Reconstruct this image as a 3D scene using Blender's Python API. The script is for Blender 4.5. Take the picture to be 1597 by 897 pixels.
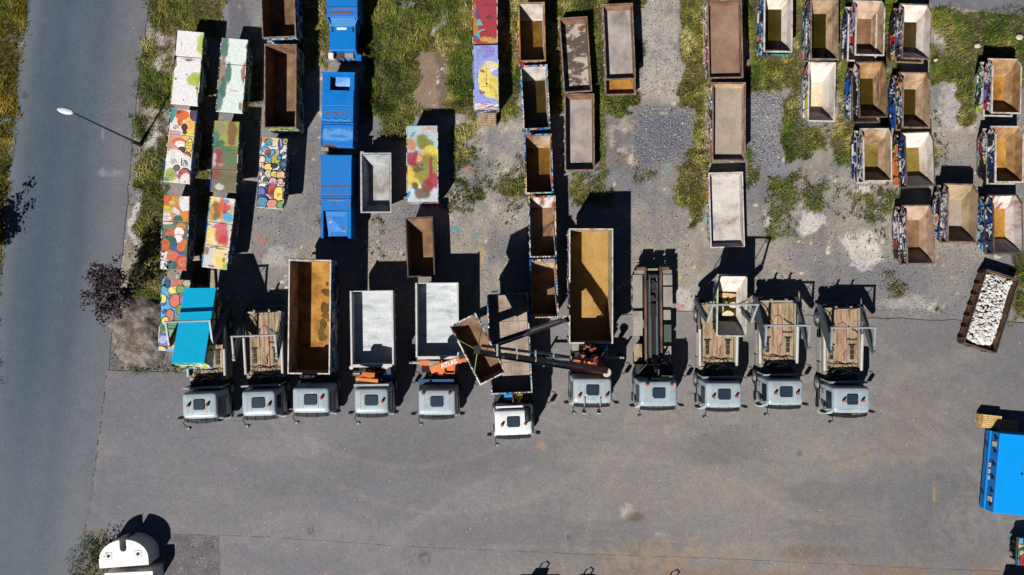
import bpy, math, random
import numpy as np
from mathutils import Vector, Matrix

for _o in list(bpy.data.objects):
    bpy.data.objects.remove(_o)
S = bpy.context.scene
COL = S.collection
R = math.radians
rnd = random.Random(7)

# ------------------------------------------------------------------ camera, sky, sun, exposure
FLY = 42.5                      # height of the drone above the yard (m)
FPX = 1065.0                    # focal length in photo pixels (24 mm on 36 mm)
cam = bpy.data.objects.new('camera', bpy.data.cameras.new('camera'))
COL.objects.link(cam)
cam.location = (0, 0, FLY)
cam.rotation_euler = (0, 0, 0)
cam.data.lens = 24.0
cam.data.sensor_width = 36.0
cam.data.clip_end = 3000
S.camera = cam
W = bpy.data.worlds.new('World')
S.world = W
W.use_nodes = True
SUN_DIR = Vector((0.515, 0.857, -0.975)).normalized()      # the way the light travels
SUN_EL = math.asin(-SUN_DIR.z)
_nt = W.node_tree
_bg = _nt.nodes['Background']
_sky = _nt.nodes.new('ShaderNodeTexSky')
_sky.sky_type = 'NISHITA'
_sky.sun_disc = False
_sky.sun_elevation = SUN_EL
_sky.sun_rotation = R(211)
_sky.air_density = 0.3
_sky.dust_density = 0.0
_sky.ozone_density = 1.6
_nt.links.new(_sky.outputs[0], _bg.inputs[0])
_bg.inputs[1].default_value = 0.05
sun = bpy.data.objects.new('sun', bpy.data.lights.new('sun', 'SUN'))
COL.objects.link(sun)
sun.data.energy = 5.0
sun.data.angle = R(0.5)
sun.data.color = (1.0, 0.965, 0.91)
sun.rotation_euler = SUN_DIR.to_track_quat('-Z', 'Y').to_euler()
sun.location = (-20, -30, 60)
S.view_settings.view_transform = 'Standard'
S.view_settings.look = 'None'
S.view_settings.exposure = 0.85
S.view_settings.gamma = 1.0
S.view_settings.use_curve_mapping = False
S.render.engine = 'CYCLES'
S.cycles.max_bounces = 6
S.cycles.diffuse_bounces = 1

# ------------------------------------------------------------------ survey helpers
def P(px, py, h=0.0):
    """the spot in the yard seen at photo pixel (px, py) when it lies h metres up"""
    return Vector(((px - 798.5) * (FLY - h) / FPX, -(py - 448.5) * (FLY - h) / FPX, h))

ALB = 0.54
def lin(v):
    v /= 255.0
    return v / 12.92 if v <= 0.04045 else ((v + 0.055) / 1.055) ** 2.4
def C(r, g, b, k=ALB):
    return (lin(r) * k, lin(g) * k, lin(b) * k, 1.0)

# ------------------------------------------------------------------ node helper
class NT:
    def __init__(s, name):
        s.mat = bpy.data.materials.new(name)
        s.mat.use_nodes = True
        s.t = s.mat.node_tree
        s.b = s.t.nodes['Principled BSDF']
        s.b.inputs['Specular IOR Level'].default_value = 0.35
    def n(s, typ, props=None, **inp):
        nd = s.t.nodes.new('ShaderNode' + typ)
        for k, v in (props or {}).items():
            setattr(nd, k, v)
        for k, v in inp.items():
            k = int(k[1:]) if k[0] == 'i' and k[1:].isdigit() else k.replace('_', ' ')
            s.set(nd.inputs[k], v)
        return nd
    def set(s, sock, v):
        if isinstance(v, bpy.types.NodeSocket):
            s.t.links.new(v, sock)
        elif isinstance(v, bpy.types.Node):
            s.t.links.new(v.outputs[0], sock)
        else:
            sock.default_value = v
    def math(s, op, a, b=0.0):
        return s.n('Math', {'operation': op}, i0=a, i1=b).outputs[0]
    def mix(s, f, a, b, mode='MIX'):
        m = s.n('Mix', {'data_type': 'RGBA', 'blend_type': mode})
        s.set(m.inputs[0], f); s.set(m.inputs[6], a); s.set(m.inputs[7], b)
        return m.outputs[2]
    def ramp(s, f, stops, interp='LINEAR'):
        r = s.n('ValToRGB')
        r.color_ramp.interpolation = interp
        e = r.color_ramp.elements
        while len(e) > 1:
            e.remove(e[-1])
        e[0].position = stops[0][0]; e[0].color = stops[0][1]
        for p, c in stops[1:]:
            x = e.new(p); x.color = c
        s.set(r.inputs[0], f)
        return r.outputs[0]
    def step(s, f, lo, hi):
        m = s.n('MapRange', {'interpolation_type': 'SMOOTHSTEP'})
        s.set(m.inputs[0], f)
        m.inputs[1].default_value = lo; m.inputs[2].default_value = hi
        return m.outputs[0]
    def noise(s, co, scale, detail=4, w=None, rough=0.55, dist=0.0, out=0):
        nd = s.n('TexNoise', {'noise_dimensions': '4D' if w is not None else '3D'})
        s.set(nd.inputs['Vector'], co)
        if w is not None:
            s.set(nd.inputs['W'], w)
        nd.inputs['Scale'].default_value = scale
        nd.inputs['Detail'].default_value = detail
        nd.inputs['Roughness'].default_value = rough
        nd.inputs['Distortion'].default_value = dist
        return nd.outputs[out]
    def obj(s, sc=None):
        o = s.n('TexCoord').outputs['Object']
        if sc:
            m = s.n('Mapping'); s.set(m.inputs[0], o); m.inputs[3].default_value = sc
            return m.outputs[0]
        return o
    def rand(s, k=40.0):
        return s.math('MULTIPLY', s.n('ObjectInfo').outputs['Random'], k)
    def done(s, col, rough=0.6, metal=0.0, bump=None, bs=0.3, bd=0.02, spec=None):
        s.set(s.b.inputs['Base Color'], col)
        s.set(s.b.inputs['Roughness'], rough)
        s.b.inputs['Metallic'].default_value = metal
        if spec is not None:
            s.b.inputs['Specular IOR Level'].default_value = spec
        if bump is not None:
            b = s.n('Bump'); b.inputs['Strength'].default_value = bs; b.inputs['Distance'].default_value = bd
            s.set(b.inputs['Height'], bump)
            s.set(s.b.inputs['Normal'], b.outputs[0])
        return s.mat

RUST = C(120, 72, 42)
RUST2 = C(74, 46, 32)

def paint(name, col, rough=0.45, rust=0.0, grime=0.25, metal=0.0, gs=1.6):
    """painted or bare sheet metal with grime and optional rust"""
    m = NT(name); co = m.obj(); w = m.rand()
    g = m.noise(co, gs, 6, w, 0.65)
    c = m.mix(m.math('MULTIPLY', m.step(g, 0.42, 0.75), grime * 2), col, tuple(x * 0.45 for x in col[:3]) + (1,))
    f = m.noise(co, 14, 4, w)
    c = m.mix(0.18, c, m.ramp(f, [(0.3, (0.25, 0.25, 0.25, 1)), (0.7, (0.95, 0.95, 0.95, 1))]), 'OVERLAY')
    if rust > 0:
        r = m.noise(co, 2.3, 9, w, 0.72, 0.4)
        k = m.step(r, 0.70 - 0.28 * rust, 0.78 - 0.28 * rust)
        rc = m.mix(m.noise(co, 9, 5, w), RUST2, RUST)
        c = m.mix(k, c, rc)
    return m.done(c, rough, metal, f, 0.08)

def worn(name, cols, scale=1.5, rough=0.75, stretch=(1, 1, 1), contrast=0.16, bump=0.25, spec=None, planks=0):
    """dirty mottled steel, rust, dried mud: several tones through layered noise"""
    m = NT(name); co = m.obj(stretch); w = m.rand()
    n = m.noise(co, scale, 9, w, 0.62, 0.3)
    k = len(cols)
    st = [(0.5 + contrast * 2 * (i / (k - 1) - 0.5), cc) for i, cc in enumerate(cols)]
    c = m.ramp(n, st)
    f = m.noise(m.obj(), 16, 6, w, 0.7)
    c = m.mix(0.45, c, m.ramp(f, [(0.3, (0.2, 0.2, 0.2, 1)), (0.7, (0.85, 0.85, 0.85, 1))]), 'OVERLAY')
    st2 = m.noise(m.obj((5, 0.5, 0.5)), 1.2, 5, w, 0.6)
    c = m.mix(m.math('MULTIPLY', m.step(st2, 0.58, 0.75), 0.4), c, tuple(x * 0.5 for x in cols[0][:3]) + (1,))
    return m.done(c, rough, 0, f, bump, 0.015, spec)

def plain(name, col, rough=0.5, metal=0.0, var=0.12):
    m = NT(name); w = m.rand()
    f = m.noise(m.obj(), 6, 5, w, 0.65)
    c = m.mix(m.step(f, 0.35, 0.75), col, tuple(x * (1 - var * 3) for x in col[:3]) + (1,))
    return m.done(c, rough, metal)

def graffiti(name, pal, scale=1.1, outline=(0.01, 0.01, 0.015, 1), rust=0.25, stretch=(1, 0.6, 1), line=0.05):
    """spray-painted steel: warped colour fields, letter-like swirls with outlines, scratches and rust"""
    m = NT(name); co = m.obj(stretch); w = m.rand(60)
    wv = m.n('VectorMath', {'operation': 'SUBTRACT'}); m.set(wv.inputs[0], m.noise(co, 1.4, 3, w, out=1)); wv.inputs[1].default_value = (.5, .5, .5)
    ws = m.n('VectorMath', {'operation': 'SCALE'}); m.set(ws.inputs[0], wv.outputs[0]); ws.inputs['Scale'].default_value = 1.5
    wa = m.n('VectorMath', {'operation': 'ADD'}); m.set(wa.inputs[0], co); m.set(wa.inputs[1], ws.outputs[0])
    def vor(sc, feat='F1', wadd=0.0):
        v = m.n('TexVoronoi', {'voronoi_dimensions': '4D', 'feature': feat})
        m.set(v.inputs['Vector'], wa.outputs[0]); m.set(v.inputs['W'], m.math('ADD', w, wadd))
        v.inputs['Scale'].default_value = sc
        return v
    def pick(v, shift):
        s_ = m.n('SeparateColor'); m.set(s_.inputs[0], v.outputs['Color'])
        p = pal[shift:] + pal[:shift]
        return m.ramp(s_.outputs[0], [(i / len(p), q) for i, q in enumerate(p)], 'CONSTANT'), s_
    v1 = vor(scale); c1, s1 = pick(v1, 0)
    v2 = vor(scale * 2.4, wadd=9.3); c2, s2 = pick(v2, 2)
    k = m.step(m.noise(co, 1.1, 2, w), 0.47, 0.5)
    c = m.mix(k, c1, c2)
    # swirls inside some cells
    sw = m.math('SINE', m.math('MULTIPLY', v1.outputs['Distance'], 30 * scale))
    swk = m.math('MULTIPLY', m.step(sw, 0.75, 0.85), m.math('GREATER_THAN', s1.outputs[1], 0.55))
    c = m.mix(swk, c, outline)
    e = vor(scale, 'DISTANCE_TO_EDGE')
    c = m.mix(m.math('LESS_THAN', e.outputs[0], line), c, outline)
    e2 = vor(scale * 2.4, 'DISTANCE_TO_EDGE', 9.3)
    c = m.mix(m.math('MULTIPLY', m.math('LESS_THAN', e2.outputs[0], line), k), c, C(225, 225, 225))
    fine = m.noise(m.obj(), 11, 6, w, 0.7)
    r = m.noise(co, 2.2, 9, m.math('ADD', w, 4.0), 0.72, 0.4)
    c = m.mix(m.step(r, 0.72 - 0.25 * rust, 0.80 - 0.25 * rust), c, m.mix(fine, RUST2, RUST))
    c = m.mix(0.4, c, m.ramp(fine, [(0.3, (0.2, 0.2, 0.2, 1)), (0.7, (0.8, 0.8, 0.8, 1))]), 'OVERLAY')
    return m.done(c, 0.5, 0, fine, 0.1)

def mural_mat(name):
    m = NT(name); co = m.obj(); w = m.rand()
    a = m.n('Attribute', {'attribute_name': 'Col'}).outputs['Color']
    f = m.noise(co, 9, 7, w, 0.7)
    c = m.mix(0.6, a, m.ramp(f, [(0.3, (0.2, 0.2, 0.2, 1)), (0.7, (0.84, 0.84, 0.84, 1))]), 'OVERLAY')
    fd = m.noise(co, 1.1, 6, w, 0.7, 0.3)
    c = m.mix(m.math('MULTIPLY', m.step(fd, 0.45, 0.75), 0.42), c, C(150, 140, 126))
    sc = m.noise(m.obj((7, .7, 1)), 2.2, 6, w, 0.7)
    c = m.mix(m.math('MULTIPLY', m.step(sc, 0.62, 0.7), 0.45), c, C(206, 200, 192))
    r = m.noise(co, 1.8, 9, w, 0.75, 0.5)
    c = m.mix(m.step(r, 0.60, 0.67), c, m.mix(f, RUST2, RUST))
    return m.done(c, 0.5)

# ------------------------------------------------------------------ mesh builder
APART = {'roof_rib', 'visor_bracket', 'wiper', 'step', 'deck_strip', 'latch', 'hose', 'chain', 'axle', 'rib', 'edge_strip', 'valve_block', 'hook_gear', 'pipe', 'skid', 'rear_bumper', 'mirror_arm', 'extension_ram', 'ram_rod', 'tool_box', 'wet_stain', 'mud_bank', 'deck_channel'}
class MB:
    def __init__(s):
        s.v, s.f, s.m, s.c = [], [], [], []
    def add(s, vs, fs, mi=0, col=None):
        o = len(s.v)
        s.v += [tuple(v) for v in vs]
        for f in fs:
            s.f.append([o + i for i in f]); s.m.append(mi); s.c.append(col)
        return s
    def poly(s, pts, mi=0, col=None):
        return s.add(pts, [list(range(len(pts)))], mi, col)
    def box(s, x0, x1, y0, y1, z0, z1, mi=0):
        v = [(x0, y0, z0), (x1, y0, z0), (x1, y1, z0), (x0, y1, z0), (x0, y0, z1), (x1, y0, z1), (x1, y1, z1), (x0, y1, z1)]
        return s.add(v, [(3, 2, 1, 0), (4, 5, 6, 7), (0, 1, 5, 4), (1, 2, 6, 5), (2, 3, 7, 6), (3, 0, 4, 7)], mi)
    def beam(s, a, b, w, h, mi=0, w2=None, h2=None):
        a, b = Vector(a), Vector(b)
        d = (b - a).normalized()
        up = Vector((0, 0, 1)) if abs(d.z) < 0.95 else Vector((0, 1, 0))
        x = d.cross(up).normalized(); u = x.cross(d).normalized()
        w2 = w if w2 is None else w2; h2 = h if h2 is None else h2
        v = []
        for p, ww, hh in ((a, w, h), (b, w2, h2)):
            for sx, su in ((-1, -1), (1, -1), (1, 1), (-1, 1)):
                v.append(p + x * sx * ww / 2 + u * su * hh / 2)
        return s.add(v, [(0, 1, 2, 3), (7, 6, 5, 4), (0, 4, 5, 1), (1, 5, 6, 2), (2, 6, 7, 3), (3, 7, 4, 0)], mi)
    def tube(s, pts, r, n=8, mi=0, r2=None):
        pts = [Vector(p) for p in pts]
        r2 = r if r2 is None else r2
        rings = []
        for i, p in enumerate(pts):
            d = (pts[min(i + 1, len(pts) - 1)] - pts[max(i - 1, 0)]).normalized()
            up = Vector((0, 0, 1)) if abs(d.z) < 0.9 else Vector((1, 0, 0))
            x = d.cross(up).normalized(); u = x.cross(d).normalized()
            rr = r + (r2 - r) * i / max(1, len(pts) - 1)
            rings.append([p + x * math.cos(2 * math.pi * k / n) * rr + u * math.sin(2 * math.pi * k / n) * rr for k in range(n)])
        return s.loft(rings, mi)
    def loft(s, rings, mi=0, cap=True):
        n = len(rings[0]); v = [p for r in rings for p in r]; f = []
        for i in range(len(rings) - 1):
            for k in range(n):
                a, b = i * n + k, i * n + (k + 1) % n
                f.append((a, b, b + n, a + n))
        if cap:
            f.append(list(range(n))[::-1]); f.append([(len(rings) - 1) * n + k for k in range(n)])
        return s.add(v, f, mi)
    def prism(s, poly, z0, z1, mi=0):
        return s.loft([[(x, y, z0) for x, y in poly], [(x, y, z1) for x, y in poly]], mi)
    def prismx(s, poly, x0, x1, mi=0):            # polygon in (y, z)
        return s.loft([[(x0, y, z) for y, z in poly], [(x1, y, z) for y, z in poly]], mi)
    def cyl(s, c, r, h, n=16, mi=0, r2=None):
        r2 = r if r2 is None else r2
        ring = lambda rr, z: [(c[0] + rr * math.cos(2 * math.pi * k / n), c[1] + rr * math.sin(2 * math.pi * k / n), z) for k in range(n)]
        return s.loft([ring(r, c[2]), ring(r2, c[2] + h)], mi)
    def cylx(s, c, r, x0, x1, n=20, mi=0):
        ring = lambda x: [(x, c[0] + r * math.cos(2 * math.pi * k / n), c[1] + r * math.sin(2 * math.pi * k / n)) for k in range(n)]
        return s.loft([ring(x0), ring(x1)], mi)
    def mesh(s, name, mats, smooth=False):
        me = bpy.data.meshes.new(name)
        me.from_pydata(s.v, [], s.f)
        for m in (mats if isinstance(mats, (list, tuple)) else [mats]):
            me.materials.append(m)
        me.polygons.foreach_set('material_index', s.m)
        if any(c is not None for c in s.c):
            at = me.color_attributes.new('Col', 'FLOAT_COLOR', 'CORNER')
            arr = []
            for p, c in zip(me.polygons, s.c):
                arr += list(c or (1, 1, 1, 1)) * p.loop_total
            at.data.foreach_set('color', arr)
        if not any(c is not None for c in s.c):
            import bmesh
            bm = bmesh.new(); bm.from_mesh(me)
            bmesh.ops.recalc_face_normals(bm, faces=bm.faces)
            bm.to_mesh(me); bm.free()
        if smooth:
            me.polygons.foreach_set('use_smooth', [True] * len(me.polygons))
        me.update()
        return me
    def pieces(s):
        """the separate pieces of this mesh, each as a builder of its own"""
        par = list(range(len(s.v)))
        def find(a):
            while par[a] != a:
                par[a] = par[par[a]]; a = par[a]
            return a
        for f in s.f:
            for i in f[1:]: par[find(i)] = find(f[0])
        grp = {}
        for k, f in enumerate(s.f): grp.setdefault(find(f[0]), []).append(k)
        out = []
        for fs in grp.values():
            m = MB(); idx = {}
            for k in fs:
                for i in s.f[k]:
                    if i not in idx: idx[i] = len(m.v); m.v.append(s.v[i])
                m.f.append([idx[i] for i in s.f[k]]); m.m.append(s.m[k]); m.c.append(s.c[k])
            out.append(m)
        return out
    def build(s, name, mats, parent=None, smooth=False, bevel=0.0, loc=None, rot=None):
        if name in APART:
            return [link(name, m.mesh(name, mats, smooth), parent, bevel, loc, rot) for m in s.pieces()][0]
        return link(name, s.mesh(name, mats, smooth), parent, bevel, loc, rot)

def link(name, me, parent=None, bevel=0.0, loc=None, rot=None):
    o = bpy.data.objects.new(name, me)
    COL.objects.link(o)
    if parent is not None:
        o.parent = parent
    if loc is not None:
        o.location = loc
    if rot is not None:
        o.rotation_euler = rot
    if bevel:
        b = o.modifiers.new('bevel', 'BEVEL'); b.width = bevel; b.segments = 2; b.limit_method = 'ANGLE'; b.angle_limit = R(35)
    return o

def tag(o, label, cat, group=None, kind=None):
    o['label'] = label; o['category'] = cat
    if group: o['group'] = group
    if kind: o['kind'] = kind
    return o

def thing(name, label, cat, loc=(0, 0, 0), rotz=0.0, group=None, rot=None):
    o = bpy.data.objects.new(name, None)
    COL.objects.link(o)
    o.location = loc
    o.rotation_euler = rot if rot else (0, 0, rotz)
    o.empty_display_size = 0.3
    return tag(o, label, cat, group)

def copy_tree(o, parent=None):
    c = o.copy(); COL.objects.link(c)
    if parent is not None: c.parent = parent
    for ch in list(o.children): copy_tree(ch, c)
    return c

FOOT = []          # footprints (x, y, rot, half width, half length): no grass grows under these
def fit(q, h):
    """centre, width, length and turn of a rectangle whose four photo corners TL TR BR BL lie at height h"""
    a, b, c, d = [P(x, y, h) for x, y in q]
    ctr = (a + b + c + d) / 4
    w = ((b - a).length + (c - d).length) / 2
    l = ((a - d).length + (b - c).length) / 2
    u = (a - d) + (b - c)
    return ctr, w, l, math.atan2(-u.x, u.y)
# ------------------------------------------------------------------ materials
M = {}
M['cab'] = paint('cab_paint_grey', C(168, 182, 190), 0.36, 0.03, 0.20)
M['cab_white'] = paint('cab_paint_white', C(236, 238, 240), 0.34, 0.02, 0.14)
M['glass'] = plain('dark_glass', (0.012, 0.018, 0.024, 1), 0.08, 0, 0.0)
M['hatch'] = plain('hatch_plastic', C(45, 62, 78), 0.3)
M['black'] = plain('black_plastic', (0.010, 0.010, 0.011, 1), 0.6)
M['black'].node_tree.nodes['Principled BSDF'].inputs['Specular IOR Level'].default_value = 0.12
M['rubber'] = plain('tyre_rubber', (0.018, 0.018, 0.019, 1), 0.85)
M['chassis'] = paint('chassis_steel', C(46, 46, 50), 0.6, 0.25)
M['amber'] = plain('amber_lens', C(200, 88, 30), 0.25)
M['lamp'] = plain('lamp_lens', (0.7, 0.7, 0.7, 1), 0.15)
M['rim'] = paint('rim_steel', C(150, 152, 155), 0.4, 0.05)
M['arm'] = paint('arm_steel_grey', C(82, 92, 100), 0.5, 0.12)
M['armlight'] = paint('arm_steel_pale', C(156, 163, 168), 0.45, 0.1)
M['cylwhite'] = paint('cylinder_white', C(205, 205, 200), 0.4, 0.12)
M['deck'] = worn('deck_wood', [C(112, 92, 70), C(170, 146, 112), C(192, 168, 134)], 2.0, 0.8, (2.2, 0.5, 1))
M['deckpink'] = worn('deck_wood_reddish', [C(128, 98, 78), C(182, 148, 118), C(198, 166, 138)], 2.0, 0.8, (2.2, 0.5, 1))
M['decksteel'] = worn('deck_steel', [C(110, 100, 86), C(150, 142, 130), C(176, 168, 152)], 1.6, 0.6)
M['fender'] = worn('fender_panel', [C(124, 118, 106), C(160, 154, 142), C(174, 168, 156)], 0.8, 0.6, contrast=0.25)
M['bedgrey'] = worn('aluminium_bed', [C(150, 158, 164), C(196, 202, 206), C(214, 218, 220), C(230, 232, 233)], 1.6, 0.5, (.5, 1.6, 1), 0.2, 0.1)
M['bedrim'] = paint('bed_rim_pale', C(205, 205, 205), 0.5, 0.15)
M['crane'] = paint('crane_orange', C(226, 122, 48), 0.45, 0.06)
M['boomred'] = paint('boom_red_brown', C(54, 28, 26), 0.45, 0.12)
M['cranedark'] = paint('crane_dark', C(28, 26, 28), 0.5, 0.1)
M['cranered'] = paint('crane_red_brown', C(150, 70, 46), 0.5, 0.3)
M['chrome'] = plain('chrome_rod', (0.75, 0.75, 0.76, 1), 0.2, 0.9, 0)
M['hose'] = plain('hose_rubber', (0.01, 0.01, 0.01, 1), 0.5)
M['hosered'] = plain('hose_red', C(176, 66, 60), 0.5)
M['sling'] = plain('sling_green', C(150, 186, 120), 0.6)
M['cream'] = plain('cream_paint', C(226, 210, 180), 0.5)
M['bluetank'] = paint('tank_blue', C(40, 80, 125), 0.4, 0.05)
M['skyblue'] = paint('part_blue', C(50, 150, 225), 0.4, 0.02)
M['yellow'] = paint('part_yellow', C(225, 215, 70), 0.4, 0.04)
M['bracket'] = plain('bracket_galvanised', C(175, 178, 180), 0.4, 0.3)
M['rust'] = worn('rusty_steel', [C(64, 42, 32), C(118, 78, 54), C(150, 106, 76)], 2.0, 0.85)
M['rustrail'] = worn('rail_rust', [C(60, 46, 40), C(112, 82, 64), C(136, 104, 84)], 2.0, 0.7, (1, .4, 1))
M['blue'] = paint('press_blue', C(2, 122, 208), 0.42, 0.1, 0.22)
M['bluerust'] = paint('press_blue_rusty', C(4, 118, 200), 0.45, 0.34, 0.15)
M['bluepale'] = paint('press_blue_faded', C(84, 150, 214), 0.5, 0.18, 0.25)
M['blueside'] = paint('press_blue_side', C(6, 100, 170), 0.45, 0.16, .35)
M['darkin'] = worn('dark_inside', [C(50, 40, 36), C(88, 70, 60), C(110, 92, 80)], 2.0, 0.85)
M['wood'] = worn('pallet_wood', [C(120, 96, 72), C(168, 142, 112), C(196, 172, 140)], 2.5, 0.85, (1, 3, 1))
M['woodnew'] = worn('pallet_wood_fresh', [C(160, 124, 70), C(214, 176, 110), C(232, 200, 140)], 2.5, 0.85, (1, 3, 1))
M['white'] = paint('white_panel', C(236, 232, 230), 0.5, 0.0, 0.06)
M['glassfibre'] = paint('glass_fibre_white', C(238, 233, 231), 0.45, 0.0, 0.07)
M['mural'] = mural_mat('mural_paint')
M['cyan'] = paint('tarp_cyan', C(0, 172, 222), 0.5, 0.0, 0.05)

Y_, O_, RD, PK = C(236, 206, 70), C(226, 124, 48), C(190, 44, 54), C(226, 120, 150)
BL, LB, TQ, NV = C(34, 84, 180), C(90, 170, 225), C(40, 165, 165), C(24, 40, 90)
GN, DG, LM, WH = C(70, 140, 70), C(30, 70, 50), C(170, 196, 60), C(228, 226, 224)
BK, PU, GY, BR = C(28, 28, 34), C(120, 80, 160), C(130, 134, 140), C(120, 78, 56)
G = {
    'multi': graffiti('graffiti_bright_mix', [BL, RD, Y_, TQ, WH, BK, PK, GN, O_]),
    'blue': graffiti('graffiti_blue', [BL, LB, NV, BL, WH, NV, TQ, LB, BK], 1.0),
    'navy': graffiti('graffiti_navy', [NV, BL, NV, C(30, 60, 110), NV, BL, C(20, 36, 70)], 0.7, rust=0.15),
    'purple': graffiti('graffiti_purple', [PU, C(150, 90, 130), WH, PK, NV, RD, C(100, 110, 170), GY]),
    'warm': graffiti('graffiti_warm', [O_, RD, Y_, C(150, 50, 40), BR, O_, BK, WH], rust=0.45),
    'grey': graffiti('graffiti_grey_violet', [GY, C(150, 150, 165), C(90, 96, 110), WH, BK, C(110, 100, 140)], 1.2),
    'green': graffiti('graffiti_green', [DG, GN, C(40, 60, 40), LM, BK, C(60, 100, 60), WH], 0.9),
    'pale': graffiti('graffiti_pale', [WH, C(200, 205, 210), LB, Y_, WH, GY, PK, BK], 1.1, rust=0.35),
    'wild': graffiti('graffiti_wild_letters', [O_, RD, LB, Y_, BL, TQ, BK, C(150, 40, 60)], 1.5, line=0.07),
    'bw': graffiti('graffiti_black_white', [WH, BK, NV, WH, C(150, 150, 190), RD, GY], 1.2, line=0.07),
    'rustmix': graffiti('graffiti_on_rust', [BR, C(150, 90, 60), RD, C(90, 60, 50), O_, LB, BK, Y_], 1.1, rust=0.6),
    'darkmix': graffiti('graffiti_dark', [NV, BK, C(50, 80, 120), C(90, 40, 50), DG, C(60, 60, 80), BL], 1.0, rust=0.2),
    'landscape': graffiti('graffiti_landscape_green', [LM, GN, DG, C(40, 90, 50), LM, C(220, 225, 130), LB], 0.7, outline=C(40, 90, 40), rust=0.0),
    'stripe': graffiti('graffiti_rim_mix', [BL, LB, RD, Y_, TQ, LB, GN, O_, BL], 2.2, rust=0.1),
}
def inner(name, *cs, **k):
    return worn(name, [C(*a) for a in cs], k.pop('scale', 1.2), k.pop('rough', 0.8), **k)
I = {
    'brown': inner('inside_brown_rust', (84, 60, 46), (128, 94, 70), (156, 118, 88)),
    'brownfloor': inner('floor_brown_rust', (92, 66, 46), (132, 98, 68), (158, 122, 90)),
    'greywall': inner('inside_pale_grey', (150, 130, 118), (200, 188, 180), (222, 214, 208)),
    'whitewall': inner('inside_white_paint', (176, 150, 128), (226, 215, 206), (238, 230, 224), contrast=0.2),
    'pinkwall': inner('inside_pink_rust', (132, 96, 74), (182, 150, 126), (206, 180, 160)),
    'tanwall': inner('inside_tan_mud', (116, 86, 60), (176, 146, 116), (206, 180, 150)),
    'sandwall': inner('inside_sand_mud', (136, 114, 84), (172, 150, 116), (190, 168, 134)),
    'ochrewall': inner('inside_ochre_rust', (112, 78, 46), (160, 120, 76), (196, 160, 118)),
    'streakwall': inner('inside_streaked_white', (120, 78, 56), (214, 198, 188), (232, 224, 220), stretch=(3, 1, .4), contrast=0.12),
    'hangwall': inner('inside_brown_clay', (104, 76, 56), (150, 118, 90), (176, 146, 118)),
    'steelwall': inner('inside_bare_steel', (104, 106, 110), (156, 160, 164), (182, 186, 190)),
    'steelfloor': inner('floor_bare_steel', (128, 110, 94), (170, 168, 166), (192, 192, 192)),
    'olive': inner('floor_olive_water', (44, 36, 6), (60, 48, 9), (76, 62, 14), rough=0.3, contrast=0.25, bump=0.05),
    'darkolive': inner('floor_dark_olive_water', (34, 32, 4), (44, 42, 6), (54, 50, 8), rough=0.25, contrast=0.25, bump=0.04),
    'orangefloor': inner('floor_orange_rust', (128, 84, 26), (180, 124, 42), (204, 150, 68)),
    'ochrefloor': inner('floor_ochre', (150, 108, 44), (184, 142, 72), (198, 160, 96), contrast=0.25),
    'amberfloor': inner('floor_amber_water', (80, 54, 10), (106, 74, 16), (134, 96, 28), rough=0.4),
    'peachfloor': inner('floor_peach_stained', (190, 140, 90), (230, 206, 164), (238, 224, 200)),
    'mustard': inner('floor_mustard', (96, 80, 22), (130, 110, 40), (156, 134, 60)),
    'flat': inner('flat_mottled_grey', (92, 76, 68), (104, 86, 76), (176, 162, 146), (188, 176, 160), scale=1.3, contrast=0.05, stretch=(1, 1.6, 1)),
    'flatpale': inner('flat_greyish_mud', (128, 114, 108), (166, 154, 148), (184, 174, 168), scale=0.9),
    'flatbrown': inner('flat_brown_mud', (112, 84, 66), (142, 112, 92), (160, 132, 112), scale=0.8),
    'flattan': inner('flat_tan_sand', (146, 130, 114), (172, 156, 140), (186, 172, 156), scale=0.7, contrast=0.25),
    'flatwhite': inner('flat_whitish', (140, 132, 130), (204, 196, 190), (224, 216, 212), scale=0.8, contrast=0.14),
    'bedtan': inner('bed_concrete_tan', (132, 112, 98), (172, 152, 136), (188, 170, 154), scale=0.9),
}
RIM = {
    'rust': worn('rim_rusty', [C(84, 64, 54), C(132, 106, 88), C(162, 138, 118)], 3.0, 0.8),
    'pale': worn('rim_pale', [C(150, 128, 110), C(206, 196, 186), C(226, 220, 214)], 3.0, 0.6),
    'dark': worn('rim_dark', [C(50, 40, 38), C(88, 72, 66), C(110, 94, 84)], 3.0, 0.8),
    'steel': worn('rim_steel', [C(130, 132, 134), C(178, 180, 182), C(200, 200, 200)], 3.0, 0.5),
    'orange': worn('rim_orange_rust', [C(104, 66, 36), C(168, 116, 64), C(196, 150, 96)], 3.0, 0.8),
    'paint': G['stripe'],
    'pinkmix': graffiti('graffiti_rim_pale', [WH, PK, WH, C(190, 150, 150), RD, WH, C(180, 180, 190)], 2.2, rust=.35),
    'palegreen': worn('rim_pale_green', [C(120, 130, 90), C(190, 200, 168), C(212, 218, 200)], 3.0, 0.6),
}

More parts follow.
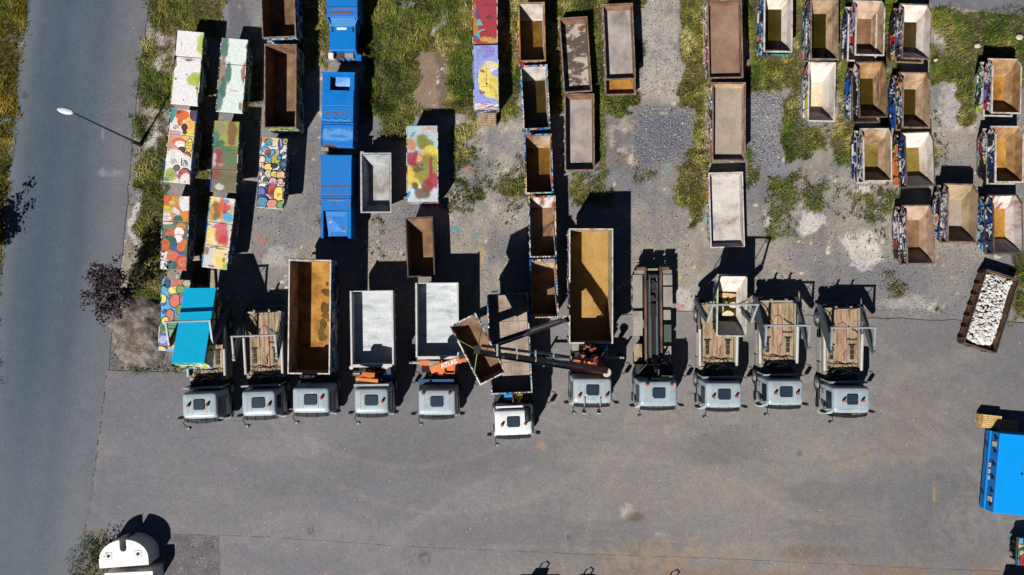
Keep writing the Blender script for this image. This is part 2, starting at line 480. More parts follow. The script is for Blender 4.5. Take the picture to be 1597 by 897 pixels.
# ------------------------------------------------------------------ ground
def vhash(ix, iy, seed):
    h = (ix.astype(np.int64) * 374761393 + iy.astype(np.int64) * 668265263 + seed * 1442695041) & 0x7fffffff
    h = ((h ^ (h >> 13)) * 1274126177) & 0x7fffffff
    return ((h ^ (h >> 16)) & 0xffff) / 65535.0
def vnoise(x, y, seed):
    ix, iy = np.floor(x), np.floor(y)
    fx, fy = x - ix, y - iy
    fx, fy = fx * fx * (3 - 2 * fx), fy * fy * (3 - 2 * fy)
    a, b = vhash(ix, iy, seed), vhash(ix + 1, iy, seed)
    c, d = vhash(ix, iy + 1, seed), vhash(ix + 1, iy + 1, seed)
    return (a * (1 - fx) + b * fx) * (1 - fy) + (c * (1 - fx) + d * fx) * fy
def fbm(x, y, sc, seed, oct=5, gain=0.55):
    t, a, n = 0.0, 1.0, 0.0
    for k in range(oct):
        t = t + a * vnoise(x * sc * 2 ** k + 17.3 * k, y * sc * 2 ** k - 9.1 * k, seed + k); n += a; a *= gain
    return t / n
def sstep(v, a, b):
    t = np.clip((v - a) / (b - a), 0, 1)
    return t * t * (3 - 2 * t)
def rect(px, py, x0, y0, x1, y1, s=14):
    return np.minimum(np.minimum(sstep(px, x0 - s, x0 + s), 1 - sstep(px, x1 - s, x1 + s)),
                      np.minimum(sstep(py, y0 - s, y0 + s), 1 - sstep(py, y1 - s, y1 + s)))
def ell(px, py, cx, cy, rx, ry):
    return np.clip(1.3 - np.sqrt(((px - cx) / rx) ** 2 + ((py - cy) / ry) ** 2), 0, 1)

# (x0, y0, x1, y1, amount, softness) where the grass stands, as surveyed
GRASS = [(-600, -700, 44, 60, 1.0, 8), (-600, 50, 30, 190, 1.0, 8), (-600, 180, 20, 300, 1.0, 8), (-600, 290, 2, 1500, 1.0, 8),
         (232, -700, 350, 60, 1.0, 10), (216, 55, 275, 180, .85, 12), (205, 175, 262, 330, .92, 12), (203, 320, 262, 470, 1.0, 12), (180, 462, 205, 520, .6, 9),
         (300, 60, 330, 440, .75, 12), (375, 40, 410, 190, .5, 12), (318, -60, 352, 40, .9, 8), (385, -60, 402, 60, .5, 8), (178, 566, 290, 582, .8, 5),
         (466, -700, 512, 112, .8, 8), (560, -700, 740, 185, 1.05, 14), (580, 150, 645, 212, .9, 10), (695, 170, 740, 300, .62, 14), (776, -700, 812, 190, .95, 10),
         (700, 190, 720, 330, .5, 12), (735, 250, 830, 310, .6, 16), (850, -700, 1000, 170, 1.0, 10), (925, 150, 945, 285, .9, 8), (885, 260, 945, 320, .7, 12),
         (940, 140, 990, 190, .7, 10), (1055, -700, 1105, 320, .95, 8), (1068, 230, 1098, 360, .72, 10), (985, 255, 1015, 280, .5, 10), (1160, -700, 1330, 150, 1.0, 12),
         (1215, 130, 1262, 255, .95, 10), (1300, 60, 1340, 260, .95, 10), (1160, 230, 1185, 300, .9, 8), (1225, 195, 1290, 235, .8, 12), (1190, 265, 1245, 370, .55, 14),
         (1250, 275, 1292, 335, .6, 12), (1305, 290, 1400, 345, .6, 14), (1370, -10, 1410, 200, .8, 10), (1450, 15, 1700, 130, 1.05, 14), (1490, 100, 1530, 200, .9, 14),
         (1455, 150, 1470, 260, .8, 10), (1480, 190, 1510, 240, .5, 10), (1388, 442, 1412, 462, .65, 8), (1380, 370, 1400, 395, .6, 6), (1575, 380, 1700, 500, .5, 14),
         (1450, -700, 2400, 8, .0, 8), (560, -700, 2600, -40, .9, 20), (1700, -100, 2600, 900, .9, 20)]
BARE = [(650, 84, 694, 176, .9, 8), (700, 168, 735, 190, .5, 8), (1003, -60, 1058, 150, 1.2, 8), (988, 165, 1080, 256, 1.5, 6), (945, 182, 990, 262, 1.0, 8), (612, 0, 640, 30, .5, 10), (682, 10, 700, 50, .4, 8),
        (1172, 140, 1220, 262, 1.3, 8), (1458, 130, 1490, 230, .9, 10), (1462, 50, 1482, 90, .6, 8), (352, -700, 386, 70, 1.2, 6), (386, -60, 410, 40, .7, 6), (172, 470, 262, 578, 1.2, 8), (228, 30, 262, 110, .35, 12), (210, 190, 245, 250, .45, 12), (200, 300, 218, 400, .6, 6)]
def warp(px, py, amp=11):
    x, y = px / 25.06, py / 25.06
    return px + (fbm(x, y, .7, 301, 4, .6) - .5) * 2 * amp * 1.6, py + (fbm(x, y, .7, 311, 4, .6) - .5) * 2 * amp * 1.6
def grass_map(px, py):
    px, py = warp(px, py, 9)
    g = np.zeros_like(px)
    for x0, y0, x1, y1, a, s in GRASS:
        g = np.maximum(g, a * rect(px, py, x0, y0, x1, y1, s * 1.3) * 1.12)
    for x0, y0, x1, y1, a, s in BARE:
        g = g - a * rect(px, py, x0, y0, x1, y1, s)
    x, y = px / 25.06, py / 25.06
    n = 0.55 * fbm(x, y, 0.55, 11, 5, 0.62) + 0.45 * fbm(x, y, 2.0, 31, 4, .65)
    return sstep(np.clip(g, 0, 1.05) + (n - 0.5) * 2.3, 0.42, 0.78) * (g > 0.02)
def mixc(c, k, col):
    k = k[..., None]
    return c * (1 - k) + np.array(col[:3]) * k
def ground_color(px, py):
    x, y = px / 25.06, py / 25.06
    n1, n2, n3 = fbm(x, y, 0.35, 3), fbm(x, y, 1.4, 5), fbm(x, y, 4.0, 8, 4)
    c = np.zeros(px.shape + (3,)) + np.array(C(138, 134, 132)[:3])
    c = mixc(c, sstep(n1, .48, .68) * .8, C(164, 154, 142))
    c = mixc(c, sstep(n1, .5, .32) * .7, C(116, 116, 124))
    c = mixc(c, sstep(n2, .52, .75) * .5, C(142, 122, 100))
    qx, qy = px, py
    px, py = warp(px, py, 10)
    # north half of the yard is paler and dustier, south is greyer
    c = mixc(c, rect(px, py, 690, 170, 820, 360, 30) * sstep(n2, .3, .6) * .7, C(176, 166, 154))
    c = mixc(c, rect(px, py, 1003, -60, 1058, 150, 10) * .8 * sstep(n2, .25, .5), C(178, 170, 162))
    c = mixc(c, rect(px, py, 988, 165, 1080, 256, 16) * .95, C(108, 109, 124))
    c = mixc(c, rect(px, py, 1172, 140, 1220, 265, 18) * .9, C(140, 140, 150))
    c = mixc(c, rect(px, py, 1235, 140, 1262, 200, 8) * .9, C(128, 132, 142))
    c = mixc(c, rect(px, py, 945, 180, 990, 262, 8) * sstep(n3, .35, .6) * .9, C(118, 100, 84))
    c = mixc(c, rect(px, py, 945, 180, 990, 262, 8) * sstep(n2, .5, .65) * .8, C(178, 168, 156))
    c = mixc(c, rect(px, py, 650, 84, 694, 180, 5) * .8, C(140, 118, 98))
    c = mixc(c, rect(px, py, 682, 84, 694, 180, 3) * .6, C(92, 80, 70))
    c = mixc(c, rect(px, py, 354, -700, 385, 62, 4) * .9, C(104, 104, 112))
    c = mixc(c, rect(px, py, 1010, 230, 1065, 420, 16) * .5 * sstep(n2, .3, .6), C(152, 144, 136))
    for cx, cy, rx, ry, a in [(1268, 345, 26, 18, 1), (1340, 372, 30, 22, 1.1), (1350, 400, 26, 26, .9), (1345, 298, 18, 8, 1), (1262, 290, 16, 8, .8), (1190, 345, 10, 12, .8),
                              (1240, 240, 20, 6, .5), (1420, 470, 60, 12, .35), (1460, 478, 20, 10, .5), (660, 390, 30, 10, .4), (430, 400, 26, 22, .4), (1480, 60, 20, 10, .7), (240, 90, 16, 40, .6), (232, 215, 18, 22, .7), (208, 350, 6, 40, .9), (1500, 160, 40, 50, .5), (1070, 470, 18, 22, .6)]:
        c = mixc(c, sstep(ell(px, py, cx, cy, rx, ry) + (n2 - .5) * .9 + (n3 - .5) * .7, .28, .62) * min(a, 1) * .85, C(210, 203, 197))
    c = mixc(c, rect(px, py, 168, 462, 265, 580, 8) * .8, C(112, 106, 102))
    for cx, cy, rx, ry, col in [(727, 244, 9, 6, C(110, 130, 180)), (726, 262, 5, 9, C(190, 120, 100)), (407, 375, 7, 8, C(176, 110, 104)), (404, 392, 5, 6, C(170, 104, 104)), (745, 395, 3, 26, C(190, 176, 70)), (744, 400, 4, 8, C(196, 190, 60)),
                                (1062, 437, 4, 6, C(190, 186, 60)), (1064, 480, 8, 6, C(210, 130, 150)), (868, 508, 9, 5, C(205, 110, 110)), (742, 366, 6, 4, C(60, 150, 170)), (708, 366, 6, 4, C(60, 150, 170)), (744, 405, 2, 18, C(180, 90, 130)), (772, 366, 12, 8, C(158, 120, 112)), (1033, 262, 12, 10, C(120, 160, 140))]:
        c = mixc(c, np.clip(ell(px, py, cx, cy, rx, ry) * 1.6, 0, 1) * sstep(n3, .36, .55) * .8, col)
    # wheel tracks running up the yard
    for tx in (1150, 1178, 1290, 1315, 1030, 1052, 745, 775):
        wob = (fbm(x * 0, y, .12, tx) - .5) * 40
        c = mixc(c, (np.clip(1 - np.abs(px - tx - wob) / 9, 0, 1)) * rect(px, py, 700, 240, 1500, 520, 30) * .28, C(104, 102, 102))
    g = grass_map(qx, qy)
    gc = np.zeros_like(c) + np.array(C(88, 80, 50)[:3])
    gc = mixc(gc, sstep(n2, .42, .7) * .5, C(136, 124, 88))
    gc = mixc(gc, sstep(n3, .5, .75) * .6, C(82, 80, 40))
    gc = mixc(gc, (px < 60) * .5 * np.ones_like(px), C(92, 82, 22))
    c = c * (1 - g[..., None]) + gc * g[..., None]
    c = c * (0.86 + 0.28 * n3)[..., None]
    return c, g

def grid_mesh(name, X, Y, Z, col, mat, extra=None):
    ny, nx = X.shape
    me = bpy.data.meshes.new(name)
    co = np.stack([X, Y, Z], -1).reshape(-1, 3)
    i = np.arange(nx * ny).reshape(ny, nx)
    q = np.stack([i[:-1, :-1], i[:-1, 1:], i[1:, 1:], i[1:, :-1]], -1).reshape(-1, 4)
    me.vertices.add(len(co)); me.vertices.foreach_set('co', co.ravel())
    me.loops.add(q.size); me.loops.foreach_set('vertex_index', q.ravel())
    me.polygons.add(len(q)); me.polygons.foreach_set('loop_start', np.arange(0, q.size, 4))
    me.polygons.foreach_set('use_smooth', np.ones(len(q), bool))
    me.update(); me.validate()
    if col is not None:
        at = me.color_attributes.new('Col', 'FLOAT_COLOR', 'POINT')
        at.data.foreach_set('color', np.concatenate([col.reshape(-1, 3), np.ones((len(co), 1))], 1).ravel().astype(np.float32))
    me.materials.append(mat)
    return link(name, me)

def ground_mat(name, grain, gscale, rough=0.95, specks=0.0, bs=0.4):
    m = NT(name); co = m.obj()
    a = m.n('Attribute', {'attribute_name': 'Col'}).outputs['Color']
    f = m.noise(co, gscale, 3, rough=0.75)
    f2 = m.noise(co, gscale * 0.22, 5, rough=0.7)
    c = m.mix(grain, a, m.ramp(f, [(0.32, (0.12, 0.12, 0.12, 1)), (0.68, (0.9, 0.9, 0.9, 1))]), 'OVERLAY')
    c = m.mix(grain * .7, c, m.ramp(f2, [(0.3, (0.25, 0.25, 0.25, 1)), (0.7, (0.78, 0.78, 0.78, 1))]), 'OVERLAY')
    if specks:
        v = m.n('TexVoronoi'); m.set(v.inputs['Vector'], co); v.inputs['Scale'].default_value = 5.0
        s_ = m.n('SeparateColor'); m.set(s_.inputs[0], v.outputs['Color'])
        k = m.math('MULTIPLY', m.math('LESS_THAN', v.outputs['Distance'], 0.16), m.math('GREATER_THAN', s_.outputs[0], 1 - specks))
        c = m.mix(k, c, m.ramp(s_.outputs[1], [(0, C(70, 66, 62)), (.5, C(205, 200, 196))], 'CONSTANT'))
    return m.done(c, rough, 0, f, bs, 0.03, 0.2)

def axis(lo, hi, step, far):
    a = np.arange(lo, hi + step / 2, step)
    out = [step * 1.6 ** k for k in range(1, 40)]
    e = np.cumsum(out); e = e[e < far]
    return np.concatenate([(lo - e)[::-1], a, hi + e])
def to_px(X, Y):
    return 798.5 + X * 25.06, 448.5 - Y * 25.06

ax, ay = axis(-34, 34, 0.125, 900), axis(-3.5, 19.5, 0.125, 900)
X, Y = np.meshgrid(ax, ay)
px, py = to_px(X, Y)
gc, _g = ground_color(px, py)
Z = (fbm(X, Y, 0.5, 77) - 0.5) * 0.05 - 0.035
yard = grid_mesh('ground', X, Y, Z, gc, ground_mat('yard_ground', 0.5, 24.0, specks=0.12))
yard['kind'] = 'structure'

# roads and forecourt: sheets a few millimetres up, each edge a surveyed line
def curve(pts):
    a = np.array(pts, float)
    return lambda t: np.interp(t, a[:, 0], a[:, 1])
Lf = curve([(-2500, 360), (-400, 95), (0, 45), (120, 30), (290, 13), (440, -2), (900, -40), (3000, -300)])
Rf = curve([(-2500, 548), (-400, 283), (0, 233), (160, 212), (290, 200), (400, 190), (490, 178), (577, 168), (680, 155), (790, 140), (897, 118), (1100, 90), (3000, -110)])
ys = np.concatenate([np.linspace(-2500, -120, 30), np.arange(-100, 1000, 3.2), np.linspace(1010, 3000, 30)])
ts = np.linspace(0, 1, 66)
PY, T = np.meshgrid(ys, ts, indexing='ij')
jit = (fbm(PY / 25, PY * 0, 1.1, 91) - .5) * 5
PX = Lf(PY) + (Rf(PY) - Lf(PY)) * T
PX = PX + np.where(T > .99, jit, 0) + np.where(T < .01, jit[::-1], 0)
Xr, Yr = (PX - 798.5) / 25.06, -(PY - 448.5) / 25.06
n1, n2 = fbm(Xr, Yr * .25, .5, 41), fbm(Xr, Yr, 1.8, 43)
rc = np.zeros(PX.shape + (3,)) + np.array(C(82, 94, 106)[:3])
rc = mixc(rc, sstep(T, .55, .95) * .85, C(116, 115, 120))
rc = mixc(rc, (1 - sstep(T, .02, .16)) * .6, C(112, 118, 124))
rc = mixc(rc, np.clip(1 - np.abs(T - .33) / .16, 0, 1) * .5, C(62, 80, 98))
rc = mixc(rc, np.clip(1 - np.abs(T - .62) / .1, 0, 1) * .35, C(66, 82, 98))
rc = mixc(rc, sstep(n1, .5, .75) * .4, C(92, 104, 116))
rc = mixc(rc, sstep(PY, 480, 800) * .45, C(112, 118, 124))
rc = mixc(rc, np.clip(ell(PX, PY, 39, 149, 5, 6) * 2, 0, 1) * .6, C(66, 68, 72))
for (ex, ey, rx, ry) in [(160, 235, 3, 42), (176, 270, 18, 5), (157, 275, 6, 10)]:
    rc = mixc(rc, np.clip(ell(PX, PY, ex, ey, rx, ry) * 1.5, 0, 1) * sstep(n2, .4, .6) * .5, C(150, 146, 150))
rc = rc * (0.9 + .2 * n2)[..., None]
road = grid_mesh('road', Xr, Yr, np.zeros_like(Xr) + 0.004, rc, ground_mat('road_asphalt', 0.42, 26.0, 0.9, bs=0.25))
road['kind'] = 'structure'

Tf = curve([(-400, 577), (168, 577), (290, 581), (445, 540), (640, 515), (860, 500), (1075, 485), (1360, 496), (1597, 503), (3500, 540)])
xs = np.concatenate([np.arange(100, 1720, 3.4), np.linspace(1730, 3500, 30)])
tt = np.concatenate([np.linspace(0, 460, 136), np.linspace(480, 3000, 24)])
PX, D = np.meshgrid(xs, tt)
jit = (fbm(PX / 25, PX * 0, 1.3, 95) - .5) * 4
PY = Tf(PX) + D + np.where(D < 1, jit, 0)
PX = np.maximum(PX, Rf(PY) - 1.5)                      # butts against the road
Xf, Yf = (PX - 798.5) / 25.06, -(PY - 448.5) / 25.06
n1, n2, n3 = fbm(Xf * .5, Yf * 1.3, .3, 51), fbm(Xf, Yf, 1.1, 53), fbm(Xf, Yf, 3.5, 57, 4)
fc = np.zeros(PX.shape + (3,)) + np.array(C(122, 120, 126)[:3])
fc = mixc(fc, sstep(PX, 600, 1050) * (1 - sstep(PX, 1300, 1500)) * .6, C(144, 137, 131))
fc = mixc(fc, sstep(PX, 1250, 1480) * .8, C(117, 115, 116))
fc = mixc(fc, sstep(PX, 330, 150) * .55, C(108, 110, 120))
fc = mixc(fc, sstep(n1, .5, .75) * .35, C(150, 144, 140))
fc = mixc(fc, sstep(n1, .48, .28) * .5, C(108, 106, 110))
fc = mixc(fc, sstep(n2 * .5 + n1 * .5, .52, .7) * .4 * sstep(PX, 700, 1100) * (1 - .6 * sstep(PX, 1350, 1500)), C(152, 138, 120))
fc = mixc(fc, sstep(n2, .46, .28) * .35, C(122, 126, 122))
fc = mixc(fc, sstep(fbm(Xf * .35, Yf * 1.6, 1.0, 87), .56, .72) * .32 * sstep(PX, 800, 1100) * sstep(PY, 640, 760), C(160, 142, 122))
fc = mixc(fc, sstep(PY, 860, 905) * rect(PX, PY, 850, 830, 1600, 2000, 40) * sstep(n2, .35, .6) * .6, C(140, 112, 84))
for cx, cy, r_, wd, a in [(1240, 880, 330, 9, 0.25), (1240, 880, 362, 8, 0.22), (950, 1050, 420, 8, 0.23), (950, 1050, 455, 8, 0.20), (700, 560, 300, 8, 0.22), (640, 520, 260, 7, 0.20), (1000, 420, 330, 7, 0.22), (1000, 420, 301, 7, 0.20), (1250, 540, 231, 6, 0.22), (420, 520, 251, 6, 0.20), (820, 1300, 560, 8, 0.22), (1500, 800, 120, 10, 0.14), (300, 700, 190, 10, 0.17)]:
    d = np.abs(np.sqrt((PX - cx) ** 2 + ((PY - cy) * 1.25) ** 2) - r_)
    fc = mixc(fc, np.clip(1 - d / wd, 0, 1) * a * sstep(n2, .3, .55), C(96, 94, 98) if int(r_) % 2 else C(164, 156, 148))
for cx, cy, rx, ry, col, a in [(978, 797, 12, 11, C(186, 176, 164), .7), (990, 806, 14, 8, C(104, 86, 70), .8), (1025, 834, 16, 2, C(180, 176, 170), .4), (845, 697, 8, 7, C(166, 136, 112), .8), (484, 826, 5, 8, C(84, 74, 70), .8), (662, 870, 10, 9, C(84, 72, 66), .8), (888, 838, 4, 5, C(80, 76, 74), .8),
                               (1247, 707, 5, 5, C(98, 96, 96), .8), (1270, 862, 60, 12, C(112, 92, 72), .6), (1500, 820, 44, 38, C(140, 136, 131), .45), (1457, 770, 3, 16, C(164, 140, 96), .8), (505, 897, 5, 6, C(196, 130, 130), .9), (1465, 745, 8, 5, C(98, 98, 98), .6), (1080, 850, 16, 20, C(160, 136, 112), .5),
                               (1015, 870, 80, 26, C(158, 136, 112), .5), (1420, 660, 40, 60, C(136, 120, 116), .5), (150, 660, 6, 90, C(140, 130, 120), .5), (1085, 600, 3, 4, C(80, 60, 60), .7), (1080, 614, 8, 3, C(96, 90, 88), .7)]:
    fc = mixc(fc, np.clip(ell(PX, PY, cx, cy, rx, ry) * 1.7, 0, 1) * sstep(n3, .3, .52) * a, col)
fc = fc * (0.88 + .24 * n3)[..., None]
fore = grid_mesh('forecourt', Xf, Yf, np.zeros_like(Xf) + 0.008, fc, ground_mat('forecourt_asphalt', 0.45, 26.0, 0.9, specks=0.05, bs=0.25))
fore['kind'] = 'structure'

def sheet(name, pts, z, mat):
    o = MB().poly([((x - 798.5) / 25.06, -(y - 448.5) / 25.06, z) for x, y in pts]).build(name, mat)
    o['kind'] = 'structure'
    return o
def flatmat(name, c1, c2, grain=0.5, sc=20, specks=None):
    m = NT(name); co = m.obj()
    n = m.noise(co, 1.2, 7, rough=.65)
    f = m.noise(co, sc, 3, rough=.75)
    c = m.mix(m.step(n, .35, .65), c1, c2)
    c = m.mix(grain, c, m.ramp(f, [(.3, (.15, .15, .15, 1)), (.7, (.88, .88, .88, 1))]), 'OVERLAY')
    if specks:
        k = m.math('MULTIPLY', m.step(m.noise(co, 9, 3, rough=.8), .6, .66), m.step(m.noise(co, .9, 3), .4, .6))
        c = m.mix(k, c, specks)
    return m.done(c, .93, 0, f, .4, .02, .2)
sheet('side_road', [(1410, -6), (1470, 8), (1540, 19), (1610, 27), (2200, 110), (2200, -300), (1410, -120)], 0.005, flatmat('side_road_asphalt', C(104, 104, 112), C(122, 120, 126), .4))
sheet('asphalt_patch', [(262, 832), (300, 834), (341, 836), (344, 870), (341, 990), (240, 990)], 0.012, flatmat('patch_asphalt', C(98, 96, 98), C(118, 114, 116), .6, 20, C(196, 192, 190)))
sheet('gravel_corner', [(128, 829), (160, 825), (172, 840), (168, 862), (140, 880), (116, 905), (108, 960), (250, 990), (255, 880), (240, 850), (180, 850)], 0.0125, flatmat('corner_gravel', C(96, 88, 74), C(124, 116, 104), .8))
crk = MB()
line = curve([(290, 833), (420, 838), (640, 853), (900, 864), (1120, 871), (1300, 880), (1597, 893), (1800, 900)])
x = 292.0
while x < 1780:
    l = rnd.uniform(6, 26); wd = rnd.uniform(.15, .5)
    if rnd.random() < .86:
        a, b = (x, line(x) + rnd.uniform(-.5, .5)), (x + l, line(x + l) + rnd.uniform(-.5, .5))
        crk.poly([((u - 798.5) / 25.06, -(v - 448.5) / 25.06, 0.0125) for u, v in ((a[0], a[1] - wd), (b[0], b[1] - wd * .6), (b[0], b[1] + wd * .6), (a[0], a[1] + wd))])
    x += l * rnd.uniform(.8, 1.1)
for t0, t1, f0 in [(600, 900, Rf)]:
    y = t0
    while y < 897:
        l = rnd.uniform(6, 20); wd = rnd.uniform(.3, .9)
        if rnd.random() < .7:
            crk.poly([((u - 798.5) / 25.06, -(v - 448.5) / 25.06, 0.0128) for u, v in ((f0(y) - wd, y), (f0(y) + wd, y), (f0(y + l) + wd, y + l), (f0(y + l) - wd, y + l))])
        y += l
o = crk.build('pavement_joint', flatmat('joint_tar', C(92, 78, 70), C(116, 98, 82), .4)); o['kind'] = 'structure'
# ------------------------------------------------------------------ lid paintings
def clip(poly, x0, x1, y0, y1):
    for ax_, lim, sg in ((0, x0, 1), (0, x1, -1), (1, y0, 1), (1, y1, -1)):
        out = []
        for i in range(len(poly)):
            a, b = poly[i - 1], poly[i]
            ia, ib = (a[ax_] - lim) * sg >= 0, (b[ax_] - lim) * sg >= 0
            if ia != ib:
                t = (lim - a[ax_]) / (b[ax_] - a[ax_])
                out.append((a[0] + (b[0] - a[0]) * t, a[1] + (b[1] - a[1]) * t))
            if ib: out.append(b)
        poly = out
        if len(poly) < 3: return []
    return poly

class Mural:
    """flat shapes of paint in lid coordinates: u across (0-1), v from the north end (0-1)"""
    def __init__(s, seed=1):
        s.sh = []; s.r = random.Random(seed)
    def poly(s, pts, col):
        s.sh.append(('p', pts, col)); return s
    def blob(s, u, v, ru, rv, col, rot=0, jit=.18, n=16, out=None, ow=.05):
        s.sh.append(('b', (u, v, ru, rv, rot, [1 + s.r.uniform(-jit, jit) for _ in range(n)], n, out, ow), col)); return s
    def stroke(s, pts, w, col):
        s.sh.append(('s', (pts, w), col)); return s
    def spiral(s, u, v, r, turns, w, col, ph=0):
        s.sh.append(('q', (u, v, r, turns, w, ph), col)); return s
    soft = False
    def polys(s, Wd, L):
        def tr(u, v): return ((u - .5) * Wd, (.5 - v) * L)
        for k, d, col in s.sh:
            if s.soft and k == 'b': continue
            if k == 'p':
                yield [tr(*q) for q in d], col
            elif k == 'b':
                u, v, ru, rv, rot, js, n, out, ow = d
                cx, cy = tr(u, v)
                for scale, cc in (((1, out), (0, col)) if out else ((0, col),)):
                    pts = []
                    for i in range(n):
                        a = 2 * math.pi * i / n
                        jj = (js[i] + js[i - 1] + js[(i + 1) % n]) / 3
                        x, y = math.cos(a) * (ru * Wd * jj + scale * ow), math.sin(a) * (rv * Wd * jj + scale * ow)
                        pts.append((cx + x * math.cos(rot) - y * math.sin(rot), cy + x * math.sin(rot) + y * math.cos(rot)))
                    yield pts, cc
            else:
                if k == 's':
                    pts, w = d; pts = [tr(*q) for q in pts]
                else:
                    u, v, r, turns, w, ph = d; cx, cy = tr(u, v); n = int(turns * 14)
                    pts = [(cx + math.cos(ph + i / 14 * 2 * math.pi) * r * Wd * (1 - i / n), cy + math.sin(ph + i / 14 * 2 * math.pi) * r * Wd * (1 - i / n)) for i in range(n)]
                for a, b in zip(pts, pts[1:]):
                    dx, dy = b[0] - a[0], b[1] - a[1]; l = math.hypot(dx, dy) or 1
                    nx, ny = -dy / l * w / 2, dx / l * w / 2; ex, ey = dx / l * w * .3, dy / l * w * .3
                    yield [(a[0] + nx - ex, a[1] + ny - ey), (b[0] + nx + ex, b[1] + ny + ey), (b[0] - nx + ex, b[1] - ny + ey), (a[0] - nx - ex, a[1] - ny - ey)], col
    def doodles(s, n, pal, vr=(0, 1), size=(.08, .2), out=BK, ow=.035):
        for _ in range(n):
            u, v = s.r.uniform(0, 1), s.r.uniform(*vr)
            a = s.r.uniform(*size)
            c = s.r.choice(pal)
            s.blob(u, v, a, a * s.r.uniform(.6, 1.6), c, s.r.uniform(0, 3), .3, 12, out, ow)
            t = s.r.random()
            if t < .4: s.spiral(u, v, a * .7, 2.2, .045, s.r.choice([out or BK, WH, NV]), s.r.uniform(0, 6))
            elif t < .6: s.blob(u, v, a * .4, a * .4, s.r.choice(pal), 0, .1, 9, out, .02)
            elif t < .75:
                for q in range(3): s.stroke([(u - a * .4, v + (q - 1) * .012), (u + a * .4, v + (q - 1) * .012)], .03, out or BK)
        return s

def soft_paint(name, mu, Wd, L, base, warp=.5, rust=.25):
    """the smeared blobs of a weathered painting as one material: soft-edged, noise-torn spots of colour"""
    m = NT(name); co = m.obj(); w = m.rand()
    n1 = m.noise(co, 2.2, 8, rough=.72, out=1)
    a = m.n('VectorMath', {'operation': 'SUBTRACT'}); m.set(a.inputs[0], n1); a.inputs[1].default_value = (.5, .5, .5)
    s_ = m.n('VectorMath', {'operation': 'SCALE'}); m.set(s_.inputs[0], a.outputs[0]); s_.inputs['Scale'].default_value = warp
    wv = m.n('VectorMath', {'operation': 'ADD'}); m.set(wv.inputs[0], co); m.set(wv.inputs[1], s_.outputs[0])
    fine = m.noise(co, 10, 7, rough=.75)
    c = base
    for k, d, col in mu.sh:
        if k != 'b': continue
        u, v, ru, rv, rot, js, n, out, ow = d
        mp = m.n('Mapping', {'vector_type': 'TEXTURE'}); m.set(mp.inputs[0], wv.outputs[0])
        mp.inputs[1].default_value = ((u - .5) * Wd, (.5 - v) * L, 0); mp.inputs[2].default_value = (0, 0, rot)
        mp.inputs[3].default_value = (max(ru * Wd, .03), max(rv * Wd, .03), 100)
        ln = m.n('VectorMath', {'operation': 'LENGTH'}); m.set(ln.inputs[0], mp.outputs[0])
        f = m.math('SUBTRACT', ln.outputs['Value'], m.math('MULTIPLY', m.math('SUBTRACT', fine, .5), .9))
        c = m.mix(m.math('MULTIPLY', m.math('SUBTRACT', 1.0, m.step(f, .75, 1.15)), .9), c, col)
    c = m.mix(.5, c, m.ramp(fine, [(.3, (.2, .2, .2, 1)), (.7, (.84, .84, .84, 1))]), 'OVERLAY')
    r = m.noise(co, 2.0, 9, w, .74, .4)
    c = m.mix(m.step(r, .72 - .25 * rust, .8 - .25 * rust), c, m.mix(fine, RUST2, RUST))
    return m.done(c, .55, 0, fine, .08)

def mural_mesh(mu, Wd, L, v0, v1, z, inset=.02):
    mb = MB(); y1, y0 = (.5 - v0) * L - inset, (.5 - v1) * L + inset
    k = 0
    for pts, col in mu.polys(Wd, L):
        q = clip(pts, -Wd / 2 + inset, Wd / 2 - inset, y0, y1)
        if len(q) >= 3:
            area = sum(q[i - 1][0] * q[i][1] - q[i][0] * q[i - 1][1] for i in range(len(q)))
            if abs(area) < 1e-4: continue
            if area < 0: q = q[::-1]
            mb.poly([(x, y, z + .0015 + k * .0004) for x, y in q], 0, col); k += 1
    return mb if k else None

# ------------------------------------------------------------------ containers
def skip_shell(w, l, h, sN, sS, cut=0.0, tap=.14, drop=.62, t=.06):
    """a skip: sides straight above, drawn in below; both ends sloping; north corners may be cut lower"""
    W2, L2 = w / 2, l / 2
    zc = h - cut
    def ring(x, yS, yN, zS, zN, c):
        return [(-x, yS, zS), (x, yS, zS), (x, yN - c, zS), (x, yN, zN), (-x, yN, zN), (-x, yN - c, zS)]
    c = .55 if cut else .25
    m = max(.25, h - drop)
    k = m / h
    R0 = ring(W2 - tap, -L2 + sS, L2 - sN, 0, 0, .2)
    R1 = ring(W2, -L2 + sS * (1 - k), L2 - sN * (1 - k), m, m, .3)
    R2 = ring(W2, -L2, L2, h, zc, c)
    R3 = ring(W2 - t, -L2 + t, L2 - t, h, zc, c)
    zf = .16
    R4 = ring(W2 - tap - t, -L2 + sS * .96 + t, L2 - sN * .96 - t, zf, zf, .2)
    Rm = ring(W2 - t - .004, -L2 + sS * (1 - k) + t, L2 - sN * (1 - k) - t, m, m, .3)
    out = MB().loft([R0, R1, R2], 0, False); out.poly(R0[::-1], 0)
    rim = MB()
    n = 6
    rr = [[(p[0] * s_, p[1] * (1 + (s_ - 1) * .4), p[2] + dz) for p in R2] for s_, dz in ((1.025, -.07), (1.025, .004))]
    ri = [[(p[0], p[1], p[2] + dz) for p in R3] for dz in (.004, -.07)]
    rim.loft([rr[0], rr[1], ri[0], ri[1]], 0, False)
    lin_ = MB().loft([R3, Rm, R4], 0, False)
    flo = MB().poly(R4, 0)
    return out, rim, lin_, flo, m

def lugs(root, w, l, h, mat, ys=(-.28, .28)):
    for s in (-1, 1):
        for y in ys:
            MB().cylx((y * l, h * .62), .06, s * (w / 2 - .02), s * (w / 2 + .1), 10).build('lifting_lug', mat, root)

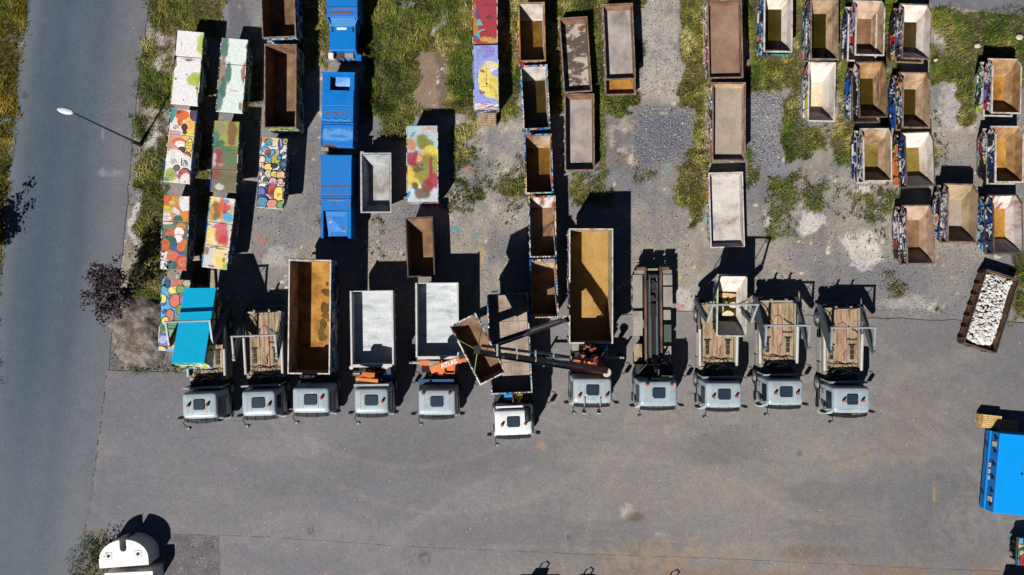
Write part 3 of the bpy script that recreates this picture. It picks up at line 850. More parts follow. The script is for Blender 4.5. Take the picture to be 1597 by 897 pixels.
def make_skip(label, q, h, out, inn, flo, rim='rust', z0=0.0, H=None, sN=.75, sS=.75, cut=.4, group=None, rot=None, bands=True, dshift=None):
    ctr, w, l, a = fit(q, h)
    hh = H or (h - z0)
    loc = Vector((ctr.x, ctr.y, z0))
    t = thing('skip', label, 'skip', loc, a, group)
    o, r, li, fl, m = skip_shell(w, l, hh, sN, sS, cut)
    # raised pressing ribs on both sides
    for s in (-1, 1):
        for y in (-.3, 0, .3):
            o.box(s * (w / 2 + .002), s * (w / 2 + .045), y * l - .05, y * l + .05, m + .02, hh - .08, 0)
        o.box(s * (w / 2 + .001), s * (w / 2 + .035), -l / 2 + sS * .4, l / 2 - sN * .4 - .3, m - .04, m + .04, 0)
    o.build('shell', out, t)
    r.build('rim', RIM[rim] if isinstance(rim, str) else rim, t)
    li.build('lining', inn, t)
    fl.build('floor', flo, t)
    lugs(t, w, l, hh, M['chassis'])
    FOOT.append((loc.x, loc.y, a, w / 2, l / 2))
    return t

def make_covered(label, q, h, lids, lidcol, side, mu=None, group=None, lidmat=None, sN=1.0, sS=1.0, name='covered_skip'):
    """a skip closed by steel lids; lids = [(v0, v1), ...] from the north end"""
    ctr, w, l, a = fit(q, h)
    t = thing(name, label, 'covered skip', (ctr.x, ctr.y, 0), a, group)
    hh = h - .1
    o, r, li, fl, m = skip_shell(w - .06, l - .06, hh, sN, sS, 0)
    for s in (-1, 1):
        for y in (-.32, -.1, .12, .33):
            o.box(s * ((w - .06) / 2 + .002), s * ((w - .06) / 2 + .05), y * l - .04, y * l + .04, m + .02, hh - .05, 0)
    o.build('shell', side, t)
    r.build('rim', RIM['dark'], t)
    lugs(t, w - .06, l, hh, M['chassis'])
    if mu is not None and mu.soft:
        lidmat = soft_paint('smeared_paint', mu, w, l, lidcol)
    for v0, v1 in lids:
        y1, y0 = (.5 - v0) * l - .012, (.5 - v1) * l + .012
        b = MB().box(-w / 2, w / 2, y0, y1, hh + .012, h)
        lid = b.build('lid', lidmat or paint('lid_paint', lidcol, .5, .2, .2), t, bevel=.015)
        # hinge straps and a folded edge along each side
        MB().box(-w / 2 - .01, -w / 2 + .03, y0 + .05, y1 - .05, h + .002, h + .03).box(w / 2 - .03, w / 2 + .01, y0 + .05, y1 - .05, h + .002, h + .03).build('edge_strip', side, lid)
        if mu:
            mm = mural_mesh(mu, w, l, v0, v1, h, .035)
            if mm: mm.build('mural', M['mural'], lid)
    for v0, v1 in lids[1:]:
        y = (.5 - v0) * l
        MB().tube([(-w / 2 - .05, y, h - .02), (w / 2 + .05, y, h - .02)], .028, 6).build('hinge', M['chassis'], t)
    FOOT.append((ctr.x, ctr.y, a, w / 2, l / 2))
    return t

def open_box(label, q, h, out, inn, flo, rim='rust', z0=0.0, zf=.22, sN=0.0, sS=0.0, t_=.06, tap=0.0, ribs=6, bail=None, name='open_container', cat='container', group=None, rimw=.075, lip=.0, doors=None, loc=None, rot=None, dims=None):
    """an open-topped steel container: ribbed outer walls, rim, lining and floor"""
    if dims:
        ctr, (w, l), a = loc, dims, 0
    else:
        ctr, w, l, a = fit(q, h)
    t = thing(name, label, cat, (ctr.x, ctr.y, z0) if not dims else ctr, a, group, rot)
    H_ = h - z0
    W2, L2 = w / 2, l / 2
    o = MB()
    R0 = [(-W2 + tap, -L2 + sS, .12), (W2 - tap, -L2 + sS, .12), (W2 - tap, L2 - sN, .12), (-W2 + tap, L2 - sN, .12)]
    R2 = [(-W2, -L2, H_), (W2, -L2, H_), (W2, L2, H_), (-W2, L2, H_)]
    o.loft([R0, R2], 0, False); o.poly(R0[::-1])
    for k in range(ribs):
        y = -L2 + .25 + (l - .5) * k / max(1, ribs - 1)
        if y < -L2 + sS + .1 or y > L2 - sN - .1: continue
        for s in (-1, 1):
            o.beam((s * (W2 - tap + .03), y, .14), (s * (W2 + .03), y, H_ - .1), .07, .08)
    for s in (-1, 1):                                    # skid rails
        o.box(s * W2 * .42 - .07, s * W2 * .42 + .07, -L2 + sS + .05, L2 - sN - .05, 0, .118)
    o.build('shell', out, t)
    r = MB(); e = .03
    r.box(-W2 - e, -W2 + rimw - e, -L2 - e, L2 + e, H_ + .003, H_ + .06)
    r.box(W2 - rimw + e, W2 + e, -L2 - e, L2 + e, H_ + .003, H_ + .06)
    r.box(-W2 + rimw - e, W2 - rimw + e, L2 - rimw + e, L2 + e, H_ + .003, H_ + .058)
    r.box(-W2 + rimw - e, W2 - rimw + e, -L2 - e, -L2 + rimw - e, H_ + .003, H_ + .058)
    r.build('rim', RIM[rim] if isinstance(rim, str) else rim, t)
    A = [(-W2 + t_, -L2 + t_, H_), (W2 - t_, -L2 + t_, H_), (W2 - t_, L2 - t_, H_), (-W2 + t_, L2 - t_, H_)]
    B = [(-W2 + tap + t_ + lip, -L2 + sS + t_ + lip, zf), (W2 - tap - t_ - lip, -L2 + sS + t_ + lip, zf), (W2 - tap - t_ - lip, L2 - sN - t_ - lip, zf), (-W2 + tap + t_ + lip, L2 - sN - t_ - lip, zf)]
    MB().loft([A, B], 0, False).build('lining', inn, t)
    MB().poly(B).build('floor', flo, t)
    if bail:                                             # hook frame on one end (-1 south, 1 north)
        s = bail; y = s * (L2 + .12)
        b = MB()
        b.beam((-.62, y, .1), (-.36, y, H_ + .32), .1, .1).beam((.62, y, .1), (.36, y, H_ + .32), .1, .1).beam((-.4, y, H_ + .3), (.4, y, H_ + .3), .1, .1)
        b.tube([(-.2, y, H_ + .3), (-.24, y, H_ + .7), (0, y, H_ + .87), (.24, y, H_ + .7), (.2, y, H_ + .3)], .045, 8)
        b.loft([[(-.6, y - .02, .1), (.6, y - .02, .1), (.38, y - .02, H_ + .3), (-.38, y - .02, H_ + .3)], [(-.6, y + .02, .1), (.6, y + .02, .1), (.38, y + .02, H_ + .3), (-.38, y + .02, H_ + .3)]])
        b.build('hook_frame', M['chassis'], t)
    if doors:                                            # double doors with locking bars on one end
        s = doors; y = s * (L2 + .035)
        for sx in (-1, 1):
            d = MB().box(min(sx * .03, sx * (W2 - .04)), max(sx * .03, sx * (W2 - .04)), y - .03, y + .03, .16, H_ - .04)
            dd = d.build('door', out, t)
            MB().tube([(sx * W2 * .5, y + s * .06, .2), (sx * W2 * .5, y + s * .06, H_ - .05)], .025, 6).build('locking_bar', M['chassis'], dd)
    if not dims and z0 < .8:
        FOOT.append((ctr.x, ctr.y, a, W2, L2))
    return t

# ---- covered skips of the two left rows and their painted lids
g1 = 'covered skips with painted lids in the two left rows'
TWO, THREE = [(0, .352), (.352, 1)], [(0, .36), (.36, .68), (.68, 1)]
mu = Mural(2); mu.soft = True; white, lime, rst = C(234, 230, 232), C(166, 186, 62), C(136, 92, 70)
mu.blob(1.0, .16, .22, .42, lime).blob(.82, .16, .05, .3, C(190, 200, 120)).blob(.92, .6, .3, .16, lime).blob(.78, .66, .28, .2, lime).blob(1, .72, .12, .5, C(150, 180, 70)).blob(.5, .38, .3, .06, C(196, 180, 180)).blob(.55, .395, .14, .035, C(90, 80, 84)).blob(.03, .44, .06, .3, rst).blob(.5, .58, .035, .035, BK).blob(.93, .76, .1, .05, rst).blob(.1, .66, .06, .04, rst).blob(.45, .93, .03, .03, rst).blob(.2, .18, .03, .12, C(160, 170, 190))
make_covered('white lidded skip with lime green blotches along its right edge', [(276, 47), (318, 50), (308.3, 166), (265.5, 162)], 1.42, TWO, white, G['green'], mu, g1)
mu = Mural(3); mu.soft = True; teal = C(46, 104, 92)
mu.blob(.14, .12, .16, .5, teal).blob(.1, .5, .18, .75, C(150, 116, 100)).blob(.36, .47, .12, .42, teal).blob(.1, .82, .16, .5, C(70, 120, 110)).blob(.22, .66, .1, .45, C(60, 110, 96)).blob(.93, .45, .1, .4, C(150, 86, 66)).blob(.96, .1, .06, .1, C(140, 110, 90)).blob(.6, .7, .2, .04, C(216, 196, 170)).blob(.9, .9, .06, .16, C(160, 100, 70))
make_covered('whitish lidded skip with smeared teal and brown paint down its left half', [(345.2, 59), (387, 61), (378, 177), (336.4, 174.5)], 1.42, TWO, C(222, 232, 228), G['green'], mu, g1)
mu = Mural(4); wh, yo = C(236, 230, 226), C(236, 200, 84); orr, pl, pr = C(226, 110, 58), C(92, 66, 92), C(214, 160, 160)
mu.poly([(0, 0), (.3, 0), (.1, .2), (0, .2)], C(60, 150, 150)).poly([(.6, .1), (1, .05), (1, .34), (.5, .34)], yo).blob(.82, .2, .22, .2, C(232, 176, 100)).blob(.45, .08, .26, .2, orr).blob(.4, .17, .1, .18, orr).spiral(.33, .05, .09, 2, .04, NV).blob(.92, .06, .16, .22, pl, out=BK).blob(.58, .24, .09, .1, C(110, 40, 56), out=BK).blob(.62, .31, .05, .05, pl, out=BK).poly([(.05, .3), (.45, .31), (.45, .345), (.05, .345)], pr).spiral(.25, .26, .1, 1.4, .03, NV)
mu.poly([(.1, .36), (1, .36), (1, .75), (.7, .75), (.5, .5)], yo).blob(.35, .46, .34, .3, C(214, 170, 170)).blob(.45, .46, .3, .2, orr).blob(.5, .47, .22, .12, wh).blob(.12, .5, .08, .4, C(200, 150, 120)).blob(.82, .48, .12, .24, C(236, 206, 90), out=NV).stroke([(.75, .44), (.9, .44)], .03, NV).stroke([(.72, .48), (.92, .48)], .03, NV).stroke([(.74, .52), (.9, .52)], .03, NV).blob(.58, .55, .1, .1, pl, out=BK).stroke([(.6, .56), (.78, .6)], .05, BK).blob(.82, .61, .09, .09, C(206, 80, 60), out=BK)
mu.blob(.35, .72, .42, .5, wh).blob(.75, .72, .28, .3, wh).spiral(.3, .72, .12, 2, .03, NV).spiral(.72, .73, .14, 2, .03, NV).stroke([(.6, .66), (.62, .76)], .03, NV).stroke([(.72, .68), (.86, .76)], .03, NV).blob(.45, .8, .09, .1, C(110, 84, 96), out=BK).blob(.22, .91, .26, .26, C(196, 202, 110)).spiral(.25, .91, .2, 3, .035, C(60, 120, 100)).blob(.75, .86, .17, .16, C(214, 76, 56), .6, out=NV).blob(.66, .9, .1, .1, C(214, 76, 56), out=NV).blob(.85, .96, .22, .26, wh, out=C(200, 180, 180)).stroke([(.8, .96), (.86, .99)], .04, NV).blob(.1, .98, .12, .1, C(80, 150, 130))
make_covered('lidded skip painted white and yellow with orange creature, plum dots and spirals', [(266, 169.4), (307.5, 171.3), (295.7, 287), (254.2, 284)], 1.42, TWO, C(228, 222, 218), G['darkmix'], mu, g1)
mu = Mural(5); mu.soft = True
mu.blob(.5, .15, .9, .8, C(160, 172, 62)).blob(.25, .12, .26, .3, C(150, 140, 110)).blob(.1, .28, .14, .4, C(60, 120, 110)).blob(.3, .32, .2, .14, C(50, 110, 90)).blob(.72, .16, .2, .55, C(128, 84, 62)).blob(.7, .3, .14, .1, C(134, 90, 60))
mu.blob(.5, .52, .9, .42, C(120, 112, 82)).blob(.25, .52, .26, .36, C(150, 66, 74)).blob(.08, .55, .1, .3, C(190, 180, 180)).blob(.65, .53, .3, .34, C(98, 124, 86)).blob(.6, .4, .3, .06, C(60, 120, 100)).blob(.35, .62, .16, .08, C(200, 130, 120))
mu.blob(.5, .86, .9, .4, C(122, 112, 84)).blob(.2, .76, .2, .2, C(140, 66, 80)).blob(.35, .93, .18, .12, C(196, 190, 184)).blob(.35, .94, .12, .1, C(206, 200, 196)).blob(.6, .8, .4, .24, C(112, 106, 76))
make_covered('lidded skip in muddy lime, brown and wine red with three lids', [(333.7, 188), (373.9, 189.5), (368.5, 300.8), (327.6, 299)], 1.42, THREE, C(128, 116, 88), G['navy'], mu, g1)
mu = Mural(6)
mu.poly([(0, 0), (1, 0), (1, 1), (0, 1)], C(226, 220, 210)).blob(.08, .02, .2, .14, C(226, 130, 90)).blob(.3, .07, .15, .12, C(70, 130, 80), out=BK).spiral(.3, .07, .12, 1.5, .05, LB).poly([(.02, .16), (.16, .08), (.3, .15), (.1, .2), (.06, .26), (.02, .26)], C(80, 170, 230)).stroke([(.3, .1), (.42, .13), (.58, .12)], .06, C(80, 170, 220)).blob(.58, .07, .14, .12, C(240, 216, 130)).blob(.75, .08, .09, .22, C(50, 80, 170), out=BK).stroke([(.74, .02), (.78, .12)], .04, WH).blob(.93, .045, .1, .11, C(190, 184, 70), out=BK).spiral(.93, .045, .06, 1.3, .035, BK)
mu.blob(.2, .18, .1, .08, WH, out=BK).spiral(.2, .18, .08, 1.5, .03, BK).blob(.32, .23, .12, .12, C(216, 80, 70), out=BK).spiral(.33, .235, .09, 2, .05, C(40, 90, 80)).stroke([(.48, .19), (.45, .3), (.3, .32), (.2, .27)], .26, BK).stroke([(.48, .19), (.45, .3), (.3, .32), (.2, .27)], .19, C(84, 176, 226)).blob(.62, .3, .18, .2, C(178, 168, 90), out=BK).blob(.74, .28, .07, .07, C(60, 150, 200), out=BK).blob(.66, .2, .08, .1, C(220, 150, 160)).spiral(.88, .23, .09, 1.6, .05, C(40, 110, 180)).blob(.92, .37, .14, .16, C(40, 70, 90), out=BK).spiral(.92, .37, .08, 1.5, .03, LB)
mu.blob(.08, .32, .14, .12, C(236, 210, 190), out=BK).blob(.1, .42, .16, .13, C(236, 196, 176), out=BK).blob(.15, .42, .05, .07, WH, out=BK).blob(.36, .42, .16, .13, C(240, 210, 110), out=BK).blob(.56, .4, .1, .08, C(40, 60, 60), out=BK).blob(.08, .52, .13, .2, C(90, 90, 170), out=BK).poly([(.08, .48), (.14, .52), (.1, .57), (.04, .53)], C(236, 210, 90)).blob(.38, .53, .16, .17, C(216, 206, 176), out=BK).stroke([(.34, .5), (.42, .5)], .03, BK).stroke([(.38, .55), (.42, .58)], .03, BK).blob(.62, .52, .14, .13, C(240, 214, 120), out=BK).spiral(.62, .52, .08, 1, .03, BK).blob(.85, .52, .16, .16, C(236, 186, 130), out=BK).blob(.8, .45, .05, .05, C(60, 120, 190), out=BK)
mu.blob(.2, .59, .1, .12, C(240, 236, 230), out=BK).blob(.3, .61, .09, .1, C(70, 130, 110), out=BK).spiral(.3, .61, .07, 1.5, .03, BK).blob(.56, .62, .15, .17, C(196, 60, 84), out=BK).spiral(.56, .62, .13, 2.4, .06, C(210, 190, 230)).blob(.85, .61, .11, .11, C(200, 140, 70), out=BK).spiral(.85, .61, .08, 1.6, .04, WH)
mu.blob(.2, .7, .2, .14, WH, out=BK).blob(.36, .73, .1, .16, C(40, 80, 60), out=BK).blob(.56, .74, .17, .24, C(206, 76, 84), out=BK).spiral(.56, .77, .12, 2.3, .04, BK).blob(.82, .8, .24, .3, C(240, 216, 110), out=BK).spiral(.8, .8, .08, 1.4, .03, BK).poly([(.92, .67), (1, .68), (1, .86), (.95, .86)], C(130, 80, 56)).blob(.12, .78, .16, .2, C(110, 110, 190), out=BK).blob(.2, .93, .27, .3, C(20, 40, 100), out=BK).spiral(.2, .93, .2, 3, .055, C(90, 190, 230)).blob(.6, .95, .22, .22, C(232, 140, 116), out=BK).stroke([(.52, .92), (.62, .92)], .05, LB).stroke([(.54, .95), (.64, .95)], .05, LB).blob(.93, .94, .16, .14, C(110, 170, 110), out=BK)
make_covered('lidded skip densely doodled with blue, red and yellow spirals and small faces', [(407.3, 214), (448.8, 215.4), (440.8, 327.8), (400.6, 323)], 1.42, [(0, .645), (.645, 1)], C(226, 220, 210), G['darkmix'], mu, 'covered skips with painted lids in the two left rows')
mu = Mural(7); a_, o_ = C(204, 106, 44), C(214, 146, 62)
mu.poly([(0, 0), (1, 0), (1, .35), (0, .35)], o_).blob(.12, .08, .3, .36, a_).blob(.5, .05, .2, .2, C(214, 160, 60)).blob(.16, .19, .24, .15, C(216, 190, 60)).blob(.32, .1, .1, .08, C(226, 206, 90)).blob(.66, .16, .2, .34, C(206, 120, 60)).blob(.88, .08, .3, .36, C(232, 228, 230)).poly([(.4, .15), (.62, .2), (.66, .25), (.42, .28), (.36, .22)], C(236, 230, 230)).blob(.88, .28, .22, .26, C(216, 140, 50)).blob(.15, .3, .2, .18, C(236, 226, 226)).spiral(.17, .3, .1, 2, .03, C(214, 160, 150)).blob(.42, .27, .14, .1, C(220, 140, 120)).blob(.58, .32, .18, .16, C(44, 110, 100))
mu.poly([(0, .355), (1, .355), (1, 1), (0, 1)], C(90, 106, 92)).blob(.15, .37, .24, .06, C(226, 206, 200)).blob(.3, .42, .3, .1, C(104, 130, 110)).blob(.72, .41, .18, .12, C(206, 140, 52)).blob(.4, .53, .22, .22, C(214, 96, 56)).poly([(.1, .51), (.3, .47), (.4, .55), (.2, .55)], C(214, 96, 56)).blob(.66, .49, .18, .18, C(236, 232, 232), out=C(200, 90, 70)).blob(.64, .58, .16, .16, C(236, 232, 232), out=C(200, 90, 70)).blob(.35, .64, .26, .28, C(40, 96, 80)).poly([(.48, .62), (.8, .74), (.82, .82), (.55, .8), (.42, .72)], C(30, 84, 160)).blob(.12, .67, .2, .22, C(196, 104, 40)).blob(.75, .68, .17, .2, C(214, 110, 56)).blob(.86, .62, .12, .1, C(206, 120, 50)).poly([(.78, .74), (1, .76), (1, .86), (.85, .86)], C(70, 80, 110)).blob(.2, .82, .26, .18, C(232, 224, 220)).blob(.45, .82, .24, .2, C(216, 110, 76)).blob(.12, .76, .06, .05, C(90, 60, 60)).blob(.32, .75, .08, .07, C(200, 110, 70)).blob(.08, .83, .05, .05, C(100, 60, 60)).blob(.85, .91, .3, .34, C(204, 70, 66)).blob(.84, .9, .18, .2, C(206, 110, 60)).spiral(.84, .9, .24, 1, .03, C(236, 160, 150)).blob(.14, .96, .22, .22, C(238, 234, 234)).blob(.44, .94, .2, .16, C(30, 100, 96))
make_covered('lidded skip painted with orange, white and dark green rounded shapes', [(254.8, 305), (296.3, 305), (291, 421.5), (249, 420.7)], 1.42, TWO, C(200, 130, 70), G['darkmix'], mu, g1)
mu = Mural(8); mu.soft = True
mu.blob(.5, .16, .9, .6, C(226, 216, 190)).blob(.1, .08, .22, .3, C(232, 210, 120)).blob(.28, .2, .26, .42, C(120, 80, 30), jit=.3).blob(.12, .24, .1, .3, C(200, 150, 60)).blob(.5, .12, .14, .34, C(214, 90, 60), jit=.3).blob(.55, .25, .1, .2, C(206, 140, 70)).blob(.7, .12, .16, .2, C(196, 60, 80), jit=.3).blob(.66, .04, .14, .06, C(60, 150, 200)).blob(.8, .27, .24, .2, C(30, 160, 210)).blob(.9, .16, .08, .2, C(170, 180, 110)).blob(.62, .2, .1, .1, C(170, 50, 60)).blob(.8, .08, .12, .06, C(226, 170, 180))
mu.blob(.5, .52, .9, .4, C(222, 214, 206)).blob(.2, .55, .3, .4, C(232, 206, 110)).blob(.35, .6, .2, .26, C(240, 220, 160)).blob(.62, .5, .28, .5, C(200, 66, 76), jit=.28).blob(.72, .6, .2, .26, C(190, 56, 66)).blob(.5, .42, .3, .1, C(206, 100, 120)).blob(.08, .4, .1, .06, C(60, 140, 170)).blob(.92, .45, .06, .2, C(180, 200, 190))
mu.blob(.5, .86, .9, .4, C(206, 206, 212)).blob(.65, .83, .3, .5, C(238, 214, 140)).blob(.75, .9, .2, .3, C(232, 206, 110)).blob(.95, .96, .16, .22, C(160, 190, 60)).blob(.12, .77, .08, .16, C(140, 90, 60)).blob(.85, .78, .08, .04, C(120, 80, 50)).blob(.85, .86, .06, .1, C(130, 90, 60)).blob(.35, .97, .12, .05, C(130, 90, 60)).blob(.5, .71, .4, .03, C(120, 86, 60))
make_covered('lidded skip smeared with yellow, raspberry red and sky blue paint, three lids', [(327.8, 306), (367.7, 309.6), (353.3, 420.7), (315, 417.5)], 1.42, THREE, C(214, 206, 196), G['blue'], mu, g1)
mu = Mural(9); bl9 = C(86, 176, 226)
mu.poly([(0, 0), (1, 0), (1, .62), (0, .62)], bl9).poly([(0, .55), (1, .5), (1, 1), (0, 1)], C(90, 140, 90)).blob(.2, .06, .1, .16, C(40, 70, 110), out=BK).poly([(.36, 0), (.72, 0), (.74, .08), (.36, .1)], C(206, 110, 96)).blob(.5, .16, .28, .14, C(236, 220, 120), out=BK).blob(.66, .14, .14, .14, C(110, 160, 90), out=BK).blob(.9, .05, .16, .12, C(196, 190, 130), out=BK).blob(.05, .28, .14, .16, C(240, 226, 120), out=BK).blob(.5, .3, .2, .24, C(210, 120, 100), out=BK).spiral(.3, .26, .1, 1.5, .04, NV).spiral(.12, .36, .08, 1.3, .04, NV).blob(.36, .5, .14, .2, C(206, 120, 110), out=BK).spiral(.15, .46, .1, 2, .04, C(40, 70, 150)).blob(.2, .58, .12, .14, C(236, 210, 110), out=BK).spiral(.15, .67, .1, 1.5, .04, C(30, 50, 40)).blob(.7, .42, .14, .2, C(100, 150, 90), out=BK).blob(.8, .28, .14, .18, C(180, 110, 160), out=BK)
mu.blob(.4, .75, .3, .14, C(110, 160, 110), out=BK).blob(.15, .85, .2, .22, C(120, 120, 190), out=BK).spiral(.15, .85, .14, 2.2, .05, C(220, 220, 240)).blob(.55, .95, .24, .12, C(232, 160, 110), out=BK).blob(.1, .98, .2, .1, C(240, 216, 110), out=BK).poly([(.3, .97), (1, .93), (1, 1), (.3, 1)], bl9).blob(.75, .82, .2, .2, C(226, 200, 120), out=BK)
make_covered('lidded skip with sky blue doodle mural, half covered by the tilted cyan-lidded skip', [(252.6, 435), (297, 436), (291, 549), (246.4, 548)], 1.42, [(0, .64), (.64, 1)], bl9, G['blue'], mu, g1)

# ---- the mural box in the middle and the two long ones right of it
mu = Mural(10); mu.soft = True
mu.blob(.8, .06, .3, .14, C(190, 186, 200)).blob(.8, .06, .3, .14, C(196, 186, 200)).blob(.75, .04, .16, .05, C(190, 170, 110)).blob(.15, .1, .2, .3, C(160, 196, 206)).blob(.2, .12, .14, .03, C(110, 124, 50), .6).blob(.5, .2, .2, .22, C(134, 134, 66)).blob(.6, .25, .3, .18, C(130, 128, 56)).blob(.48, .2, .16, .2, C(126, 130, 58)).blob(.15, .25, .16, .22, C(196, 130, 84), jit=.3)
mu.blob(.75, .4, .3, .34, C(206, 196, 76)).blob(.8, .34, .24, .16, C(222, 206, 80)).blob(.55, .55, .5, .5, C(128, 122, 50)).blob(.9, .5, .16, .3, C(150, 150, 64)).blob(.5, .66, .24, .2, C(150, 146, 60)).blob(.55, .36, .1, .08, C(232, 160, 130)).blob(.38, .43, .14, .12, C(232, 166, 130)).blob(.13, .43, .2, .2, C(156, 34, 62), jit=.3).blob(.3, .37, .08, .1, C(156, 34, 62)).blob(.25, .51, .16, .05, C(150, 40, 60), -.4).blob(.3, .58, .26, .1, C(96, 92, 40)).blob(.5, .515, .04, .02, BK)
mu.blob(.77, .54, .06, .36, C(156, 40, 70)).blob(.85, .73, .26, .28, C(166, 40, 58), jit=.3).blob(.65, .8, .2, .24, C(150, 46, 56), jit=.3).blob(.1, .66, .14, .34, C(226, 196, 50), jit=.25).blob(.25, .73, .16, .12, C(220, 190, 50)).blob(.5, .88, .26, .22, C(112, 82, 56)).blob(.28, .79, .14, .12, C(94, 66, 40)).blob(.38, .76, .04, .16, C(226, 200, 60), .5).blob(.12, .9, .16, .24, C(200, 214, 224), jit=.3).blob(.05, .9, .06, .1, C(60, 140, 200)).blob(.88, .9, .14, .2, C(206, 204, 214), jit=.35).blob(.42, .81, .06, .05, C(226, 226, 226)).blob(.5, 1.0, .6, .06, C(210, 208, 196))
d_ = make_covered('tall closed container with sage, mustard and crimson abstract mural on its single lid', [(634.2, 195.7), (682, 195.7), (684, 315.5), (634.2, 314)], 1.65, [(0, 1)], C(180, 196, 204), G['pale'], mu, None, None, .02, .02, 'mural_container')
mu = Mural(11); mu.soft = True; rdm = C(172, 52, 62)
mu.blob(.5, .5, .5, .8, C(166, 60, 72)).blob(.08, .75, .14, 1.0, C(190, 130, 60), jit=.35).blob(.15, .92, .2, .14, C(120, 80, 130)).blob(.7, .94, .4, .12, C(196, 166, 80), jit=.4).blob(.68, .6, .16, .1, C(110, 60, 60)).blob(.2, .55, .1, .3, C(110, 70, 120), jit=.4).blob(.7, .4, .3, .05, C(130, 60, 90)).poly([(.2, .63), (.3, .63), (.42, .72), (.14, .72)], C(70, 190, 186)).poly([(.12, .84), (.36, .78), (.52, .775), (.26, .83), (.3, .92), (.26, .92)], C(70, 190, 186)).stroke([(.62, .86), (.62, .92)], .04, C(110, 80, 110)).stroke([(.82, .84), (.82, .94)], .05, C(100, 90, 120))
mu.doodles(14, [C(196, 130, 60), C(130, 70, 120), C(190, 90, 70)], (0, 1), (.03, .06), None, 0) if 0 else None
make_covered('closed container with dark red mural and small turquoise shapes, north of the lavender one', [(736.8, -34), (775.4, -34), (775.9, 68), (736.8, 68)], 1.5, [(0, 1)], rdm, G['warm'], mu, None, None, .05, .05, 'mural_container')
mu = Mural(12); lav = C(150, 164, 228)
mu.poly([(0, 0), (1, 0), (1, 1), (0, 1)], lav).blob(.55, .1, .3, .3, C(136, 132, 206), jit=.4).blob(.3, .12, .2, .2, C(140, 150, 214))
mu.blob(.72, .54, .52, .74, C(236, 216, 116), jit=.03, n=30).blob(.95, .62, .35, .6, C(226, 204, 92), jit=.1).blob(.9, .44, .16, .14, lav, jit=.05).stroke([(.2, .42), (.3, .32), (.5, .26), (.7, .255), (.85, .3)], .09, C(226, 226, 240)).spiral(.72, .345, .17, 1.6, .085, C(232, 230, 238), 2.4).stroke([(.15, .5), (.2, .4), (.32, .31), (.5, .265)], .04, C(110, 110, 170)).blob(.34, .4, .09, .03, C(150, 96, 60)).blob(.4, .42, .09, .02, C(140, 90, 60)).stroke([(.52, .34), (.52, .62)], .02, C(170, 130, 70)).blob(.52, .6, .035, .05, C(120, 70, 40)).stroke([(.38, .645), (.7, .64)], .025, C(160, 120, 70)).blob(.35, .74, .1, .05, C(130, 90, 120)).blob(.25, .71, .06, .03, C(120, 80, 110))
mu.poly([(0, .9), (1, .895), (1, 1), (0, 1)], C(226, 222, 228))
for k in range(11):
    v = .905 + k * .009; u0 = mu.r.uniform(-.1, .5)
    mu.stroke([(u0, v + .02), (u0 + .2, v - .008), (u0 + .45, v + .012), (u0 + .7, v - .004)], .035, mu.r.choice([C(70, 90, 150), C(226, 130, 90), WH, C(120, 130, 190), WH]))
make_covered('closed container with lavender mural of a big yellow disc and a curling wave', [(737, 70), (776.8, 70), (778.5, 171), (739.3, 171)], 1.5, [(0, 1)], lav, G['blue'], mu, None, None, .02, .02, 'mural_container')

# ---- open containers
open_box('long brown open container, upper of the two left of the blue press containers', [(404, -60), (458, -60), (460.3, 57.5), (411.3, 59.4)], 1.65, G['blue'], I['brown'], I['brownfloor'], 'rust', zf=.2)
open_box('long brown open container with green painted flank, right below another brown one', [(412.7, 70), (462.7, 70), (460.8, 199.4), (413.2, 199.4)], 1.65, G['green'], I['brown'], I['brownfloor'], 'rust', zf=.2)
for k in range(3):
    z = .28 * k
    open_box(['lowest of the stacked bare steel skips beside the blue containers', 'middle one of the stacked bare steel skips beside the blue containers', 'top bare steel skip of the small grey stack, open and empty'][k],
             [(564 - (2 - k) * .5, 239.4 - (2 - k) * 1.2), (609.2, 239.4 - (2 - k) * 1.2), (610.2, 331.2), (564 - (2 - k) * .5, 331.5)], 1.0 + z, M['rim'] if k else M['chassis'], I['steelwall'], I['steelfloor'], 'steel', z0=z, zf=.15, sN=.55, sS=.5, tap=.2, ribs=0, name='steel_skip', cat='skip', group='nested bare steel skips', rimw=.07)
open_box('narrow open container of plain brown rust behind the pale tipper trucks', [(633.3, 339.6), (673.3, 339), (678.6, 430.4), (635.4, 432)], 1.45, M['rust'], I['brown'], I['brownfloor'], 'dark', zf=.15, sN=.75, sS=.1, doors=None)
gG = 'open containers in the single file north of the truck with the hanging container'
open_box('rusty open container with plain brown rim, first in the file behind the crane trucks', [(808.8, 5.4), (848.4, 4), (850.6, 94.2), (811, 96.3)], 1.6, G['rustmix'], I['greywall'], I['amberfloor'], 'orange', zf=.15, sN=.45, sS=.1, group=gG)
open_box('open container with bright blue painted rim and dark olive floor, second in its file', [(812.3, 103.8), (852.5, 101.7), (857.8, 199.4), (816.9, 202.6)], 1.6, G['blue'], I['greywall'], I['olive'], 'paint', zf=.15, sN=.4, sS=.1, group=gG)
open_box('open container with green and blue rim, rust-streaked end wall and amber floor', [(818, 210.3), (859.7, 209.8), (862.2, 300.6), (820.5, 301.8)], 1.6, G['multi'], I['pinkwall'], I['amberfloor'], 'paint', zf=.15, sN=.45, sS=.1, group=gG)
open_box('open container with turquoise rim and peeling whitish end wall, fourth in its file', [(824.9, 307.2), (865.4, 305.5), (867.6, 399.9), (826.6, 401.6)], 1.6, G['multi'], I['streakwall'], I['brownfloor'], 'paint', zf=.15, sN=.45, sS=.1, group=gG)
open_box('open container half in shade at the south end of its file', [(826, 405.3), (867.6, 404.8), (870, 493.8), (830.3, 496.3)], 1.6, G['multi'], I['pinkwall'], I['brown'], 'paint', zf=.15, sN=.45, sS=.1, group=gG)
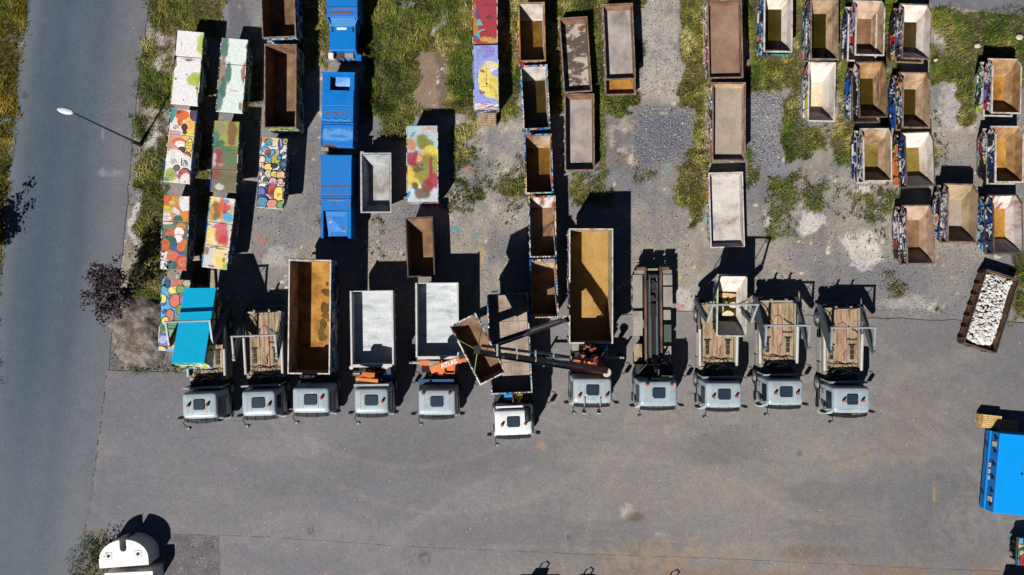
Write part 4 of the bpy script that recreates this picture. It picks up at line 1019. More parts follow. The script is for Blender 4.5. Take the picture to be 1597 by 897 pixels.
open_box('shallow flat container with blotchy brown and cream floor', [(872.5, 30), (914.8, 26), (922.8, 142.4), (879.8, 144.5)], .85, G['rustmix'], I['brown'], I['flat'], 'rust', zf=.3, sN=.12, sS=.25)
open_box('shallow flat container with grey mud floor and one orange rust spot, below the blotchy one', [(880.6, 148.5), (926, 145.8), (926.4, 265), (881.8, 266.7)], .85, G['rustmix'], I['brown'], I['flatpale'], 'rust', zf=.3, sN=.12, sS=.2)
open_box('lower flat container of a stacked pair, its orange end peeking out to the south', [(941.5, 30), (987, 28), (991, 147), (944.5, 148.5)], .62, G['rustmix'], I['ochrewall'], I['orangefloor'], 'rust', zf=.2, sN=.1, sS=.2)
open_box('upper flat container of a stacked pair, grey floor with an orange stain at its end', [(940.8, 8), (985, 5.4), (991.6, 123), (944.3, 124.4)], 1.3, G['rustmix'], I['brown'], I['flatpale'], 'rust', z0=.66, zf=.2, sN=.15, sS=.2)
gI = 'stacked flat containers with painted left sides'
for k in range(3):
    open_box(['bottom flat container of the three-high brown stack at the top', 'middle flat container of the three-high brown stack at the top', 'top flat container of the three-high stack, brown mud floor with pale scuffs'][k],
             [(1103.7 - (2 - k) * 2, 1.2), (1155.2 - (2 - k), 1.2), (1158.8 - (2 - k), 120.7), (1104.9 - (2 - k) * 2, 122.6)], .66 * (k + 1), [G['pale'], G['multi'], G['warm']][k], I['brown'], I['flatbrown'], 'rust', z0=.665 * k, zf=.3 if k == 2 else .16, sN=.15, sS=.2, group=gI)
for k in range(2):
    open_box(['bottom flat container under the sand-coloured one', 'upper flat container with smooth sand-coloured floor and rusty rim'][k],
             [(1111 - (1 - k) * 3, 130 - (1 - k)), (1162.5 - (1 - k) * 3, 129.3), (1161 - (1 - k) * 3, 250), (1111.4 - (1 - k) * 3, 251)], .85 * (k + 1), [G['warm'], G['multi']][k], I['tanwall'], I['flattan'], 'rust', z0=.855 * k, zf=.42 if k else .2, sN=.12, sS=.2, group=gI)
open_box('single shallow flat container with whitish floor, grey smears and a shadow across its end', [(1104.2, 270.4), (1158.5, 269), (1159.5, 384.7), (1109.5, 386.9)], .72, G['pale'], I['greywall'], I['flatwhite'], 'pale', zf=.3, sN=.12, sS=.25)

# ---- nested graffiti skips on the right
gK = 'nested graffiti skips parked at the right'
def stack(q, h, top, low, inn, flo, rim, lab_top, lab_low, dz=.7, dx=0, dy=0, sN=.75, sS=.75, cut=.4, third=None):
    make_skip(lab_top, q, h, G[top], I[inn], I[flo], rim, h - 1.32, 1.32, sN, sS, cut, gK)
    q2 = [(x + dx - (x - 798) * dz / 42, y + dy - (y - 448) * dz / 42) for x, y in q]
    make_skip(lab_low, q2, h - dz, G[low], I['tanwall'], I['darkolive'], rim, max(0, h - dz - 1.32), min(1.32, h - dz), sN, sS, cut, gK)
K = [(1192, -12), (1236.6, -12), (1235, 79.7), (1192, 82)]
make_skip('upper skip with murky olive water and blue flank, leftmost of the skips', K, 1.95, G['blue'], I['whitewall'], I['olive'], 'pale', .63, 1.32, .5, .5, 0, gK)
make_skip('lower skip under the olive water skip, with multicoloured rim showing at its south end', [(1189, -10), (1234, -10), (1233, 84.5), (1187, 87)], 1.25, G['multi'], I['tanwall'], I['darkolive'], 'paint', 0, 1.25, .5, .35, 0, gK)
K = [(1264.8, -1), (1307.7, -1), (1307, 90.7), (1264.8, 94.4)]
make_skip('upper skip filled with very dark water, rusty rim, behind the white-lined skip', K, 1.95, G['grey'], I['tanwall'], I['darkolive'], 'rust', .63, 1.32, .35, .3, 0, gK)
make_skip('lower skip beneath the dark water skip, patchwork graffiti flank', [(1261, 2), (1303, 2), (1303, 90), (1259, 93)], 1.25, G['multi'], I['tanwall'], I['darkolive'], 'rust', 0, 1.25, .4, .4, 0, gK)
make_skip('skip with bright white lining and peach-stained floor', [(1261.6, 97.4), (1303.6, 96.9), (1301.6, 188.9), (1260, 189.5)], 1.5, G['pale'], I['whitewall'], I['peachfloor'], 'pale', 0, 1.5, .75, .85, 0, gK)
stack([(1335.6, -3), (1381, -3), (1378.5, 85.8), (1334, 86.4)], 1.85, 'purple', 'navy', 'pinkwall', 'brownfloor', 'pale', 'upper skip with violet and white graffiti, pinkish tan lining and brown floor', 'plain dark blue lower skip carrying the violet graffiti skip', dx=-3, dy=3)
stack([(1409.6, 1.2), (1454.5, 3), (1450, 92), (1407, 91.5)], 1.95, 'grey', 'rustmix', 'whitewall', 'olive', 'rust', 'upper skip near the side road, whitish lining with litter on its olive floor', 'lower skip near the side road with peeling rust-brown graffiti')
stack([(1339, 93), (1382.5, 92.5), (1383.9, 182.7), (1340.5, 183)], 1.95, 'grey', 'blue', 'ochrewall', 'olive', 'dark', 'upper skip with ochre rusted lining and grey scribbled flank', 'lower skip with blue and yellow graffiti under the ochre-lined skip', dy=4, dx=-2)
stack([(1408.7, 109), (1452, 110.4), (1450, 198.7), (1408, 200)], 1.95, 'multi', 'navy', 'tanwall', 'olive', 'rust', 'upper skip with tan stained lining, directly south of the skip with litter inside', 'dark blue lower skip under the tan-lined one')
stack([(1346.8, 198), (1390.5, 198.7), (1391.5, 283), (1346.8, 282.5)], 1.85, 'pale', 'navy', 'tanwall', 'mustard', 'pale', 'upper skip with pale blue rim and mustard floor, above a strip of weeds', 'dark blue lower skip below the mustard-floored one', cut=.35)
stack([(1410.3, 203.5), (1456.5, 204), (1457.9, 289), (1415, 291)], 1.85, 'navy', 'warm', 'whitewall', 'mustard', 'dark', 'upper navy skip with white lining torn by a brown rust edge', 'lower skip with orange and red graffiti under the navy skip', cut=.35)
stack([(1413.7, 319), (1456, 319), (1458.4, 411.5), (1414.5, 412.3)], 1.85, 'bw', 'bw', 'pinkwall', 'brownfloor', 'rust', 'upper skip with black and white lettering on its flank, pinkish tan inside', 'lower skip with violet and yellow scrawls, southernmost of the nested skips', sN=.8, sS=.9)
stack([(1479.3, 284.9), (1526, 285.7), (1523.4, 378), (1478, 378)], 1.9, 'grey', 'wild', 'sandwall', 'flattan', 'rust', 'upper skip coated inside with sand-coloured mud', 'lower skip with orange flame-like graffiti beneath the sand-coated skip', sN=.8, sS=.85)
stack([(1548.9, 302.6), (1594, 303), (1595.7, 395.4), (1550.2, 395.4)], 1.9, 'navy', 'blue', 'streakwall', 'orangefloor', 'dark', 'upper dark blue skip with white lining streaked by rust, at the right edge', 'lower skip with light blue letters under the streaked one at the right edge', sN=.7, sS=.9)
stack([(1549, 88.3), (1594, 88.3), (1592, 176.6), (1546.5, 176.6)], 1.9, 'purple', 'green', 'ochrewall', 'orangefloor', 'pale', 'upper skip with lilac graffiti flank and orange floor, alone on the grass edge', 'lower skip with green and red graffiti under the lilac one', sN=.8, sS=.9)
stack([(1552.9, 194), (1597, 195), (1595.7, 284.4), (1552.9, 284.4)], 1.9, 'blue', 'wild', 'ochrewall', 'orangefloor', 'pale', 'upper skip with blue angular lettering and orange rust inside', 'lower skip with bold red and orange angular lettering', sN=.55, sS=.8)

# ---- rubble container, skewed on the forecourt edge
rq = [(1539, 421.4), (1589.2, 435.3), (1553.7, 549.8), (1502.8, 535)]
open_box('rust brown container full of white broken rubble, skewed at the edge of the asphalt', rq, .78, M['rust'], I['brown'], I['brown'], 'dark', zf=.16, ribs=7, doors=-1, rimw=.06)
ctr, w_, l_, a_ = fit(rq, .78)
rb = MB(); rr = random.Random(5)
def chunk(mb, c, s, rr, mi=0):
    n = 6; pts = []
    for z, k in ((-.5, .7), (.05, 1.0), (.5, .6)):
        pts.append([(c[0] + math.cos(i / n * 6.283 + z) * s[0] * k * rr.uniform(.7, 1.1), c[1] + math.sin(i / n * 6.283 + z) * s[1] * k * rr.uniform(.7, 1.1), c[2] + z * s[2] + rr.uniform(-.12, .12) * s[2]) for i in range(n)])
    mb.loft(pts, mi)
for k in range(760):
    x, y = rr.uniform(-w_ / 2 + .16, w_ / 2 - .2), rr.uniform(-l_ / 2 + .2, l_ / 2 - .16)
    big = y < -l_ / 2 + 1.4
    s = rr.uniform(.08, .24) if big else min(.26, rr.lognormvariate(-2.5, .45))
    edge = min(w_ / 2 - abs(x), l_ / 2 - abs(y))
    top = .42 + .24 * min(1, max(0, edge - .1) / .5) + .1 * math.sin(x * 3 + y * 2)
    chunk(rb, (x, y, top + rr.uniform(-.12, .06)), (s, s * rr.uniform(.6, 1), s * rr.uniform(.5, .9)), rr)
rb.box(-w_ / 2 + .1, w_ / 2 - .1, -l_ / 2 + .1, l_ / 2 - .1, .18, .36)
ro = rb.build('rubble', flatmat('broken_concrete', C(214, 208, 204), C(232, 228, 224), .4, 9), None, loc=(ctr.x, ctr.y, 0), rot=(0, 0, a_))
tag(ro, 'white broken concrete rubble filling the skewed rust brown container', 'rubble', None, 'stuff')

# ---- blue press containers
def press(label, q, h):
    ctr, w, l, a = fit(q, h)
    FOOT.append((ctr.x, ctr.y, a, w / 2, l / 2))
    return thing('press_container', label, 'press container', (ctr.x, ctr.y, 0), a, 'blue press containers'), w, l
def vb(mb, w, l, v0, v1, z0, z1, x0=-.5, x1=.5):
    return mb.box(x0 * w, x1 * w, (.5 - v1) * l, (.5 - v0) * l, z0, z1)
def side_ribs(root, w, l, h, v0, v1, n):
    r = MB()
    for k in range(n):
        y = (.5 - (v0 + (v1 - v0) * (k + .5) / n)) * l
        for s in (-1, 1):
            r.box(s * w / 2 * .985 if s > 0 else -w / 2 * .985 - .06, w / 2 * .985 + .06 if s > 0 else -w / 2 * .985, y - .05, y + .05, .2, h - .15)
    r.build('rib', M['blueside'], root)
def rusty_blue(name, blobs):
    mu = Mural(1)
    for b in blobs: mu.blob(*b)
    return lambda w, l: soft_paint(name, mu, w, l, C(4, 118, 204), .35, .18)
RB, RB2 = C(124, 74, 50), C(96, 116, 160)
t, w, l = press('blue press container with a rusty dent and a lidded feed hopper, topmost in its row', [(508.5, -62), (558, -62), (557, 86), (509.5, 87)], 1.7)
vb(MB(), w, l, 0, .59, .15, 1.7).build('body', rusty_blue('blue_rust_dent', [(.5, .515, .44, .045, RB2), (.5, .545, .46, .035, RB), (.4, .56, .3, .02, C(146, 96, 66)), (.2, .3, .03, .02, RB)])(w, l), t, bevel=.03)
vb(MB(), w, l, 0, .025, 1.703, 1.75).build('top_bar', M['blue'], t)
vb(MB(), w, l, .49, .50, 1.703, 1.74).build('top_bar', M['blue'], t)
hop = vb(MB(), w, l, .59, .68, .15, 1.5, -.44, .4).build('hopper', M['bluepale'], t)
for s in (-1, 1):
    MB().beam((s * w * .5, (.5 - .592) * l, 1.55), (s * w * .40, (.5 - .66) * l, 1.4), .07, .3).build('hopper_flap', M['blue'], t)
lid = vb(MB(), w, l, .672, .93, .9, 1.45, -.43, .41).build('hopper_lid', M['blue'], t, bevel=.03)
vb(MB(), w, l, .69, .715, 1.455, 1.47, -.2, .12).build('label_plate', M['white'], lid)
for x in (-.34, .32):
    vb(MB(), w, l, .68, .74, 1.455, 1.50, x - .015, x + .015).build('hinge', M['chassis'], lid)
vb(MB(), w, l, .935, .98, .3, 1.0, -.34, -.02).build('drive_unit', M['darkin'], t)
vb(MB(), w, l, .935, .98, .3, 1.05, 0, .28).build('control_box', M['fender'], t)
vb(MB(), w, l, .95, 1.0, .9, 1.3, -.5, -.34).build('sign_plate', M['white'], t)
MB().beam((-w * .36, (.5 - .93) * l, .9), (-.1, -l / 2, .75), .1, .12).beam((w * .38, (.5 - .93) * l, .9), (.15, -l / 2, .75), .1, .12).box(w * .33, w * .52, -l / 2, -l / 2 + .32, .7, .95).build('coupling_frame', M['blue'], t)
side_ribs(t, w, l, 1.6, .02, .58, 6)
MB().box(-.5 * w + .3, -.5 * w + .5, -l / 2 + .1, l / 2, 0, .14).box(.5 * w - .5, .5 * w - .3, -l / 2 + .1, l / 2, 0, .14).build('skid', M['chassis'], t)

t, w, l = press('blue press container with open feed hatch and faded rear lid, middle of its row', [(502.6, 112.8), (553, 113), (549, 237), (500, 237)], 1.7)
vb(MB(), w, l, .03, .2205, .15, 1.0).build('hopper_floor', M['blueside'], t)
fr = MB(); vb(fr, w, l, 0, .05, 1.003, 1.7); vb(fr, w, l, .051, .22, 1.003, 1.66, -.5, -.26); vb(fr, w, l, .051, .22, 1.003, 1.66, .36, .5)
fr.build('hatch_frame', M['blue'], t)
vb(MB(), w, l, .052, .2, 1.003, 1.02, -.255, .355).build('hatch_floor', M['darkin'], t)
MB().poly([(-.1 * w, .45 * l, 1.5), (.33 * w, .45 * l, 1.5), (.33 * w, .3 * l, 1.2), (.1 * w, .31 * l, 1.2), (-.14 * w, .36 * l, 1.35)]).build('hatch_chute', M['blue'], t)
vb(MB(), w, l, 0, .016, 1.703, 1.78, -.53, .53).build('top_bar', M['blue'], t)
vb(MB(), w, l, .222, .42, .15, 1.68, -.5, .49).build('body', M['blue'], t, bevel=.015)
vb(MB(), w, l, .424, .62, .15, 1.66, -.5, .49).build('body', rusty_blue('blue_rust_band', [(.45, .5, .42, .012, RB), (.45, .515, .06, .03, RB), (.2, .495, .14, .014, RB), (.75, .505, .14, .016, RB)])(w, l), t, bevel=.015)
fold = MB()
for k in range(7):
    fold.box(-.47 * w + k * .13 * w, -.47 * w + (k + 1) * .13 * w - .01, (.5 - .605 - (.008 if k % 2 else 0)) * l, (.5 - .585 - (.008 if k % 2 else 0)) * l, 1.663, 1.70)
fold.build('fold_strip', M['bluepale'], t)
vb(MB(), w, l, .63, .65, .15, 1.72, -.52, .51).build('top_bar', M['blue'], t)
vb(MB(), w, l, .655, .93, .15, 1.62, -.49, .5).build('rear_lid', rusty_blue('blue_faded_lid', [(.5, .78, .7, .2, C(92, 158, 220)), (.55, .8, .3, .06, C(40, 124, 206)), (.3, .72, .12, .04, C(40, 124, 206)), (.8, .7, .1, .05, C(40, 124, 206)), (.24, .92, .3, .05, C(110, 86, 84)), (.28, .93, .2, .035, C(40, 34, 36)), (.2, .69, .04, .02, RB)])(w, l), t, bevel=.02)
vb(MB(), w, l, .66, .93, 1.623, 1.66, -.51, -.47).build('edge_strip', M['blue'], t)
vb(MB(), w, l, .935, .99, .15, .9, -.5, .5).build('drive_recess', M['darkin'], t)
vb(MB(), w, l, .94, .985, 1.0, 1.55, -.5, -.28).build('motor_cover', M['fender'], t)
side_ribs(t, w, l, 1.6, .05, .9, 8)
MB().box(-.5 * w + .3, -.5 * w + .5, -l / 2 + .1, l / 2, 0, .14).box(.5 * w - .5, .5 * w - .3, -l / 2 + .1, l / 2, 0, .14).build('skid', M['chassis'], t)

t, w, l = press('blue press container with rusty stripes and a hanging front flap, southernmost in its row', [(499, 242), (549, 242.5), (546.5, 373), (500.5, 372)], 1.7)
vb(MB(), w, l, 0, .022, 1.703, 1.76, -.54, .52).build('top_bar', M['blue'], t)
vb(MB(), w, l, .0, .478, .15, 1.7, -.5, .5).build('body', rusty_blue('blue_weld_rust', [(.4, .372, .36, .006, RB), (.55, .368, .16, .012, RB), (.4, .3, .1, .01, C(60, 110, 180)), (.45, .465, .4, .01, RB)])(w, l), t, bevel=.02)
MB().box(-.47 * w, .46 * w, (.5 - .378) * l, (.5 - .37) * l, 1.703, 1.72).build('weld_seam', M['rust'], t)
vb(MB(), w, l, .482, .515, .15, 1.72, -.5, .49).build('cross_beam', M['bluerust'], t)
vb(MB(), w, l, .52, .66, .15, 1.66, -.5, .48).build('body', rusty_blue('blue_rust_stripes', [(.45, .527, .5, .008, RB), (.02, .56, .04, .06, RB), (.96, .58, .04, .06, RB), (.5, .54, .3, .01, C(120, 140, 180))])(w, l), t)
for x0, x1 in ((-.5, -.42), (.38, .48)):
    vb(MB(), w, l, .662, .99, .15, 1.62, x0, x1).build('side_post', M['blue'], t)
vb(MB(), w, l, .665, .95, .15, .7, -.418, .378).build('feed_opening', M['darkin'], t)
fl = MB(); y0, y1 = (.5 - .67) * l, (.5 - .965) * l
fl.loft([[(-.35 * w, y0, 1.56), (.375 * w, y0, 1.56), (.375 * w, y0, 1.6), (-.35 * w, y0, 1.6)], [(-.28 * w, y1, 1.3), (.36 * w, y1, 1.5), (.36 * w, y1, 1.54), (-.28 * w, y1, 1.34)]])
fl.build('front_flap', rusty_blue('blue_flap_rust', [(.24, .74, .05, .035, RB), (.3, .8, .05, .03, C(160, 150, 150)), (.7, .86, .05, .05, RB), (.75, .9, .06, .03, C(150, 150, 160)), (.35, .9, .04, .02, RB), (.5, .88, .1, .02, C(90, 140, 200))])(w, l), t)
MB().tube([(-.3 * w, y1 + .05, 1.3), (-.3 * w, y1 - .1, .6)], .03).build('flap_strut', M['bracket'], t)
side_ribs(t, w, l, 1.6, .03, .65, 7)
MB().box(-.5 * w + .3, -.5 * w + .5, -l / 2 + .1, l / 2, 0, .14).box(.5 * w - .5, .5 * w - .3, -l / 2 + .1, l / 2, 0, .14).build('skid', M['chassis'], t)

# ---- big blue container at the right edge
q = [(1560, 675.6), (1628, 682), (1617, 807), (1549.5, 799)]
HB = 1.42
ctr, w, l, a = fit(q, HB)
t = thing('press_container', 'large bright blue container with a darker blue flank, at the right edge of the forecourt', 'press container', (ctr.x, ctr.y, 0), a)
W2, L2 = w / 2, l / 2
MB().prism([(-W2, -L2), (W2, -L2), (W2, L2), (-W2, L2)], .16, HB).build('body', paint('container_blue', C(0, 156, 246), .4, 0, .06), t, bevel=.02)
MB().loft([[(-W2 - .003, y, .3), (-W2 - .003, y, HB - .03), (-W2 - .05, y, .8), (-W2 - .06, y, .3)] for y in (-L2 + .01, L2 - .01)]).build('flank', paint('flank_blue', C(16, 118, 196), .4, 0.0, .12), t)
MB().beam((-W2 - .08, -L2, .72), (-W2 - .08, L2, .72), .07, .1).build('ledge', paint('ledge_blue', C(0, 156, 246), .4, 0, .05), t)
for k in range(6):
    y = L2 - .35 - (l - .8) * k / 5
    MB().box(-W2 - .12, -W2 + .02, y - .07, y + .07, HB - .28, HB - .14).build('latch', M['black'], t)
for y in (L2 - .72, -L2 + .75):
    MB().box(-W2 - .07, -W2 - .04, y - .15, y + .15, HB - .5, HB - .16).build('label_plate', M['cream'], t)
lp = MB()
for k in range(9):
    y = .55 - k * .13
    lp.box(-W2 - .085, -W2 - .06, y - .05, y + .05, HB - .62, HB - .48, k % 3 == 0)
lp.build('lettering_strip', [M['white'], M['hosered']], t)
for y in (L2 - .9, -L2 + .95):
    MB().tube([(-W2 - .05, y - .1, .5), (-W2 - .16, y - .05, .55), (-W2 - .16, y + .05, .55), (-W2 - .05, y + .1, .5)], .03).build('handle', M['black'], t)
MB().box(W2 * .1, W2 * .1 + .1, .02, .12, HB + .003, HB + .05).build('top_valve', M['black'], t)
MB().box(-W2 + .3, -W2 + .5, -L2, L2, 0, .155).box(W2 - .5, W2 - .3, -L2, L2, 0, .155).build('skid', M['chassis'], t)

# ---- covered skips at the lower right corner
mu = Mural(14)
mu.poly([(0, 0), (1, 0), (1, 1), (0, 1)], C(60, 130, 190)).poly([(0, 0), (1, 0), (1, .4), (0, .45)], C(170, 40, 60)).blob(.06, .5, .16, .2, C(240, 216, 150)).blob(.12, .16, .12, .12, C(60, 150, 200), out=WH).blob(.12, .85, .12, .12, C(236, 210, 120), out=BK).spiral(.12, .85, .07, 1, .03, BK).doodles(18, [RD, Y_, LB, WH, GN], (0, 1))
make_covered('covered skip with red, cream and blue lid, cut off by the right edge', [(1588, 838), (1634, 841), (1631, 885), (1586, 881)], .85, [(0, 1)], C(60, 130, 190), M['black'], mu)
make_covered('covered skip just out of view at the lower right, known by its shadow', [(1577, 927), (1622, 929), (1618, 1030), (1573, 1028)], 1.45, TWO, C(200, 190, 180), G['darkmix'])
# ---- containers just below the view: only the shadows of their hook frames reach in
for k, (sx, sy, lab) in enumerate([(854, 872, 'hook container below the view whose whole frame shadow falls into it'), (923, 881.5, 'hook container below the view, its frame shadow beside the small heap'), (1057, 885, 'hook container below the view, rightmost of the three frame shadows')]):
    h_ = 2.84
    gx, gy = (sx - 798.5) / 25.06 - .515 * h_ * 1.03, -(sy - 448.5) / 25.06 - .857 * h_ * 1.03
    open_box(lab, None, 1.93, G['navy'], I['brown'], I['brownfloor'], 'rust', loc=Vector((gx, gy - 2.8, 0)), dims=(2.4, 5.2), rot=(0, 0, 0), bail=1, group='hook containers below the view')

# ---- pallets
def pallet_mesh(w, l, mat):
    m = MB(); n = 7
    for k in range(n):
        x = -w / 2 + (w - .1) * k / (n - 1); m.box(x, x + .1, -l / 2, l / 2, .122, .144)
    for y in (-l / 2, -.05, l / 2 - .1):
        m.box(-w / 2, w / 2, y, y + .1, .1, .121)
        for x in (-w / 2, -.07, w / 2 - .14): m.box(x, x + .14, y + .001, y + .099, .023, .099)
        m.box(-w / 2, w / 2, y, y + .1, 0, .022)
    return m.mesh('pallet', mat)
pm = pallet_mesh(.8, 1.2, M['wood']); pm2 = pallet_mesh(.8, 1.2, M['woodnew'])
b = P(759, 184, .5)
for k in range(4):
    o = link('pallet', pm, None, 0, (b.x + rnd.uniform(-.02, .02), b.y, .147 * k + .01), (0, 0, R(90 + rnd.uniform(-1.5, 1.5))))
    tag(o, ['weathered pallet at ground level under the lavender container end', 'weathered pallet second from the ground under the lavender container end', 'weathered pallet second from top at the lavender container end', 'topmost weathered grey-brown pallet at the foot of the lavender container'][k], 'pallet', 'grey pallets by the lavender container')
for base, n, nm in ((P(1546.5, 658, .6), 4, 'left'), (P(1573, 666, .3), 2, 'right')):
    for k in range(n):
        o = link('pallet', pm2, None, 0, (base.x + rnd.uniform(-.03, .03), base.y + rnd.uniform(-.02, .02), .147 * k + .012), (0, 0, R(85 + rnd.uniform(-2, 2))))
        pos = ['bottom', 'second lowest', 'third', 'top'][k] if n == 4 else ['bottom', 'top'][k]
        tag(o, '%s fresh yellow pallet of the %s stack behind the large blue container' % (pos, 'taller' if n == 4 else 'lower'), 'pallet', 'yellow pallets behind the blue container')
# ------------------------------------------------------------------ trucks (cab to the south; local -y is forward)
CACHE = {}
def shared(key, make):
    if key not in CACHE: CACHE[key] = make()
    return CACHE[key]
def rrect(hw, yf, yr, r, z, n=5, bow=0.0):
    pts = []
    for cx, cy, a0 in ((hw - r, yr - r, 0), (-hw + r, yr - r, 90), (-hw + r, yf + r, 180), (hw - r, yf + r, 270)):
        for k in range(n + 1):
            a = R(a0 + 90 * k / n)
            x, y = cx + r * math.cos(a), cy + r * math.sin(a)
            if y < 0: y -= bow * (1 - (x / hw) ** 2)
            pts.append((x, y, z))
    return pts
def put(root, name, key, make, mat, loc=None, rot=None, parent=None, bevel=0.0, smooth=False):
    if name in APART:
        return [link(name, me, parent or root, bevel, loc, rot) for me in shared(key, lambda: [m.mesh(name, mat, smooth) for m in make().pieces()])][0]
    me = shared(key, lambda: make().mesh(name, mat, smooth))
    return link(name, me, parent or root, bevel, loc, rot)

def wheel(root, x, y, dual=False):
    r, w = .5, .30 if not dual else .56
    def tyre():
        m = MB(); n = 28
        prof = [(.27, -w / 2 + .03), (.42, -w / 2), (.485, -w / 2 + .03), (.5, -w / 2 + .07), (.5, w / 2 - .07), (.485, w / 2 - .03), (.42, w / 2), (.27, w / 2 - .03)]
        m.loft([[(px_, q * math.cos(6.2832 * k / n), q * math.sin(6.2832 * k / n)) for k in range(n)] for q, px_ in prof], 0, True)
        return m
    def rim():
        m = MB(); n = 20
        pr = ((.265, -.02), (.25, .005), (.17, -.02 if not dual else -.06), (.11, .03), (.03, .045))
        m.loft([[(s * (w / 2 + d), q * math.cos(6.2832 * k / n), q * math.sin(6.2832 * k / n)) for k in range(n)] for s, seq in ((-1, pr[::-1]), (1, pr)) for q, d in seq], 0, True)
        for s in (-1, 1):
            for k in range(8):
                a = 6.2832 * k / 8
                m.beam((s * (w / 2 - .01), .2 * math.cos(a), .2 * math.sin(a)), (s * (w / 2 + .015), .2 * math.cos(a), .2 * math.sin(a)), .03, .03)
        return m
    o = put(root, 'wheel', ('tyre', dual), tyre, M['rubber'], (x, y, r), smooth=False)
    put(root, 'rim', ('rim', dual), rim, M['rim'], parent=o)
    return o

